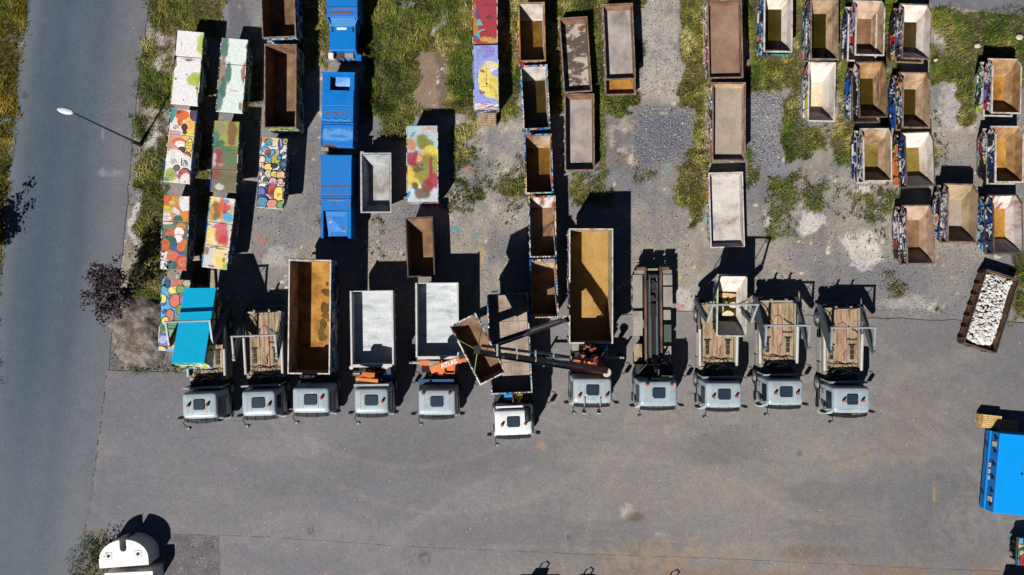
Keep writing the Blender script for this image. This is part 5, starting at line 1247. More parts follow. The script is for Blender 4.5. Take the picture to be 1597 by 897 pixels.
def cab(root, hw=1.08, paint_='cab', beacons=((.2, .55), (.82, .55)), bow=.08, hatch=(0, 0), front_lights=False, roofz=2.6, small=False, ribs=True):
    k = (hw, bow)
    f = hw / 1.08
    def body():
        m = MB()
        m.loft([rrect(1.10 * f, -.98, .74, .1, .55, bow=bow), rrect(1.15 * f, -1.02, .77, .12, .9, bow=bow), rrect(1.17 * f, -1.03, .78, .13, 1.5, bow=bow), rrect(1.13 * f, -.98, .77, .14, 1.72, bow=bow),
                rrect(1.075 * f, -.80, .72, .16, 2.36, bow=bow), rrect(1.06 * f, -.74, .69, .17, 2.49, bow=bow), rrect(1.02 * f, -.68, .65, .18, 2.565, bow=bow), rrect(.95 * f, -.58, .58, .18, 2.6, bow=bow * .8), rrect(.6 * f, -.35, .38, .14, 2.615)])
        return m
    c = put(root, 'cab', ('cab', k, paint_), body, M[paint_], smooth=True, bevel=0)
    # pressed roof ribs
    if ribs:
        put(root, 'roof_rib', ('roofrib', k, paint_), lambda: MB().box(-.72 * f, -.69 * f, -.5, .5, 2.6, 2.622).box(.69 * f, .72 * f, -.5, .5, 2.6, 2.622).box(-.46 * f, -.44 * f, -.5, .5, 2.602, 2.624).box(.44 * f, .46 * f, -.5, .5, 2.602, 2.624), M[paint_], parent=c)
    hx, hy = hatch
    put(root, 'roof_hatch', ('hatch', small), lambda: MB().loft([rrect(.38 if not small else .33, -.31, .31, .09, 2.6), rrect(.38 if not small else .33, -.31, .31, .09, 2.65), rrect(.35 if not small else .30, -.28, .28, .08, 2.665)]), M['hatch'], (hx, hy, 0), parent=c)
    for u, v in beacons:
        x, y = (u - .5) * 2 * hw, .65 - v * 1.3
        b = put(root, 'beacon', ('beacon',), lambda: MB().cyl((0, 0, 2.66), .085, .16, 14, 0, .07), M['amber'], (x, y, 0), parent=c)
        put(root, 'beacon_base', ('beaconbase',), lambda: MB().cyl((0, 0, 2.59), .095, .075, 14), M['black'], parent=b)
    # windscreen, its frame and the sun visor
    def screen():
        m = MB()
        a, b = rrect(1.115 * f, -.985, .7, .13, 1.745, bow=bow), rrect(1.06 * f, -.82, .7, .15, 2.33, bow=bow)
        idx = [i for i in range(len(a)) if a[i][1] < -.6]
        va = [(a[i][0] * .93, a[i][1] - .012, a[i][2]) for i in idx]; vb_ = [(b[i][0] * .93, b[i][1] - .012, b[i][2]) for i in idx]
        n = len(idx)
        m.add(va + vb_, [(i, i + 1, n + i + 1, n + i) for i in range(n - 1)])
        return m
    put(root, 'windscreen', ('screen', k), screen, M['glass'], parent=c)
    def visor():
        m = MB(); n = 10
        p = []
        for i in range(n + 1):
            x = (-1 + 2 * i / n) * 1.0 * f
            p.append((x, -.80 - bow * (1 - (x / (1.08 * f)) ** 2)))
        for i in range(n):
            (x0, y0), (x1, y1) = p[i], p[i + 1]
            m.loft([[(x0, y0, 2.44), (x0, y0 - .19, 2.36), (x0, y0 - .19, 2.33), (x0, y0, 2.41)], [(x1, y1, 2.44), (x1, y1 - .19, 2.36), (x1, y1 - .19, 2.33), (x1, y1, 2.41)]])
        return m
    v = put(root, 'sun_visor', ('visor', k), visor, M['black'], parent=c)
    def brack():
        m = MB()
        for x in (-.85, -.3, .3, .85):
            y = -.72 - bow * (1 - (x / 1.08) ** 2)
            m.beam((x * f, y, 2.50), (x * f, y - .29, 2.385), .035, .04)
        return m
    put(root, 'visor_bracket', ('vbr', k), brack, M['black'], parent=v)
    for s in (-1, 1):
        d = put(root, 'door', ('door', k, s, paint_), lambda s=s: MB().loft([[(s * 1.177 * f, -.72, .95), (s * 1.177 * f, .42, .95), (s * 1.182 * f, .42, 1.62), (s * 1.182 * f, -.74, 1.62)], [(s * 1.19 * f, -.72, .95), (s * 1.19 * f, .42, .95), (s * 1.195 * f, .42, 1.60), (s * 1.195 * f, -.74, 1.60)]]), M[paint_], parent=c)
        put(root, 'side_window', ('swin', k, s), lambda s=s: MB().loft([[(s * 1.146 * f, -.70, 1.76), (s * 1.146 * f, .38, 1.76), (s * 1.086 * f, .36, 2.34), (s * 1.086 * f, -.58, 2.34)], [(s * 1.158 * f, -.70, 1.76), (s * 1.158 * f, .38, 1.76), (s * 1.098 * f, .36, 2.34), (s * 1.098 * f, -.58, 2.34)]]), M['glass'], parent=d)
        put(root, 'door_handle', ('dhan', k, s), lambda s=s: MB().box(min(s * 1.19 * f, s * 1.22 * f), max(s * 1.19 * f, s * 1.22 * f), .2, .36, 1.42, 1.46), M['black'], parent=d)
        put(root, 'step', ('step', k, s), lambda s=s: MB().box(min(s * .95 * f, s * 1.2 * f), max(s * .95 * f, s * 1.2 * f), -.75, -.25, .42, .5).box(min(s * 1.0 * f, s * 1.22 * f), max(s * 1.0 * f, s * 1.22 * f), -.25, .9, .98, 1.04), M['black'])
        # mirror on a swan-neck bracket
        mr = put(root, 'mirror', ('mirror', k, s), lambda s=s: MB().loft([rrect(.1, -.05, .05, .03, 1.75), rrect(.13, -.07, .06, .04, 1.8), rrect(.13, -.07, .06, .04, 2.18), rrect(.1, -.05, .05, .03, 2.22)]), M['black'], (s * (1.17 * f + .26), -.80, 0))
        put(root, 'mirror_arm', ('mirarm', k, s), lambda s=s: MB().tube([(-s * .3, .12, 2.3), (-s * .1, .03, 2.34), (0, 0, 2.2)], .022, 6).tube([(-s * .28, .1, 1.62), (-s * .08, .02, 1.6), (0, 0, 1.78)], .022, 6), M['black'], parent=mr)
    m_ = put(root, 'mirror', ('frontmirror', k), lambda: MB().loft([[(x * .13, y * .09, z) for x, y in [(math.cos(i * .5236), math.sin(i * .5236)) for i in range(12)]] for z in (1.92, 2.0, 2.16)]), M['black'], (-1.0 * f + .02, -1.42, 0))
    put(root, 'mirror_arm', ('frontarm', k), lambda: MB().tube([(-.02, .62, 2.44), (-.1, .36, 2.46), (0, 0, 2.14)], .025, 6), M['black'], parent=m_)
    put(root, 'mirror_glass', ('mirglass', k), lambda: MB().cyl((0, -.01, 2.161), .085, .01, 12), M['bracket'], parent=m_)
    put(root, 'bumper', ('bumper', k), lambda: MB().loft([rrect(1.17 * f, -1.14, -.7, .12, .38, bow=bow), rrect(1.18 * f, -1.16, -.7, .12, .45, bow=bow), rrect(1.18 * f, -1.16, -.7, .12, .72, bow=bow), rrect(1.15 * f, -1.13, -.7, .12, .78, bow=bow)]), M['fender'])
    for s in (-1, 1):
        put(root, 'headlight', ('headl', k, s), lambda s=s: MB().box(s * .8 * f - .17, s * .8 * f + .17, -1.20, -1.15, .5, .68), M['lamp'])
    put(root, 'grille', ('grille', k), lambda: MB().box(-.7 * f, .7 * f, -1.075 - bow, -1.01 - bow, .85, 1.45).box(-.7 * f, .7 * f, -1.085 - bow, -1.075 - bow, .98, 1.0).box(-.7 * f, .7 * f, -1.085 - bow, -1.075 - bow, 1.14, 1.16).box(-.7 * f, .7 * f, -1.085 - bow, -1.075 - bow, 1.3, 1.32), M['black'])
    put(root, 'wiper', ('wiper', k), lambda: MB().beam((-.55, -1.01 - bow, 1.74), (-.1, -.97 - bow, 1.96), .02, .02).beam((.2, -1.01 - bow, 1.74), (.62, -.95 - bow, 1.96), .02, .02), M['black'])
    if front_lights:
        for x in (-.46, .42):
            g = put(root, 'spotlight', ('spotl',), lambda: MB().cyl((0, 0, 2.2), .12, .1, 12).tube([(0, .1, 2.25), (0, .35, 2.5)], .03, 6), M['black'], (x, -1.3, 0))
            put(root, 'spotlight_lens', ('spotlens',), lambda: MB().box(-.09, .09, -.14, -.11, 2.18, 2.3), M['lamp'], parent=g)
            put(root, 'horn', ('horn',), lambda: MB().tube([(0, -.35, 2.66), (0, .12, 2.70)], .035, 8), M['chrome'], (x - .02 if x < 0 else x + .02, -.58, 0))
    return c

def chassis(root, rear, axles, tank=True, hw=1.15):
    key = (rear, tuple(axles))
    put(root, 'chassis', ('chassis', key), lambda: MB().box(-.47, -.37, -.6, rear, .72, .98).box(.37, .47, -.6, rear, .72, .98).box(-.369, .369, .6, .8, .74, .94).box(-.369, .369, 2.5, 2.62, .74, .94).box(-.369, .369, rear - .3, rear - .15, .74, .94).box(-.3, .3, -.5, 1.1, .5, 1.15), M['chassis'])
    put(root, 'axle', ('axle', key), lambda: [m.cylx((y, .5), .08, -.9, .9, 10) for m in [MB()] for y in axles][-1], M['chassis'])
    for i, y in enumerate(axles):
        for s in (-1, 1):
            wheel(root, s * (hw - .16 if i == 0 else hw - .28), y, i > 0)
    for i, y in enumerate(axles[1:]):
        for s in (-1, 1):
            put(root, 'mudguard', ('mud', s), lambda s=s: MB().loft([[(s * .56, .58 * math.cos(a), .5 + .58 * math.sin(a)), (s * 1.16, .58 * math.cos(a), .5 + .58 * math.sin(a)), (s * 1.16, .6 * math.cos(a), .5 + .6 * math.sin(a)), (s * .56, .6 * math.cos(a), .5 + .6 * math.sin(a))] for a in [R(20 + 14 * k) for k in range(11)]]), M['black'], (0, y, 0))
    if tank:
        put(root, 'fuel_tank', ('ftank',), lambda: MB().loft([[(.56 + x, y, .35 + z) for x, z in ((.06, 0), (.5, 0), (.56, .06), (.56, .48), (.5, .54), (.06, .54), (0, .48), (0, .06))] for y in (0, 1.1)]), M['rim'], (0, axles[0] + .9, 0))
        put(root, 'battery_box', ('bbox',), lambda: MB().box(-1.1, -.56, 0, .7, .4, .88), M['black'], (0, axles[0] + .9, 0))
    for s in (-1, 1):
        put(root, 'tail_light', ('tail', s), lambda s=s: MB().box(s * .85 - .2, s * .85 + .2, 0, .06, .78, .9), M['hosered'], (0, rear + .01, 0))

def skip_loader(root, rear=5.3, elbow=(2.65, 2.65), tip=(4.05, 2.85), hw=1.08, head=True, boxes=-1):
    """deck, lift arms, rams and rear jacks of a skip loader"""
    d = put(root, 'deck', ('deck', rear), lambda: [m.box(-.98 + k * .245, -.98 + (k + 1) * .245 - .018, 1.5, rear - .1, 1.22, 1.30 + (.012 if k in (3, 4) else 0)) for m in [MB()] for k in range(8)][-1], M['deck'])
    put(root, 'deck_channel', ('deckc', rear), lambda: MB().box(-.26, -.03, 1.9, rear - .2, 1.314, 1.328).box(.03, .26, 1.9, rear - .2, 1.314, 1.328), M['deckpink'], parent=d)
    put(root, 'deck_strip', ('decks', rear), lambda: MB().box(-.30, -.272, 1.6, rear - .12, 1.314, 1.345).box(.272, .30, 1.6, rear - .12, 1.314, 1.345).box(-.02, .02, 1.6, rear - .12, 1.314, 1.34).box(-.65, -.635, 1.6, rear - .12, 1.302, 1.33).box(.635, .65, 1.6, rear - .12, 1.302, 1.33), M['decksteel'], parent=d)
    def slots():
        m = MB()
        for s in (-1, 1):
            for k in range(3): m.box(s * .62 - .1, s * .62 + .1, 2.2 + k * .3, 2.42 + k * .3, 1.302, 1.36)
            m.box(s * .62 - .2, s * .62 + .2, 3.05, 3.1, 1.302, 1.36)
        m.box(-.85, -.65, 1.62, 1.78, 1.302, 1.34).box(.65, .85, 1.64, 1.74, 1.302, 1.34)
        return m
    put(root, 'latch', ('slots',), slots, M['chassis'], parent=d)
    put(root, 'hose', ('redhose', rear), lambda: MB().tube([(-.27 + .0, 3.0, 1.36), (-.27, 3.9, 1.37), (-.2, 4.3, 1.37), (0, 4.45, 1.37), (.2, 4.3, 1.37), (.27, 3.9, 1.37), (.27, 3.2, 1.36)], .014, 5).tube([(.1, 2.1, 1.36), (.16, 2.3, 1.37), (.1, 2.5, 1.37), (.2, 2.7, 1.36)], .03, 5), M['hosered'])
    put(root, 'chain', ('chain', rear), lambda: MB().tube([(.35, 4.2, 1.36), (.6, 4.0, 1.36), (.75, 3.95, 1.36), (.95, 3.8, 1.36)], .02, 5).tube([(.3, 3.4, 1.36), (.7, 3.36, 1.36), (.92, 3.42, 1.36)], .022, 5).tube([(-.9, 2.0, 1.36), (-.6, 1.9, 1.37), (-.3, 2.05, 1.37), (.2, 1.9, 1.37), (.6, 1.95, 1.37), (.95, 1.85, 1.37)], .02, 5), M['black'])
    put(root, 'side_rail', ('siderail', rear), lambda: MB().box(-1.1, -1.0, 1.3, rear, 1.0, 1.36).box(1.0, 1.1, 1.3, rear, 1.0, 1.36).box(-.999, .999, rear - .1, rear, 1.0, 1.33).box(-.999, .999, 1.3, 1.45, 1.0, 1.36), M['fender'])
    for s in (-1, 1):
        # ram along the deck, lift arm, folded jib, rear jack
        ram = put(root, 'hydraulic_ram', ('ram', s, rear), lambda s=s: MB().tube([(s * 1.1, 1.55, 1.5), (s * 1.13, 3.75, 1.56)], .085, 10), M['cylwhite'])
        put(root, 'ram_rod', ('ramrod', s, elbow), lambda s=s: MB().tube([(s * 1.13, 3.75, 1.56), (s * 1.16, 4.5, 1.5)], .045, 8), M['chrome'], parent=ram)
        def arm(s=s):
            pv = (rear + .12, 1.12); e = elbow
            dy, dz = e[0] - pv[0], e[1] - pv[1]; l = math.hypot(dy, dz); ny, nz = -dz / l, dy / l
            if nz < 0: ny, nz = -ny, -nz
            md = (pv[0] * .55 + e[0] * .45, pv[1] * .55 + e[1] * .45)
            pts = [(pv[0] - ny * .16, pv[1] - nz * .16), (md[0] - ny * .26, md[1] - nz * .26), (e[0] - ny * .12, e[1] - nz * .12), (e[0] + dy / l * .1, e[1] + dz / l * .1), (e[0] + ny * .14, e[1] + nz * .14), (md[0] + ny * .2, md[1] + nz * .2), (pv[0] + ny * .16, pv[1] + nz * .16)]
            m = MB().prismx(pts, min(s * 1.17, s * 1.33), max(s * 1.17, s * 1.33))
            m.cylx(pv, .12, min(s * 1.1, s * 1.36), max(s * 1.1, s * 1.36), 12)
            return m
        a = put(root, 'lift_arm', ('arm', s, rear, elbow), arm, M['arm'])
        put(root, 'jib', ('jib', s, elbow, tip), lambda s=s: MB().beam((s * 1.25, elbow[0] - .05, elbow[1]), (s * 1.25, tip[0], tip[1]), .11, .14, 0, .09, .11), M['armlight'], parent=a)
        put(root, 'hose', ('armhose', s, elbow), lambda s=s: MB().tube([(s * 1.14, rear - .1, 1.45), (s * 1.13, (rear + elbow[0]) / 2, (1.4 + elbow[1]) / 2 + .28), (s * 1.14, elbow[0] + .1, elbow[1] + .16)], .022, 5).tube([(s * 1.2, rear - .3, 1.6), (s * 1.22, (rear + elbow[0]) / 2, (1.4 + elbow[1]) / 2 + .34), (s * 1.24, elbow[0] + .2, elbow[1] + .16)], .016, 5), M['hose'], parent=a)
        put(root, 'lifting_chain', ('lchain', s, tip), lambda s=s: MB().tube([(s * 1.16, tip[0], tip[1] - .05), (s * 1.12, tip[0] + .05, tip[1] - .6), (s * 1.1, tip[0] - .1, 1.42)], .024, 5), M['black'], parent=a)
        j = put(root, 'rear_jack', ('jack', s, rear), lambda s=s: MB().box(s * .95 - .1, s * .95 + .1, rear + .02, rear + .24, .35, 1.2), M['black'])
        put(root, 'jack_foot', ('jackf', s, rear), lambda s=s: MB().box(s * .95 - .06, s * .95 + .06, rear + .08, rear + .18, .2, .349).box(s * .95 - .16, s * .95 + .16, rear, rear + .26, .16, .199), M['chrome'], parent=j)
    put(root, 'crossbar', ('xbar', tip), lambda: MB().tube([(-1.32, tip[0], tip[1]), (1.32, tip[0], tip[1])], .06, 10), M['armlight'])
    put(root, 'rear_bar', ('rbar', rear), lambda: MB().tube([(-.86, rear - .02, 1.42), (.86, rear - .02, 1.42)], .07, 8).box(-.5, -.4, rear - .1, rear + .12, 1.34, 1.6).box(.4, .5, rear - .1, rear + .12, 1.34, 1.6).box(-1.05, 1.05, rear + .25, rear + .33, .62, .76), M['fender'])
    for s in (-1, 1):
        put(root, 'work_lamp', ('wl', s, rear), lambda s=s: MB().box(s * .45 - .06, s * .45 + .06, rear + .1, rear + .18, 1.6, 1.76), M['black'])
    put(root, 'hydraulic_tank', ('htank',), lambda: MB().box(-.9, -.1, .92, 1.28, .95, 1.7).box(.0, .85, .95, 1.28, .95, 1.5).cyl((-.5, 1.1, 1.7), .09, .06, 10), M['chassis'])
    put(root, 'hose', ('tankhose',), lambda: MB().tube([(-.8, 1.3, 1.5), (-.6, 1.6, 1.7), (-.2, 1.7, 1.6), (.3, 1.55, 1.75), (.8, 1.35, 1.4)], .03, 5).tube([(-.3, 1.25, 1.7), (0, 1.5, 1.85), (.4, 1.3, 1.6)], .025, 5).tube([(-.7, 1.2, 1.4), (-.4, 1.45, 1.5), (.6, 1.42, 1.5), (.9, 1.2, 1.4)], .03, 5), M['hose'])
    if head:
        put(root, 'headboard', ('headb', hw), lambda: MB().beam((-1.16, .92, 2.12), (1.14, .92, 2.12), .1, .09).beam((-1.1, .92, 2.08), (-1.1, .98, 1.0), .08, .08).beam((1.1, .92, 2.08), (1.1, .98, 1.0), .08, .08).box(-1.05, 1.05, .92, .95, 1.2, 2.05), M['armlight'])
    for s in (-1, 1):
        put(root, 'tool_box', ('tbox', s), lambda s=s: MB().box(min(s * .6, s * 1.14), max(s * .6, s * 1.14), 1.35, 2.0, .5, .96).box(min(s * .98, s * 1.16), max(s * .98, s * 1.16), 2.05, 3.5, .86, .94), M['fender'])
        put(root, 'side_guard', ('sguard', s), lambda s=s: MB().box(min(s * 1.1, s * 1.15), max(s * 1.1, s * 1.15), 2.1, 3.5, .45, .55).box(min(s * 1.1, s * 1.15), max(s * 1.1, s * 1.15), 2.1, 3.5, .66, .76), M['bracket'])

def tipper(root, y0, y1, w=2.5, z0=1.3, zr=2.12):
    W2 = w / 2
    b = MB().box(-W2, W2, y0, y1, z0 - .1, z0 - .004)
    for k in range(6): b.box(-W2 + .05, W2 - .05, y0 + .2 + k * (y1 - y0 - .5) / 5, y0 + .3 + k * (y1 - y0 - .5) / 5, z0 - .22, z0 - .101)
    b.box(-.55, -.4, y0, y1, z0 - .34, z0 - .221).box(.4, .55, y0, y1, z0 - .34, z0 - .221)
    bd = b.build('tipper_bed', M['chassis'], root)
    MB().box(-W2 + .05, W2 - .05, y0 + .05, y1 - .05, z0, z0 + .02).build('bed_floor', M['bedgrey'], bd)
    for s in (-1, 1):
        sd = MB().box(min(s * (W2 - .05), s * W2), max(s * (W2 - .05), s * W2), y0, y1, z0, zr).build('side_board', M['bedrim'], root)
        for k in range(4):
            y = y0 + .3 + k * (y1 - y0 - .6) / 3
            MB().box(min(s * W2, s * (W2 + .05)), max(s * W2, s * (W2 + .05)), y - .05, y + .05, z0 - .05, zr - .05).build('stake', M['bedrim'], sd)
        MB().box(min(s * (W2 - .075), s * (W2 + .025)), max(s * (W2 - .075), s * (W2 + .025)), y0, y1, zr + .002, zr + .05).build('top_rail', M['bedrim'], sd)
    MB().box(-W2 + .051, W2 - .051, y1 - .05, y1, z0 + .021, zr - .05).build('tailgate', M['bedrim'], root)
    hb = MB().box(-W2 + .051, W2 - .051, y0, y0 + .05, z0 + .021, zr + .04).build('headboard', M['bedrim'], root)
    MB().box(-W2 + .1, W2 - .1, y0 - .12, y0 - .002, zr - .1, zr + .02).build('top_rail', M['bedrim'], hb)

def truck(label, q, rot, hw=1.08, axles=(.62, 4.6), rear=5.3, paint_='cab', name='truck', **kw):
    ctr, w, l, a = fit(q, 2.6)
    t = thing(name, label, 'truck', (ctr.x, ctr.y, 0), R(rot), 'trucks parked side by side facing the forecourt')
    cab(t, hw, paint_, **kw)
    chassis(t, rear, list(axles))
    bpy.context.view_layer.update()
    return t
def loc_in(t, px, py, h):
    v = P(px, py, h) - t.location
    c, s = math.cos(-t.rotation_euler.z), math.sin(-t.rotation_euler.z)
    return Vector((v.x * c - v.y * s, v.x * s + v.y * c, h))

UP_E, UP_T = (4.35, 3.55), (5.3, 4.6)
t1 = truck('grey skip loader truck holding up the tilted cyan-lidded skip, leftmost of the row', [(282, 615), (337, 614), (338.6, 648), (285, 650)], 2.0, 1.02, beacons=((.2, .5), (.74, .5)), bow=.14, hatch=(0, .02), small=True)
skip_loader(t1, elbow=(3.6, 3.35), tip=(4.95, 3.66))
t2 = truck('grey skip loader truck with empty deck, between the cyan skip and the orange-floored container', [(375.4, 611.6), (428.4, 610), (430, 645), (377.7, 646.5)], 2.0, .99, beacons=((.82, .6),))
skip_loader(t2, elbow=(2.6, 2.8), tip=(3.95, 3.0))
t3 = truck('grey truck carrying the deep container with orange rusty floor and dark wet stains', [(454.5, 606.4), (514, 606.4), (514, 640), (455, 640.6)], .5, 1.08, (.6, 5.2, 6.5), 7.9, beacons=((.8, .42),))
t4 = truck('grey tipper truck with a folded orange crane behind its cab', [(551.6, 607), (605, 606.4), (606, 641), (553.6, 643)], .8, 1.0, (.6, 4.9), 6.2, beacons=((.83, .55),))
t5 = truck('grey tipper truck with orange crane stretched out to the east under the hanging container', [(650, 608.7), (712, 607), (712, 645), (651, 645)], .4, 1.1, (.6, 4.6, 5.8), 6.8, beacons=((.14, .12), (.84, .12)), bow=.12)
t6 = truck('white cab truck with a low tan-floored container, standing further forward than the rest', [(769, 641), (830.3, 639), (831, 675), (772, 677)], 2.2, 1.1, (.6, 5.0, 6.2), 7.6, 'cab_white', beacons=((.2, .62), (.82, .6)))
t7 = truck('grey crane truck whose long black boom holds the hanging container in the air', [(892, 590), (955.7, 590), (956, 627), (893, 627)], .0, 1.13, (.62, 5.9, 7.2), 9.0, beacons=((.16, .76), (.87, .74)), front_lights=True)
t8 = truck('grey hook lift truck without container, bare steel frame and pale fender plates showing', [(995.7, 596.5), (1059.4, 596), (1058.6, 630), (995.7, 630)], .5, 1.1, (.6, 5.25, 6.5), 7.2, beacons=((.2, .1), (.85, .1)))
t9 = truck('grey skip loader truck with raised arms and a water-filled skip on its deck', [(1100.6, 595.7), (1158.6, 596), (1157, 634.8), (1101.4, 634)], .0, 1.05, beacons=((.2, .6), (.84, .58)))
skip_loader(t9, elbow=UP_E, tip=UP_T)
t10 = truck('grey skip loader truck, empty deck, right beside the one with the water-filled skip', [(1197.7, 591), (1254, 591), (1253, 632), (1199, 631)], .0, 1.03, beacons=((.2, .55), (.82, .55)))
skip_loader(t10, elbow=(2.55, 2.7), tip=(3.9, 2.85))
t11 = truck('grey skip loader truck with empty deck and rounder cab, rightmost of the row', [(1297.7, 605), (1360, 604.3), (1359, 640), (1300, 642.5)], .0, 1.07, beacons=((.26, .55), (.78, .55)), bow=.15, small=True)
skip_loader(t11, elbow=(2.75, 2.6), tip=(4.2, 2.75))
# cab extras
for t in (t1, t11):
    MB().box(-.75, .75, -.60, -.57, 2.59, 2.61).build('roof_seam', M['cab'], t)
MB().loft([rrect(.17, -.42, .42, .14, 2.3), rrect(.19, -.45, .45, .16, 2.72), rrect(.14, -.38, .38, .12, 2.82)]).build('air_intake', M['black'], t6, True, loc=(.86, .42, 0))
MB().box(-1.0, .6, .78, .9, 1.2, 2.4).build('rear_fairing', M['cab_white'], t6)
MB().box(-1.05, 1.0, .8, .92, 1.2, 2.45).build('rear_fairing', M['cab'], t4)

# ---- loads and beds
bx = open_box('deep roll-off container with orange rusty floor and dark wet stains, on the third truck', [(451.6, 406), (516, 406), (514, 583), (449.3, 582.6)], 2.85, G['blue'], I['tanwall'], I['orangefloor'], 'pale', z0=1.15, zf=.2, bail=-1, doors=1, ribs=8)
w_, l_ = 2.35, 6.6
wet = Mural(21)
for u, v, ru, rv in [(.78, .2, .04, .02), (.9, .24, .02, .008), (.75, .27, .1, .025), (.86, .29, .14, .028), (.95, .30, .1, .02), (.86, .4, .08, .02), (.74, .43, .1, .035), (.7, .42, .08, .05), (.76, .50, .12, .03), (.92, .54, .12, .016), (.68, .58, .08, .05), (.62, .66, .07, .05), (.66, .7, .1, .03), (.95, .65, .02, .01)]:
    wet.blob(u, v, ru * 1.25, rv * 3.2, C(104, 72, 22), 0, .25, 18)
wm = mural_mesh(wet, w_ - .2, l_ - .2, 0, 1, .2, .02)
wm.build('wet_stain', worn('wet_mud', [C(76, 54, 18), C(104, 74, 26), C(120, 86, 34)], 2.0, .35), [c for c in bx.children if c.name.startswith('floor')][0])
tipper(t4, 2.0, 6.4, 2.5)
tipper(t5, 2.55, 6.95, 2.5)
open_box('low container with tan floor and yellow and blue flanks, on the white cab truck', [(760, 459.8), (822, 457.5), (830, 612.7), (766.6, 613.4)], 2.3, G['stripe'], M['darkin'], I['bedtan'], 'paint', z0=1.15, zf=.2, ribs=7)
open_box('deep roll-off container with ochre floor crossed by the crane shadow', [(888.7, 357.7), (954.6, 357), (955.7, 534.8), (887.5, 535.6)], 2.85, G['pale'], I['sandwall'], I['ochrefloor'], 'pale', z0=1.15, zf=.2, bail=-1, ribs=8)
jb = [o for o in COL.objects if o.get('label', '').startswith('low container with tan')][0]
jf = [c for c in jb.children if c.name.startswith('floor')][0]
seam = MB()
for k in range(1, 4): seam.box(-1.1 + k * .55 - .012, -1.1 + k * .55 + .012, -2.8, 2.8, .2005, .206)
for k in range(1, 7): seam.box(-1.08, 1.08, -2.85 + k * .82 - .012, -2.85 + k * .82 + .012, .2065, .21)
seam.build('seam', flatmat('bed_seam', C(120, 102, 90), C(140, 122, 108), .3), jf)
# skip on the ninth truck
make_skip('skip with murky water on the deck of the truck with raised arms', [(1119, 428), (1165.5, 429.5), (1163, 525.5), (1118, 524)], 2.75, G['green'], I['whitewall'], I['olive'], RIM['palegreen'], 1.36, 1.39, .95, .8, .0, None)
sk9 = [o for o in COL.objects if o.get('label', '').startswith('skip with murky water')][0]
FOOT.pop()
ped = Mural(23)
for u, v, ru, rv in [(.5, .16, .44, .12), (.2, .62, .26, .2), (.62, .8, .3, .14), (.85, .5, .16, .14)]:
    ped.blob(u, v, ru, rv, C(222, 184, 116), 0, .3, 18)
pm_ = mural_mesh(ped, 1.3, 1.7, 0, 1, .162, .02)
pm_.build('mud_bank', I['peachfloor'], [c for c in sk9.children if c.name.startswith('floor')][0])
# tilted cyan-lidded skip in the arms of the first truck
ctr = P(302.8, 506.5, 3.25)
t = thing('covered_skip', 'cyan-lidded skip with green landscape painting, hanging tilted in the arms of the leftmost truck', 'covered skip', ctr, 0, None, (R(-22), 0, R(1.0)))
w, l, hh = 1.86, 4.55, 1.35
o, r, li, fl, m = skip_shell(w - .05, l - .05, hh, .5, .02, 0)
for mb in (o, r): mb.v = [(x, y, z - hh - .05) for x, y, z in mb.v]
o.build('shell', G['landscape'], t); r.build('rim', RIM['dark'], t)
cy = paint('lid_cyan', C(6, 205, 255), .5, 0, .05)
MB().box(-w / 2, w / 2, 0.005, l / 2, -.04, .02).build('lid', cy, t, bevel=.01)
MB().box(-w / 2, w / 2, -l / 2, -.005, -.04, .02).build('lid', cy, t, bevel=.01)
for s in (-1, 1):
    for y in (-.3, .3): MB().cylx((y * l, -.5), .06, s * (w / 2 - .03), s * (w / 2 + .1), 10).build('lifting_lug', M['chassis'], t)

# ---- hook lift gear of the eighth truck
for s in (-1, 1):
    MB().beam((s * .47, 1.6, 1.24), (s * .47, 7.35, 1.24), .11, .2).build('frame_rail', M['rustrail'], t8)
    MB().tube([(s * .2, 2.0, 1.38), (s * .2, 4.5, 1.38)], .075, 10).build('hydraulic_ram', M['arm'], t8)
    MB().tube([(s * .22, 4.5, 1.38), (s * .22, 6.9, 1.34)], .05, 8).build('ram_rod', M['arm'], t8)
    MB().cylx((7.35, 1.2), .11, s * .42, s * .98, 12).build('rear_roller', M['rustrail'], t8)
    MB().box(s * .62 - .06, s * .62 + .06, 5.0, 7.1, .98, 1.1).build('side_bar', M['chassis'], t8)
def plate(x0, x1, y0, y1, z, mat='fender'):
    MB().box(x0, x1, y0, y1, z, z + .05).build('fender_plate', M[mat], t8, bevel=.01)
plate(-1.2, -.62, 4.95, 6.95, 1.08); plate(-1.18, -.62, 3.25, 4.75, 1.05); plate(-1.15, -.66, 1.7, 2.75, 1.0, 'deck'); plate(.64, 1.2, 5.0, 6.2, 1.10); plate(.64, 1.2, 6.3, 6.95, 1.08); plate(.64, 1.1, 4.2, 4.8, 1.04); plate(.66, 1.12, 2.1, 2.6, 1.0, 'fender')
MB().box(.68, 1.12, 2.85, 3.9, .75, 1.08).build('control_box', paint('box_green', C(74, 92, 82), .5, .05), t8)
MB().box(-.4, .4, 1.9, 6.6, 1.0, 1.16).build('sub_frame', M['chassis'], t8)
MB().box(-.16, .16, 1.7, 5.2, 1.165, 1.36).build('main_arm', M['cranedark'], t8)
MB().beam((0, 2.0, 1.3), (0, 1.25, 2.25), .26, .26).tube([(0, 1.25, 2.25), (0, 1.05, 2.5), (0, 1.15, 2.7), (0, 1.4, 2.72)], .07, 8).build('hook_arm', M['cranedark'], t8)
bits = MB().box(-.24, .1, 5.35, 5.7, 1.18, 1.4).box(-.05, .25, 5.85, 6.0, 1.18, 1.36).cyl((.05, 6.3, 1.18), .16, .2, 12).box(-.28, -.12, 6.1, 6.5, 1.18, 1.34).box(-.3, .3, 6.75, 6.9, 1.18, 1.4)
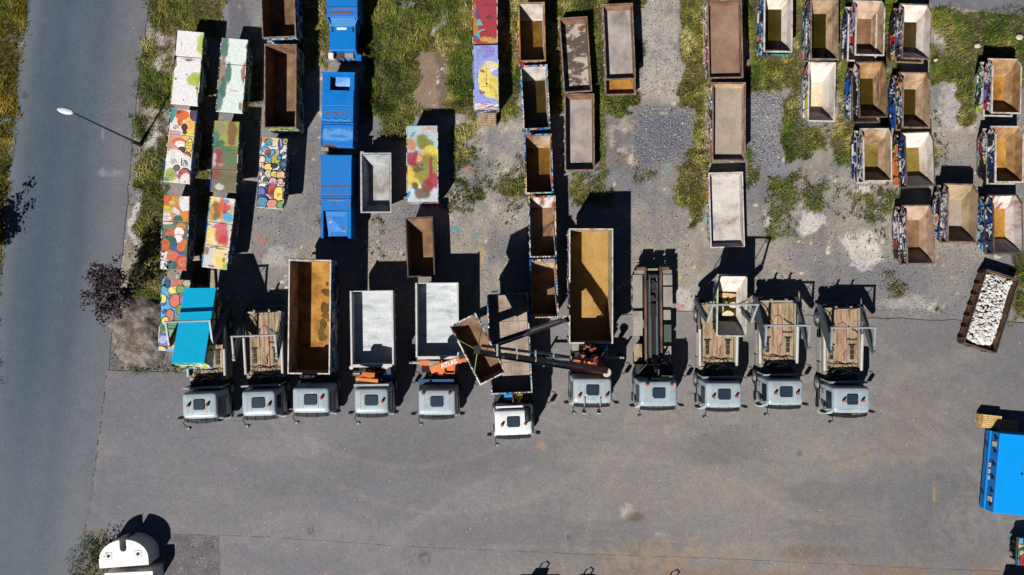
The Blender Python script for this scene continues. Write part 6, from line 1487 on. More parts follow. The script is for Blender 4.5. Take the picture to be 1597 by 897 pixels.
bits.tube([(-.25, 5.2, 1.45), (0, 5.6, 1.5), (.2, 5.3, 1.45), (.1, 6.2, 1.48)], .03, 5).tube([(-.1, 5.9, 1.45), (.15, 6.4, 1.5), (-.1, 6.6, 1.45)], .03, 5)
bits.build('valve_block', M['chassis'], t8)
MB().box(-1.1, -.45, 7.0, 7.22, .95, 1.2).box(.45, 1.15, 7.0, 7.22, .95, 1.2).box(-.3, .3, 7.2, 7.32, .9, 1.3).build('rear_bumper', M['decksteel'], t8)
MB().box(-1.1, 1.1, .98, 1.55, .95, 1.5).build('hydraulic_tank', M['chassis'], t8)
MB().loft([rrect(.42, -.12, .12, .1, 2.22), rrect(.42, -.12, .12, .1, 2.3)]).build('light_bar', M['cream'], t8, True, loc=(.62, .86, 0))
MB().tube([(-.9, 1.2, 1.6), (-.5, 1.6, 1.75), (.1, 1.5, 1.6), (.6, 1.7, 1.7), (.9, 1.3, 1.5)], .035, 6).build('hose', M['hose'], t8)
MB().box(-.55, .6, .78, .84, 2.2, 2.42).build('rear_rail', M['black'], t8)

# ---- crane of the tipper with the lettering
def words(txt, size, mat, parent, mtx):
    cu = bpy.data.curves.new('lettering', 'FONT'); cu.body = txt; cu.size = size; cu.align_x = 'CENTER'; cu.align_y = 'CENTER'; cu.extrude = .004; cu.offset = .012
    tmp = bpy.data.objects.new('tmp', cu); COL.objects.link(tmp)
    dg = bpy.context.evaluated_depsgraph_get()
    me = bpy.data.meshes.new_from_object(tmp.evaluated_get(dg)); me.name = 'lettering'
    bpy.data.objects.remove(tmp)
    me.materials.clear(); me.materials.append(mat)
    me.transform(mtx)
    return link('lettering', me, parent)
A, B = loc_in(t5, 672, 577, 3.05), loc_in(t5, 722, 559, 3.25)
cb = MB().box(-.35, .35, 1.5, 2.1, 1.0, 1.5).cyl((0.25, 1.8, 1.5), .22, 1.1, 14).build('crane_column', M['crane'], t5)
MB().beam(A, B, .42, .36, 0, .34, .32).build('crane_boom', M['crane'], t5, bevel=.02)
d_ = (B - A).normalized(); n_ = Vector((0, 0, 1)); u_ = d_.cross(Vector((0, 0, 1))).normalized(); n_ = u_.cross(d_).normalized()
c_ = A.lerp(B, .58) + n_ * .185
mt = Matrix(((d_.x, -u_.x, n_.x, c_.x), (d_.y, -u_.y, n_.y, c_.y), (d_.z, -u_.z, n_.z, c_.z), (0, 0, 0, 1)))
words('ATLAS', .34, M['white'], [c for c in t5.children if c.name.startswith('crane_boom')][0], mt)
A2, B2 = loc_in(t5, 716, 557, 3.3), loc_in(t5, 884, 499, 3.5)
MB().box(-.2, .2, -.2, .2, -.2, .2).build('boom_knuckle', M['crane'], t5, loc=B - Vector((0, 0, .05)))
off = Vector((.09, .3, 0))
MB().beam(A2, B2, .28, .34, 0, .2, .24).build('crane_jib', M['cranedark'], t5)
MB().beam(A2 + off * .75, A2.lerp(B2, .95) + off * .6, .15, .2, 0, .12, .14).build('extension_ram', M['cranedark'], t5)
mid = A2.lerp(B2, .5)
MB().tube([A2.lerp(B2, .3) + Vector((0, .0, .2)), A2.lerp(B2, .62) + Vector((0, 0, .16))], .035, 6).tube([A2.lerp(B2, .66) + off * .4 + Vector((0, 0, .12)), A2.lerp(B2, .93) + off * .35 + Vector((0, 0, .1))], .03, 6).build('ram_rod', M['chrome'], t5)
MB().tube([A2.lerp(B2, .08) + Vector((0, -.1, .2)), A2.lerp(B2, .5) + Vector((0, -.12, .17)), A2.lerp(B2, .95) + Vector((0, -.08, .13))], .025, 5).build('hose', M['hose'], t5)
MB().box(-.14, .14, -.12, .16, -.14, .12).tube([(0, 0, -.1), (.05, .02, -.3), (0, 0, -.45)], .04, 6).build('jib_head', M['cranedark'], t5, loc=B2, rot=(0, 0, .35))
MB().beam(loc_in(t5, 655, 566, 1.7), loc_in(t5, 690, 566, 1.7), .3, .3).build('crane_base', M['crane'], t5)
MB().box(-.5, .12, 1.95, 2.3, 1.5, 2.0).build('oil_tank', M['fender'], t5, bevel=.02)
MB().box(.5, 1.0, 1.7, 2.1, 1.2, 2.1).tube([(.4, 1.9, 2.1), (.5, 1.6, 2.2), (1.0, 1.6, 2.2), (1.05, 2.1, 2.1)], .04, 6).build('control_stand', M['crane'], t5)
MB().beam((-1.15, 1.08, 2.0), (.95, 1.08, 2.0), .3, .14).build('stowage_box', M['bluetank'], t5)
g = MB().tube([(-1.0, 2.12, .95), (-1.75, 2.12, .95)], .09, 8).tube([(-1.75, 2.12, 1.25), (-1.75, 2.12, .12)], .06, 8).build('outrigger', M['fender'], t5)
MB().cyl((-1.75, 2.12, .03), .17, .09, 12).build('outrigger_foot', M['black'], g)
g = MB().tube([(1.0, 2.12, .95), (1.3, 2.12, .95)], .09, 8).tube([(1.3, 2.12, 1.25), (1.3, 2.12, .12)], .06, 8).build('outrigger', M['fender'], t5)
MB().cyl((1.3, 2.12, .03), .17, .09, 12).build('outrigger_foot', M['black'], g)
MB().tube([(-.9, 1.25, 1.5), (-.5, 1.5, 1.9), (-.1, 1.3, 1.7), (.3, 1.45, 1.9), (.8, 1.3, 1.5)], .035, 6).tube([(-.7, 1.2, 1.4), (-.2, 1.7, 2.4), (.2, 1.5, 2.5)], .03, 6).build('hose', M['hose'], t5)

# ---- folded crane of the other tipper
MB().cyl((-.1, 1.5, 1.0), .24, 1.6, 14).box(-.7, .5, 1.3, 1.65, 1.0, 1.3).build('crane_column', M['cranered'], t4)
MB().beam((-1.0, 1.62, 2.85), (.25, 1.5, 2.7), .26, .3).build('crane_boom', M['crane'], t4, bevel=.02)
MB().beam((-.9, 1.27, 2.55), (.4, 1.12, 2.45), .2, .24).build('crane_jib', paint('crane_orange_bright', C(230, 140, 34), .45, .05), t4, bevel=.02)
MB().box(-1.0, -.5, 1.5, 1.7, 3.0, 3.03).build('name_plate', M['black'], t4)
MB().box(-.94, -.56, 1.56, 1.66, 3.032, 3.04).build('plate_stripe', M['fender'], t4)
MB().tube([(-.8, 1.85, 1.8), (-.2, 1.95, 2.0), (.2, 1.85, 1.9), (.6, 1.9, 1.7)], .05, 6).build('pipe', M['cranered'], t4)
MB().tube([(.2, 1.4, 2.2), (.5, 1.2, 2.3), (.7, 1.0, 2.1)], .04, 6).tube([(.3, 1.6, 2.2), (.6, 1.45, 1.9), (.8, 1.05, 1.9)], .04, 6).tube([(-.3, 1.1, 2.2), (.1, 1.0, 2.25), (.5, 1.05, 2.1)], .035, 6).build('hose', M['hose'], t4)
MB().box(.55, 1.05, 1.1, 1.75, 1.0, 1.9).build('oil_tank', M['bluetank'], t4, bevel=.03)
MB().box(.5, 1.0, 1.78, 1.9, 1.3, 1.95).build('control_stand', M['crane'], t4)
for x in (-1.3, .78):
    g = MB().tube([(x, 1.85, .15), (x, 1.85, 1.9)], .08, 10).build('outrigger', M['cranered'], t4)
    MB().cyl((x, 1.85, 1.9), .12, .06, 14).build('outrigger_cap', M['cream'], g)
MB().tube([(-1.3, 1.85, 1.0), (.78, 1.85, 1.0)], .08, 8).build('outrigger_beam', M['chassis'], t4)
# ---- gear behind the white cab
MB().box(-.5, .1, 1.15, 1.5, 1.3, 1.9).build('hook_gear', M['skyblue'], t6)
MB().box(-.0, .6, 1.2, 1.45, 1.4, 1.8).box(.25, .5, 1.0, 1.2, 1.5, 1.95).build('hook_gear', M['yellow'], t6)
MB().tube([(.05, 1.5, 1.9), (.02, 1.2, 2.1), (.08, .95, 2.2), (.1, .9, 1.9)], .06, 8).build('hook', M['rust'], t6)
MB().box(-1.05, -.55, 1.0, 1.5, .9, 1.3).box(.6, 1.1, .95, 1.5, .9, 1.2).build('tool_box', M['chassis'], t6)
# ---- crane of the seventh truck and its long boom
A, B = loc_in(t7, 944, 577, 3.8), loc_in(t7, 744, 547.5, 8.9)
MB().box(-.9, .9, 1.55, 2.1, .95, 1.35).build('crane_base', M['chassis'], t7)
MB().cyl((A.x - .35, 1.75, 1.35), .28, 1.9, 16).beam((A.x - .35, 1.75, 3.2), A, .34, .4).build('crane_column', M['cranered'], t7)
cr = MB(); rr = random.Random(9)
for k in range(22):
    x, y = rr.uniform(-.75, .7), rr.uniform(1.25, 2.4)
    w1, w2 = rr.uniform(.04, .12), rr.uniform(.03, .09)
    cr.box(x - w1, x + w1, y - w2, y + w2, 1.4 + rr.uniform(0, .7), 1.75 + rr.uniform(0, .7))
cr.build('valve_block', M['cranered'], t7)
hz = MB()
for k in range(9):
    x = rr.uniform(-.9, .6)
    hz.tube([(x, 1.3, 1.5), (x + .2, 1.6, 2.2 + rr.uniform(0, .4)), (x + .4, 2.1, 1.9), (x + .5, 2.3, 1.5)], .03, 5)
hz.build('hose', M['hose'], t7)
MB().box(-1.1, -.62, 2.2, 2.7, 1.0, 1.5).build('tool_box', M['fender'], t7); MB().box(.55, 1.0, 2.2, 2.7, 1.0, 1.5).build('tool_box', M['bluetank'], t7)
MB().beam((-.75, 1.7, 2.3), (-1.05, 1.75, 2.35), .3, .3).build('crane_link', M['crane'], t7)
d = B - A
bm_ = MB().beam(A, A.lerp(B, .34), .36, .46, 0, .34, .42).build('crane_boom', M['boomred'], t7)
MB().beam(A.lerp(B, .25), A.lerp(B, .56), .30, .36, 0, .29, .34).build('extension', M['cranedark'], bm_)
MB().beam(A.lerp(B, .5), A.lerp(B, .8), .24, .3, 0, .23, .28).build('extension', M['cranedark'], bm_)
MB().beam(A.lerp(B, .76), B, .18, .22).build('extension', M['cranedark'], bm_)
sd = Vector((.05, .40, .02))
MB().beam(A.lerp(B, .12) + sd, A.lerp(B, .6) + sd, .15, .16).beam(A.lerp(B, .58) + sd * .9, A.lerp(B, .97) + sd * .75, .13, .14).build('extension_ram', M['cranedark'], bm_)
MB().tube([A.lerp(B, .4) + sd * 1.0 + Vector((0, 0, .09)), A.lerp(B, .64) + sd * .9 + Vector((0, 0, .08))], .03, 6).tube([A.lerp(B, .2) + Vector((0, -.02, .26)), A.lerp(B, .5) + Vector((0, 0, .2))], .022, 6).build('ram_rod', paint('ram_blue_sheen', C(50, 84, 112), .3, 0, .05), bm_)
MB().tube([A.lerp(B, .03) + Vector((0, -.17, .22)), A.lerp(B, .33) + Vector((0, -.15, .19))], .028, 6).build('pipe', M['crane'], bm_)
for k in (.3, .44, .58, .72, .86):
    p = A.lerp(B, k); MB().box(p.x - .05, p.x + .05, p.y - .1, p.y + .5, p.z + .12, p.z + .18).build('clamp', M['bracket'], bm_)
MB().box(-.16, .16, -.14, .26, -.16, .12).tube([(-.02, 0, -.1), (-.02, 0, -.42)], .05, 8).build('boom_head', M['cranedark'], t7, loc=B)
for k in range(3):
    q0 = Vector((0, -.2 - .04 * k, .1 + .05 * k))
    MB().tube([A.lerp(B, .02) + q0, A.lerp(B, .2) + q0 * .9 + Vector((0, 0, .05)), A.lerp(B, .45) + q0 * .8, A.lerp(B, .75) + q0 * .7, A.lerp(B, .96) + q0 * .6], .022, 5).build('hose', M['hose'], bm_)
MB().beam((A.x - 1.0, 1.55, 2.1), (A.x - .5, 1.6, 2.2), .2, .24).build('crane_link', M['crane'], t7)
MB().beam((A.x - 1.35, 1.95, 1.9), (A.x - .95, 1.9, 2.0), .16, .2).build('crane_link', M['crane'], t7)
MB().tube([(A.x - 1.2, 2.3, 1.6), (A.x - .8, 2.5, 1.9), (A.x - .3, 2.35, 1.7)], .06, 8).build('pipe', M['crane'], t7)
MB().cyl((0, 0, 0), .26, .07, 20).build('column_cap', M['cream'], t7, loc=loc_in(t7, 946, 581, 2.75))
MB().cyl((0, 0, 0), .14, .5, 14).build('cap_post', M['chassis'], t7, loc=loc_in(t7, 946, 581, 2.24))
for s, xo in ((1, 2.0), (-1, -2.6)):
    g = MB().tube([(s * .9, 1.75, 1.05), (xo, 1.75, 1.05)], .08, 8).tube([(xo, 1.75, 1.35), (xo, 1.75, .12)], .07, 8).build('outrigger', M['bracket'] if s > 0 else M['chassis'], t7)
    MB().cyl((xo, 1.75, .03), .2, .09, 12).build('outrigger_foot', M['black'], g)

# ---- container hanging from the boom in green slings
hq = [(702.3, 508.8), (741.5, 489.6), (788, 580.4), (749, 600)]
hc = open_box('rusty open container with striped rim hanging from the black crane boom in green slings', hq, 6.0, G['pale'], I['hangwall'], I['brownfloor'], RIM['pinkmix'], z0=5.02, zf=.13, sN=.35, sS=.1, ribs=0)
FOOT[:] = [f for f in FOOT if not (abs(f[0] - hc.location.x) < .1 and abs(f[1] - hc.location.y) < .1)]
top = t7.matrix_world @ (B + Vector((0, 0, -.42)))
LG = [(.22, 0), (.22, 1), (.8, 1), (.8, 0)]
for k_, (x, y) in enumerate(hq):
    p = P(x, y, 6.0)
    cen = sum((P(a, b, 6.0) for a, b in hq), Vector()) / 4
    v_, e_ = LG[k_]
    c4 = [P(a, b, 6.0) for a, b in hq]
    p = (c4[0].lerp(c4[3], v_) if e_ == 0 else c4[1].lerp(c4[2], v_)) + Vector((0, 0, .02))
    s_ = MB().tube([top, p], .02, 6).build('sling', M['sling'])
    lab = {0: 'green sling from the crane hook to the north-west corner of the hanging container', 1: 'green sling to the hanging container corner nearest the extended black jib', 2: 'green sling under the boom to the south-east corner of the hanging container', 3: 'green sling to the southern corner of the hanging container'}[[q_ for q_ in hq].index((x, y))]
    tag(s_, lab, 'sling', 'slings holding the hanging container')
# ------------------------------------------------------------------ white recycling containers, street lamp, trees
def dshape(W_, D_, slot, n=24):
    pts = [(-W_ / 2, 0), (W_ / 2, 0)]
    arc = [(W_ / 2 * math.cos(R(180) * k / n), D_ * (.28 + .72 * math.sin(R(180) * k / n))) for k in range(n + 1)]
    out = []
    done_ = False
    for x, y in arc:
        if abs(x - slot[0]) < slot[1]:
            if not done_:
                d = D_ - slot[2]; s = slot[1]
                ytop = D_ * (.28 + .72 * math.sqrt(max(0, 1 - ((slot[0] + s) / (W_ / 2)) ** 2)))
                out += [(slot[0] + s, ytop)] + [(slot[0] + s * math.cos(R(-180) * k / 8), d + s + s * math.sin(R(-180) * k / 8)) for k in range(9)]
                out += [(slot[0] - s, D_ * (.28 + .72 * math.sqrt(max(0, 1 - ((slot[0] - s) / (W_ / 2)) ** 2))))]
                done_ = True
            continue
        out.append((x, y))
    return pts + out
def recycler(label, pl, pr, h, flip):
    a, b = P(*pl, h), P(*pr, h)
    ang = math.atan2((b - a).y, (b - a).x) + (math.pi if flip else 0)
    w = (b - a).length; c = (a + b) / 2
    t = thing('recycling_container', label, 'recycling container', (c.x, c.y, 0), ang, 'white half-round recycling containers')
    po = dshape(w, 1.62, (0.02 * (-1 if flip else 1), .2, .72))
    MB().prism(po, 0.05, h).build('shell', M['glassfibre'], t)
    for x in (-w * .3, w * .3):
        f = MB().box(x - .2, x + .2, .5, .9, h + .002, h + .012).build('lifting_plate', M['white'], t)
        MB().prism([(x, .58), (x + .13, .70), (x, .82), (x - .13, .70)], h + .013, h + .03).build('lifting_eye', M['black'], f)
        MB().box(x - .2, x + .2, .492, .5, h + .012, h + .02).box(x - .2, x + .2, .9, .908, h + .012, h + .02).box(x + .2, x + .208, .492, .908, h + .012, h + .02).box(x - .208, x - .2, .492, .908, h + .012, h + .02).build('seam', M['bracket'], f)
    MB().box(-.35, .35, -.03, -.002, h - .35, h - .2).build('inlet_flap', M['fender'], t)
    MB().box(-w / 2 + .1, w / 2 - .1, .1, .5, 0, .049).build('base', M['chassis'], t)
    FOOT.append((c.x, c.y, ang, w / 2, 1.6))
recycler('white half-round recycling container with a notch in its rounded north side', (155, 886.8), (231.8, 881), 1.32, False)
recycler('white recycling container back to back with the notched one, cut by the bottom edge', (162.7, 894.5), (237.8, 891), 1.32, True)

t = thing('street_lamp', 'slim grey street lamp leaning its head over the road', 'street lamp', P(218.5, 225.5, 0))
tip = P(113, 175.5, 6.7) - P(218.5, 225.5, 0)
MB().tube([(0, 0, 0), (0, 0, .02), tip * .5 + Vector((0, 0, 0)), tip], .075, 10, 0, .04).build('pole', paint('lamp_pole', C(52, 66, 78), .45, 0, .1), t)
MB().cyl((0, 0, 0), .13, .9, 12, 0, .11).build('base_sleeve', M['chassis'], t)
dv = (P(94, 172, 6.75) - P(113, 176, 6.7)).normalized()
rings = []
for k in range(9):
    f = k / 8; r_ = .16 * math.sin(math.pi * min(1, .08 + f * .9)) ** .6 + .015
    c = tip + dv * (f * .82 - .06) + Vector((0, 0, .03))
    u = Vector((-dv.y, dv.x, 0)).normalized()
    rings.append([c + u * math.cos(6.2832 * j / 12) * r_ + Vector((0, 0, 1)) * math.sin(6.2832 * j / 12) * r_ * .5 for j in range(12)])
hd = MB().loft(rings).build('lamp_head', paint('lamp_head', C(214, 218, 224), .35, 0, .08), t, True)
MB().box(-.22, .22, -.09, .09, -.05, -.03).build('lens', M['lamp'], hd, loc=tip + dv * .4 + Vector((0, 0, -.03)), rot=(0, 0, math.atan2(dv.y, dv.x)))

def leafmat(name, c1, c2, c3):
    m = NT(name)
    a = m.n('Attribute', {'attribute_name': 'Col'}).outputs['Color']
    s_ = m.n('SeparateColor'); m.set(s_.inputs[0], a)
    c = m.ramp(s_.outputs[0], [(0, c1), (.5, c2), (1, c3)])
    return m.done(c, .6, spec=.2)
def leaves(name, pts, size, mat, parent, rr, flat=.5):
    n = len(pts)
    v = np.zeros((n, 4, 3)); cols = np.zeros((n, 4, 4)); cols[..., 3] = 1
    for i, p in enumerate(pts):
        a, tl, rl = rr.uniform(0, 6.283), rr.gauss(0, flat), rr.gauss(0, flat)
        s = size * rr.uniform(.6, 1.35)
        M3 = Matrix.Rotation(a, 3, 'Z') @ Matrix.Rotation(tl, 3, 'X') @ Matrix.Rotation(rl, 3, 'Y')
        for j, (x, y) in enumerate(((-.5, 0), (0, -.3), (.55, 0), (0, .3))):
            v[i, j] = Vector(p) + M3 @ Vector((x * s * 1.5, y * s * 1.5, 0))
        cols[i, :, :3] = rr.random()
    return quads(name, v, cols, mat, parent)
def quads(name, v, cols, mat, parent=None):
    n, k = v.shape[0], v.shape[1]
    me = bpy.data.meshes.new(name)
    me.vertices.add(n * k); me.vertices.foreach_set('co', v.reshape(-1).astype(np.float32))
    me.loops.add(n * k); me.loops.foreach_set('vertex_index', np.arange(n * k, dtype=np.int32))
    me.polygons.add(n); me.polygons.foreach_set('loop_start', np.arange(0, n * k, k, dtype=np.int32))
    me.update(); me.validate()
    at = me.color_attributes.new('Col', 'FLOAT_COLOR', 'POINT')
    at.data.foreach_set('color', cols.reshape(-1).astype(np.float32))
    me.materials.append(mat)
    return link(name, me, parent)
def tree(name, label, base, h, rad, nb, nleaf, lsize, mat, bark, seed, cat='tree', trunk=.07, low=.35):
    rr = random.Random(seed)
    t = thing(name, label, cat, base)
    tr = MB(); tr.tube([(0, 0, -.05), (.03, .02, h * .3), (-.02, .05, h * .55), (.02, .02, h * .8)], trunk, 8, 0, trunk * .35)
    br = MB(); pts = []
    for k in range(nb):
        z0 = h * rr.uniform(low, .75); a = k * 2.4 + rr.uniform(-.4, .4)
        ln = rad * rr.uniform(.65, 1.1) * (1.1 - .5 * (z0 / h - low))
        p0 = Vector((0, .02, z0)); p1 = p0 + Vector((math.cos(a) * ln * .5, math.sin(a) * ln * .5, ln * .35)); p2 = p0 + Vector((math.cos(a) * ln, math.sin(a) * ln, ln * .75))
        br.tube([p0, p1, p2], trunk * .32, 5, 0, trunk * .08)
        for j in range(5):
            q = p1.lerp(p2, rr.uniform(-.2, 1)); e = q + Vector((rr.gauss(0, 1), rr.gauss(0, 1), rr.gauss(.3, .7))) * ln * .25
            br.tube([q, e], trunk * .12, 4, 0, trunk * .04)
            for i in range(nleaf // (nb * 5)):
                f = rr.uniform(.1, 1.1); c = q.lerp(e, f)
                pts.append(c + Vector((rr.gauss(0, .09), rr.gauss(0, .09), rr.gauss(0, .09))) * rad)
    tr.build('trunk', bark, t, True); br.build('limb', bark, t)
    leaves('crown', pts, lsize, mat, t, rr, .7)
    return t
bark = worn('tree_bark', [C(60, 50, 44), C(92, 78, 68), C(110, 96, 84)], 4, .9)
purple = leafmat('purple_leaves', (.008, .006, .010, 1), (.022, .014, .022, 1), (.06, .032, .036, 1))
green = leafmat('dark_green_leaves', (.012, .02, .006, 1), (.04, .055, .012, 1), (.10, .11, .025, 1))
tree('plum_tree', 'small dark purple-leaved tree standing at the road verge', P(214, 451, 0), 4.0, 1.4, 22, 3000, .11, purple, bark, 4)
tree('verge_tree', 'tree just beyond the left edge of the view, known by its shadow on the road', P(-47, 412, 0), 4.2, 1.75, 18, 2200, .15, green, bark, 8)
# shrub beside the white containers
t = thing('shrub', 'leafy shrub with thin upright stems beside the white recycling containers', 'shrub', P(158, 868, 0))
rr = random.Random(12); st = MB(); pts = []
for k in range(20):
    a = rr.uniform(0, 6.283); b0 = Vector((math.cos(a), math.sin(a), 0)) * rr.uniform(0, .8); hh = rr.uniform(.5, 2.1)
    e = b0 * 1.7 + Vector((rr.gauss(0, .15), rr.gauss(.05, .15), hh))
    st.tube([b0, b0.lerp(e, .5) + Vector((0, 0, .1)), e], .018, 5, 0, .006)
    for i in range(18):
        pts.append(b0.lerp(e, rr.uniform(.3, 1.02)) + Vector((rr.gauss(0, .07), rr.gauss(0, .07), rr.gauss(0, .05))))
st.build('stem', bark, t); leaves('foliage', pts, .09, leafmat('shrub_leaves', (.02, .026, .006, 1), (.07, .075, .018, 1), (.15, .14, .04, 1)), t, rr, .7)

# ------------------------------------------------------------------ soil heap and small debris heap
def heap(name, cx, cy, rx, ry, hgt, seed, c1, c2):
    n = 70
    u = np.linspace(-1.25, 1.25, n); U, V = np.meshgrid(u, u)
    x0, y0 = (cx - 798.5) / 25.06, -(cy - 448.5) / 25.06
    XX, YY = x0 + U * rx / 25.06, y0 + V * ry / 25.06
    r_ = (np.abs(U) ** 3 + np.abs(V) ** 3) ** (1 / 3) + (fbm(XX, YY, .9, seed) - .5) * .5
    ZZ = sstep(1.05 - r_, 0, .6) * hgt * (.55 + .9 * fbm(XX, YY, .8, seed + 5, 6, .65)) - .06
    n3 = fbm(XX, YY, 3, seed + 9)
    c = np.zeros(XX.shape + (3,)) + np.array(C(*c1)[:3]); c = mixc(c, sstep(n3, .4, .65), C(*c2))
    o = grid_mesh(name, XX, YY, ZZ, c, ground_mat(name + '_soil', .7, 14, .95, .4, .6)); o['kind'] = 'structure'
heap('soil_heap', 216, 517, 46, 56, .6, 201, (100, 92, 86), (134, 124, 116))
heap('debris_heap', 914, 913, 22, 20, .5, 231, (96, 82, 72), (140, 122, 108))

# ------------------------------------------------------------------ grass, weeds, stones
rng = np.random.default_rng(3)
def inside_foot(x, y, m=.08):
    k = np.zeros(x.shape, bool)
    for fx, fy, a, hw_, hl in FOOT:
        dx, dy = x - fx, y - fy
        u, v = dx * math.cos(a) + dy * math.sin(a), -dx * math.sin(a) + dy * math.cos(a)
        k |= (np.abs(u) < hw_ - m) & (np.abs(v) < hl - m)
    return k
def blades(n, seed, hmul, wmul):
    r = np.random.default_rng(seed)
    x, y = r.uniform(-33.5, 33.5, n), r.uniform(-19, 19, n)
    px, py = to_px(x, y)
    g = grass_map(px, py)
    keep = (r.random(n) < g ** 1.1 * (.55 + .75 * fbm(x, y, 1.3, 83, 4))) & (py < 600)
    keep |= (px < 45 - py * .1) & (r.random(n) < .5)
    keep |= (np.clip(ell(px, py, 146, 885, 34, 44) * 2, 0, 1) > r.random(n)) & (r.random(n) < .8)
    keep &= ~inside_foot(x, y)
    x, y, px, py = x[keep], y[keep], px[keep], py[keep]
    n = len(x)
    cl = fbm(x, y, .9, 61, 4); tone = np.clip((fbm(x, y, .4, 67, 5, .65) - .5) * 2.4 + .45 + (fbm(x, y, 2.6, 71, 3) - .5) * .8 + r.normal(0, .17, n), 0, 1)
    h = (.04 + .2 * cl ** 1.6 * 1.6) * r.uniform(.5, 1.4, n) * hmul
    a = fbm(x, y, .8, 79, 3) * 14 + r.normal(0, .9, n); lean = r.uniform(.5, 1.7, n) * h
    w = r.uniform(.012, .028, n) * wmul
    v = np.zeros((n, 3, 3))
    ca, sa = np.cos(a), np.sin(a)
    v[:, 0] = np.stack([x - sa * w, y + ca * w, np.full(n, -.02)], 1)
    v[:, 1] = np.stack([x + sa * w, y - ca * w, np.full(n, -.02)], 1)
    v[:, 2] = np.stack([x + ca * lean, y + sa * lean, h], 1)
    pal = np.array([C(50, 70, 14)[:3], C(86, 108, 26)[:3], C(122, 128, 42)[:3], C(152, 140, 72)[:3], C(202, 190, 128)[:3]])
    t_ = tone * 3.7
    i0 = np.clip(t_.astype(int), 0, 3); f = (t_ - i0)[:, None]
    c = pal[i0] * (1 - f) + pal[np.minimum(i0 + 1, 4)] * f
    yl = (px < 60)[:, None]
    c = np.where(yl, c * np.array([.85, .68, .25]), c)
    cols = np.ones((n, 3, 4)); cols[:, :, :3] = c[:, None, :] * r.uniform(.75, 1.25, (n, 1, 1))
    return v, cols
mg = NT('grass_blades'); mg_a = mg.n('Attribute', {'attribute_name': 'Col'}).outputs['Color']
gm = mg.done(mg_a, .7, spec=.15)
v, c = blades(700000, 5, 1.0, 1.1)
o = quads('grass', v, c, gm)
tag(o, 'olive green grass and straw between the containers and along the road verge', 'grass', None, 'stuff')
# leafy weeds in low rosettes on the gravel
r = np.random.default_rng(9)
wx, wy, wr = [], [], []
for (x0, y0, x1, y1, n_) in [(735, 245, 830, 310, 46), (700, 190, 722, 330, 26), (1068, 240, 1100, 360, 40), (1190, 268, 1245, 370, 40), (1250, 278, 1292, 330, 26), (1305, 285, 1400, 345, 46), (1388, 440, 1412, 466, 14), (890, 262, 945, 320, 26), (1455, 160, 1475, 260, 12), (985, 255, 1020, 285, 10), (1225, 195, 1290, 240, 30), (1380, 425, 1400, 432, 4), (545, 325, 600, 400, 10), (200, 570, 290, 584, 16), (498, 340, 506, 362, 5), (780, 310, 812, 360, 10), (735, 225, 752, 250, 6), (1457, 480, 1470, 490, 3), (690, 290, 740, 340, 12), (1330, 330, 1380, 380, 8)]:
    wx += list(r.uniform(x0, x1, n_)); wy += list(r.uniform(y0, y1, n_)); wr += list(r.uniform(.06, .3, n_))
pts = []; rr = random.Random(3)
for a_, b_, q in zip(wx, wy, wr):
    x, y = (a_ - 798.5) / 25.06, -(b_ - 448.5) / 25.06
    if inside_foot(np.array([x]), np.array([y]), -.1)[0]: continue
    for k in range(int(16 + q * 90)):
        aa, d = rr.uniform(0, 6.283), q * abs(rr.gauss(0, 1.0))
        pts.append((x + math.cos(aa) * d, y + math.sin(aa) * d, rr.uniform(.01, .05 + q * .3)))
o = leaves('weeds', pts, .055, leafmat('weed_leaves', (.022, .03, .008, 1), (.055, .062, .018, 1), (.12, .11, .05, 1)), None, rr, .5)
tag(o, 'small leafy weeds growing in patches on the gravel yard', 'weeds', None, 'stuff')
# loose stones
def stones(n, areas, seed):
    r = np.random.default_rng(seed); V = []; Cc = []
    tot = sum(a[4] for a in areas)
    for x0, y0, x1, y1, wgt in areas:
        m = int(n * wgt / tot)
        x, y = (r.uniform(x0, x1, m) - 798.5) / 25.06, -(r.uniform(y0, y1, m) - 448.5) / 25.06
        s = r.gamma(2.2, .008, m) + .01
        a = r.uniform(0, 6.283, m)
        g = np.clip(r.normal(.20, .10, m), .04, .5)
        for k in range(3):
            v = np.zeros((m, 3, 3))
            for j, da in ((0, k * 2.094), (1, (k + 1) * 2.094)):
                v[:, j] = np.stack([x + np.cos(a + da) * s, y + np.sin(a + da) * s * .8, np.full(m, -.02)], 1)
            v[:, 2] = np.stack([x, y, s * 1.1], 1)
            V.append(v); cc = np.ones((m, 3, 4)); cc[:, :, 0] = (g * 1.0)[:, None]; cc[:, :, 1] = (g * .98)[:, None]; cc[:, :, 2] = (g * .97)[:, None]; Cc.append(cc)
    return np.concatenate(V), np.concatenate(Cc)
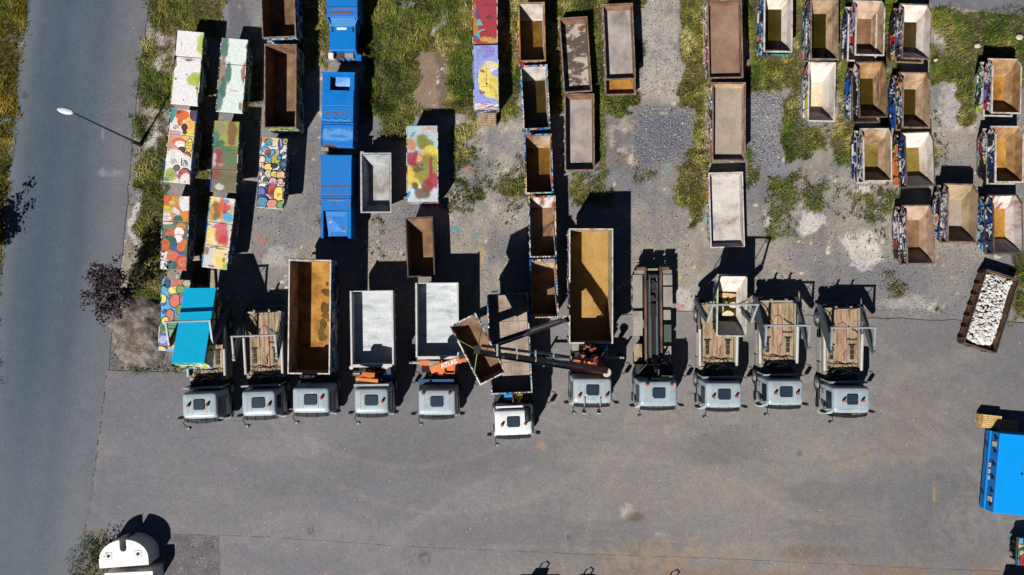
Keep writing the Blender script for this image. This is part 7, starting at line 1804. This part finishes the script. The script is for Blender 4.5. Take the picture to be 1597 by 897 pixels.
v, c = stones(26000, [(690, 165, 1080, 480, 3), (1000, 0, 1062, 150, .8), (988, 165, 1080, 256, 2.4), (1172, 140, 1220, 262, 2.6), (1160, 262, 1600, 495, 4), (200, 40, 262, 440, 1.6), (172, 470, 262, 580, 1.4), (390, 210, 560, 540, 1.4), (560, 320, 700, 430, .8), (272, 838, 342, 900, .6), (1450, 20, 1597, 280, 1), (1235, 140, 1262, 200, .4), (300, 655, 1600, 897, .25)], 21)
sm = NT('stone'); stm = sm.done(sm.n('Attribute', {'attribute_name': 'Col'}).outputs['Color'], .9)
o = quads('gravel_stones', v, c, stm)
tag(o, 'loose pale gravel stones scattered over the yard', 'gravel', None, 'stuff')
t = thing('litter_bag', 'crumpled pale plastic litter floating on the dark water of the skip by the side road', 'litter', P(1424, 29, .82))
for k, (dx, dy, s) in enumerate([(0, 0, .16), (.32, .08, .1), (-.22, -.1, .09)]):
    m = MB(); chunk(m, (dx, dy, .03), (s, s * .7, .06), random.Random(40 + k)); m.build('scrap', [M['white'], M['cream'], M['white']][k], t)
# a few concrete blocks lying between the painted skips
for (x, y, w_, l_, ro, lab) in [(329, 408, .5, .9, 5, 'concrete block lying at the south end of the yellow and red smeared skip'), (306, 402, .45, .35, 5, 'small pale slab lying between the two southernmost lidded skips of the left rows'), (330, 436, .42, 1.2, 4, 'narrow concrete strip between the shadows north of the skip loaders')]:
    p = P(x, y, .1)
    o = MB().loft([rrect(w_ / 2, -l_ / 2, l_ / 2, .04, -.02), rrect(w_ / 2, -l_ / 2, l_ / 2, .04, .14), rrect(w_ / 2 - .03, -l_ / 2 + .03, l_ / 2 - .03, .03, .16)]).build('concrete_block', flatmat('block_concrete', C(150, 140, 120), C(170, 160, 140), .5), None, loc=(p.x, p.y, 0), rot=(0, 0, R(ro)))
    tag(o, lab, 'concrete block')
for (x, y, s, lab) in [(1526, 71, .26, 'pale boulder in the grass near the shadow of the lilac skip'), (1592, 57, .28, 'pale boulder on the grass at the right edge below the side road'), (1461, 93, .18, 'flat white stone on the grass beside the litter skip')]:
    p = P(x, y, .2); m = MB(); chunk(m, (0, 0, .12), (s, s * .75, s * .7), random.Random(int(x)))
    o = m.build('boulder', flatmat('boulder_stone', C(190, 180, 165), C(214, 206, 194), .4), None, loc=(p.x, p.y, 0), bevel=.03)
    tag(o, lab, 'boulder')
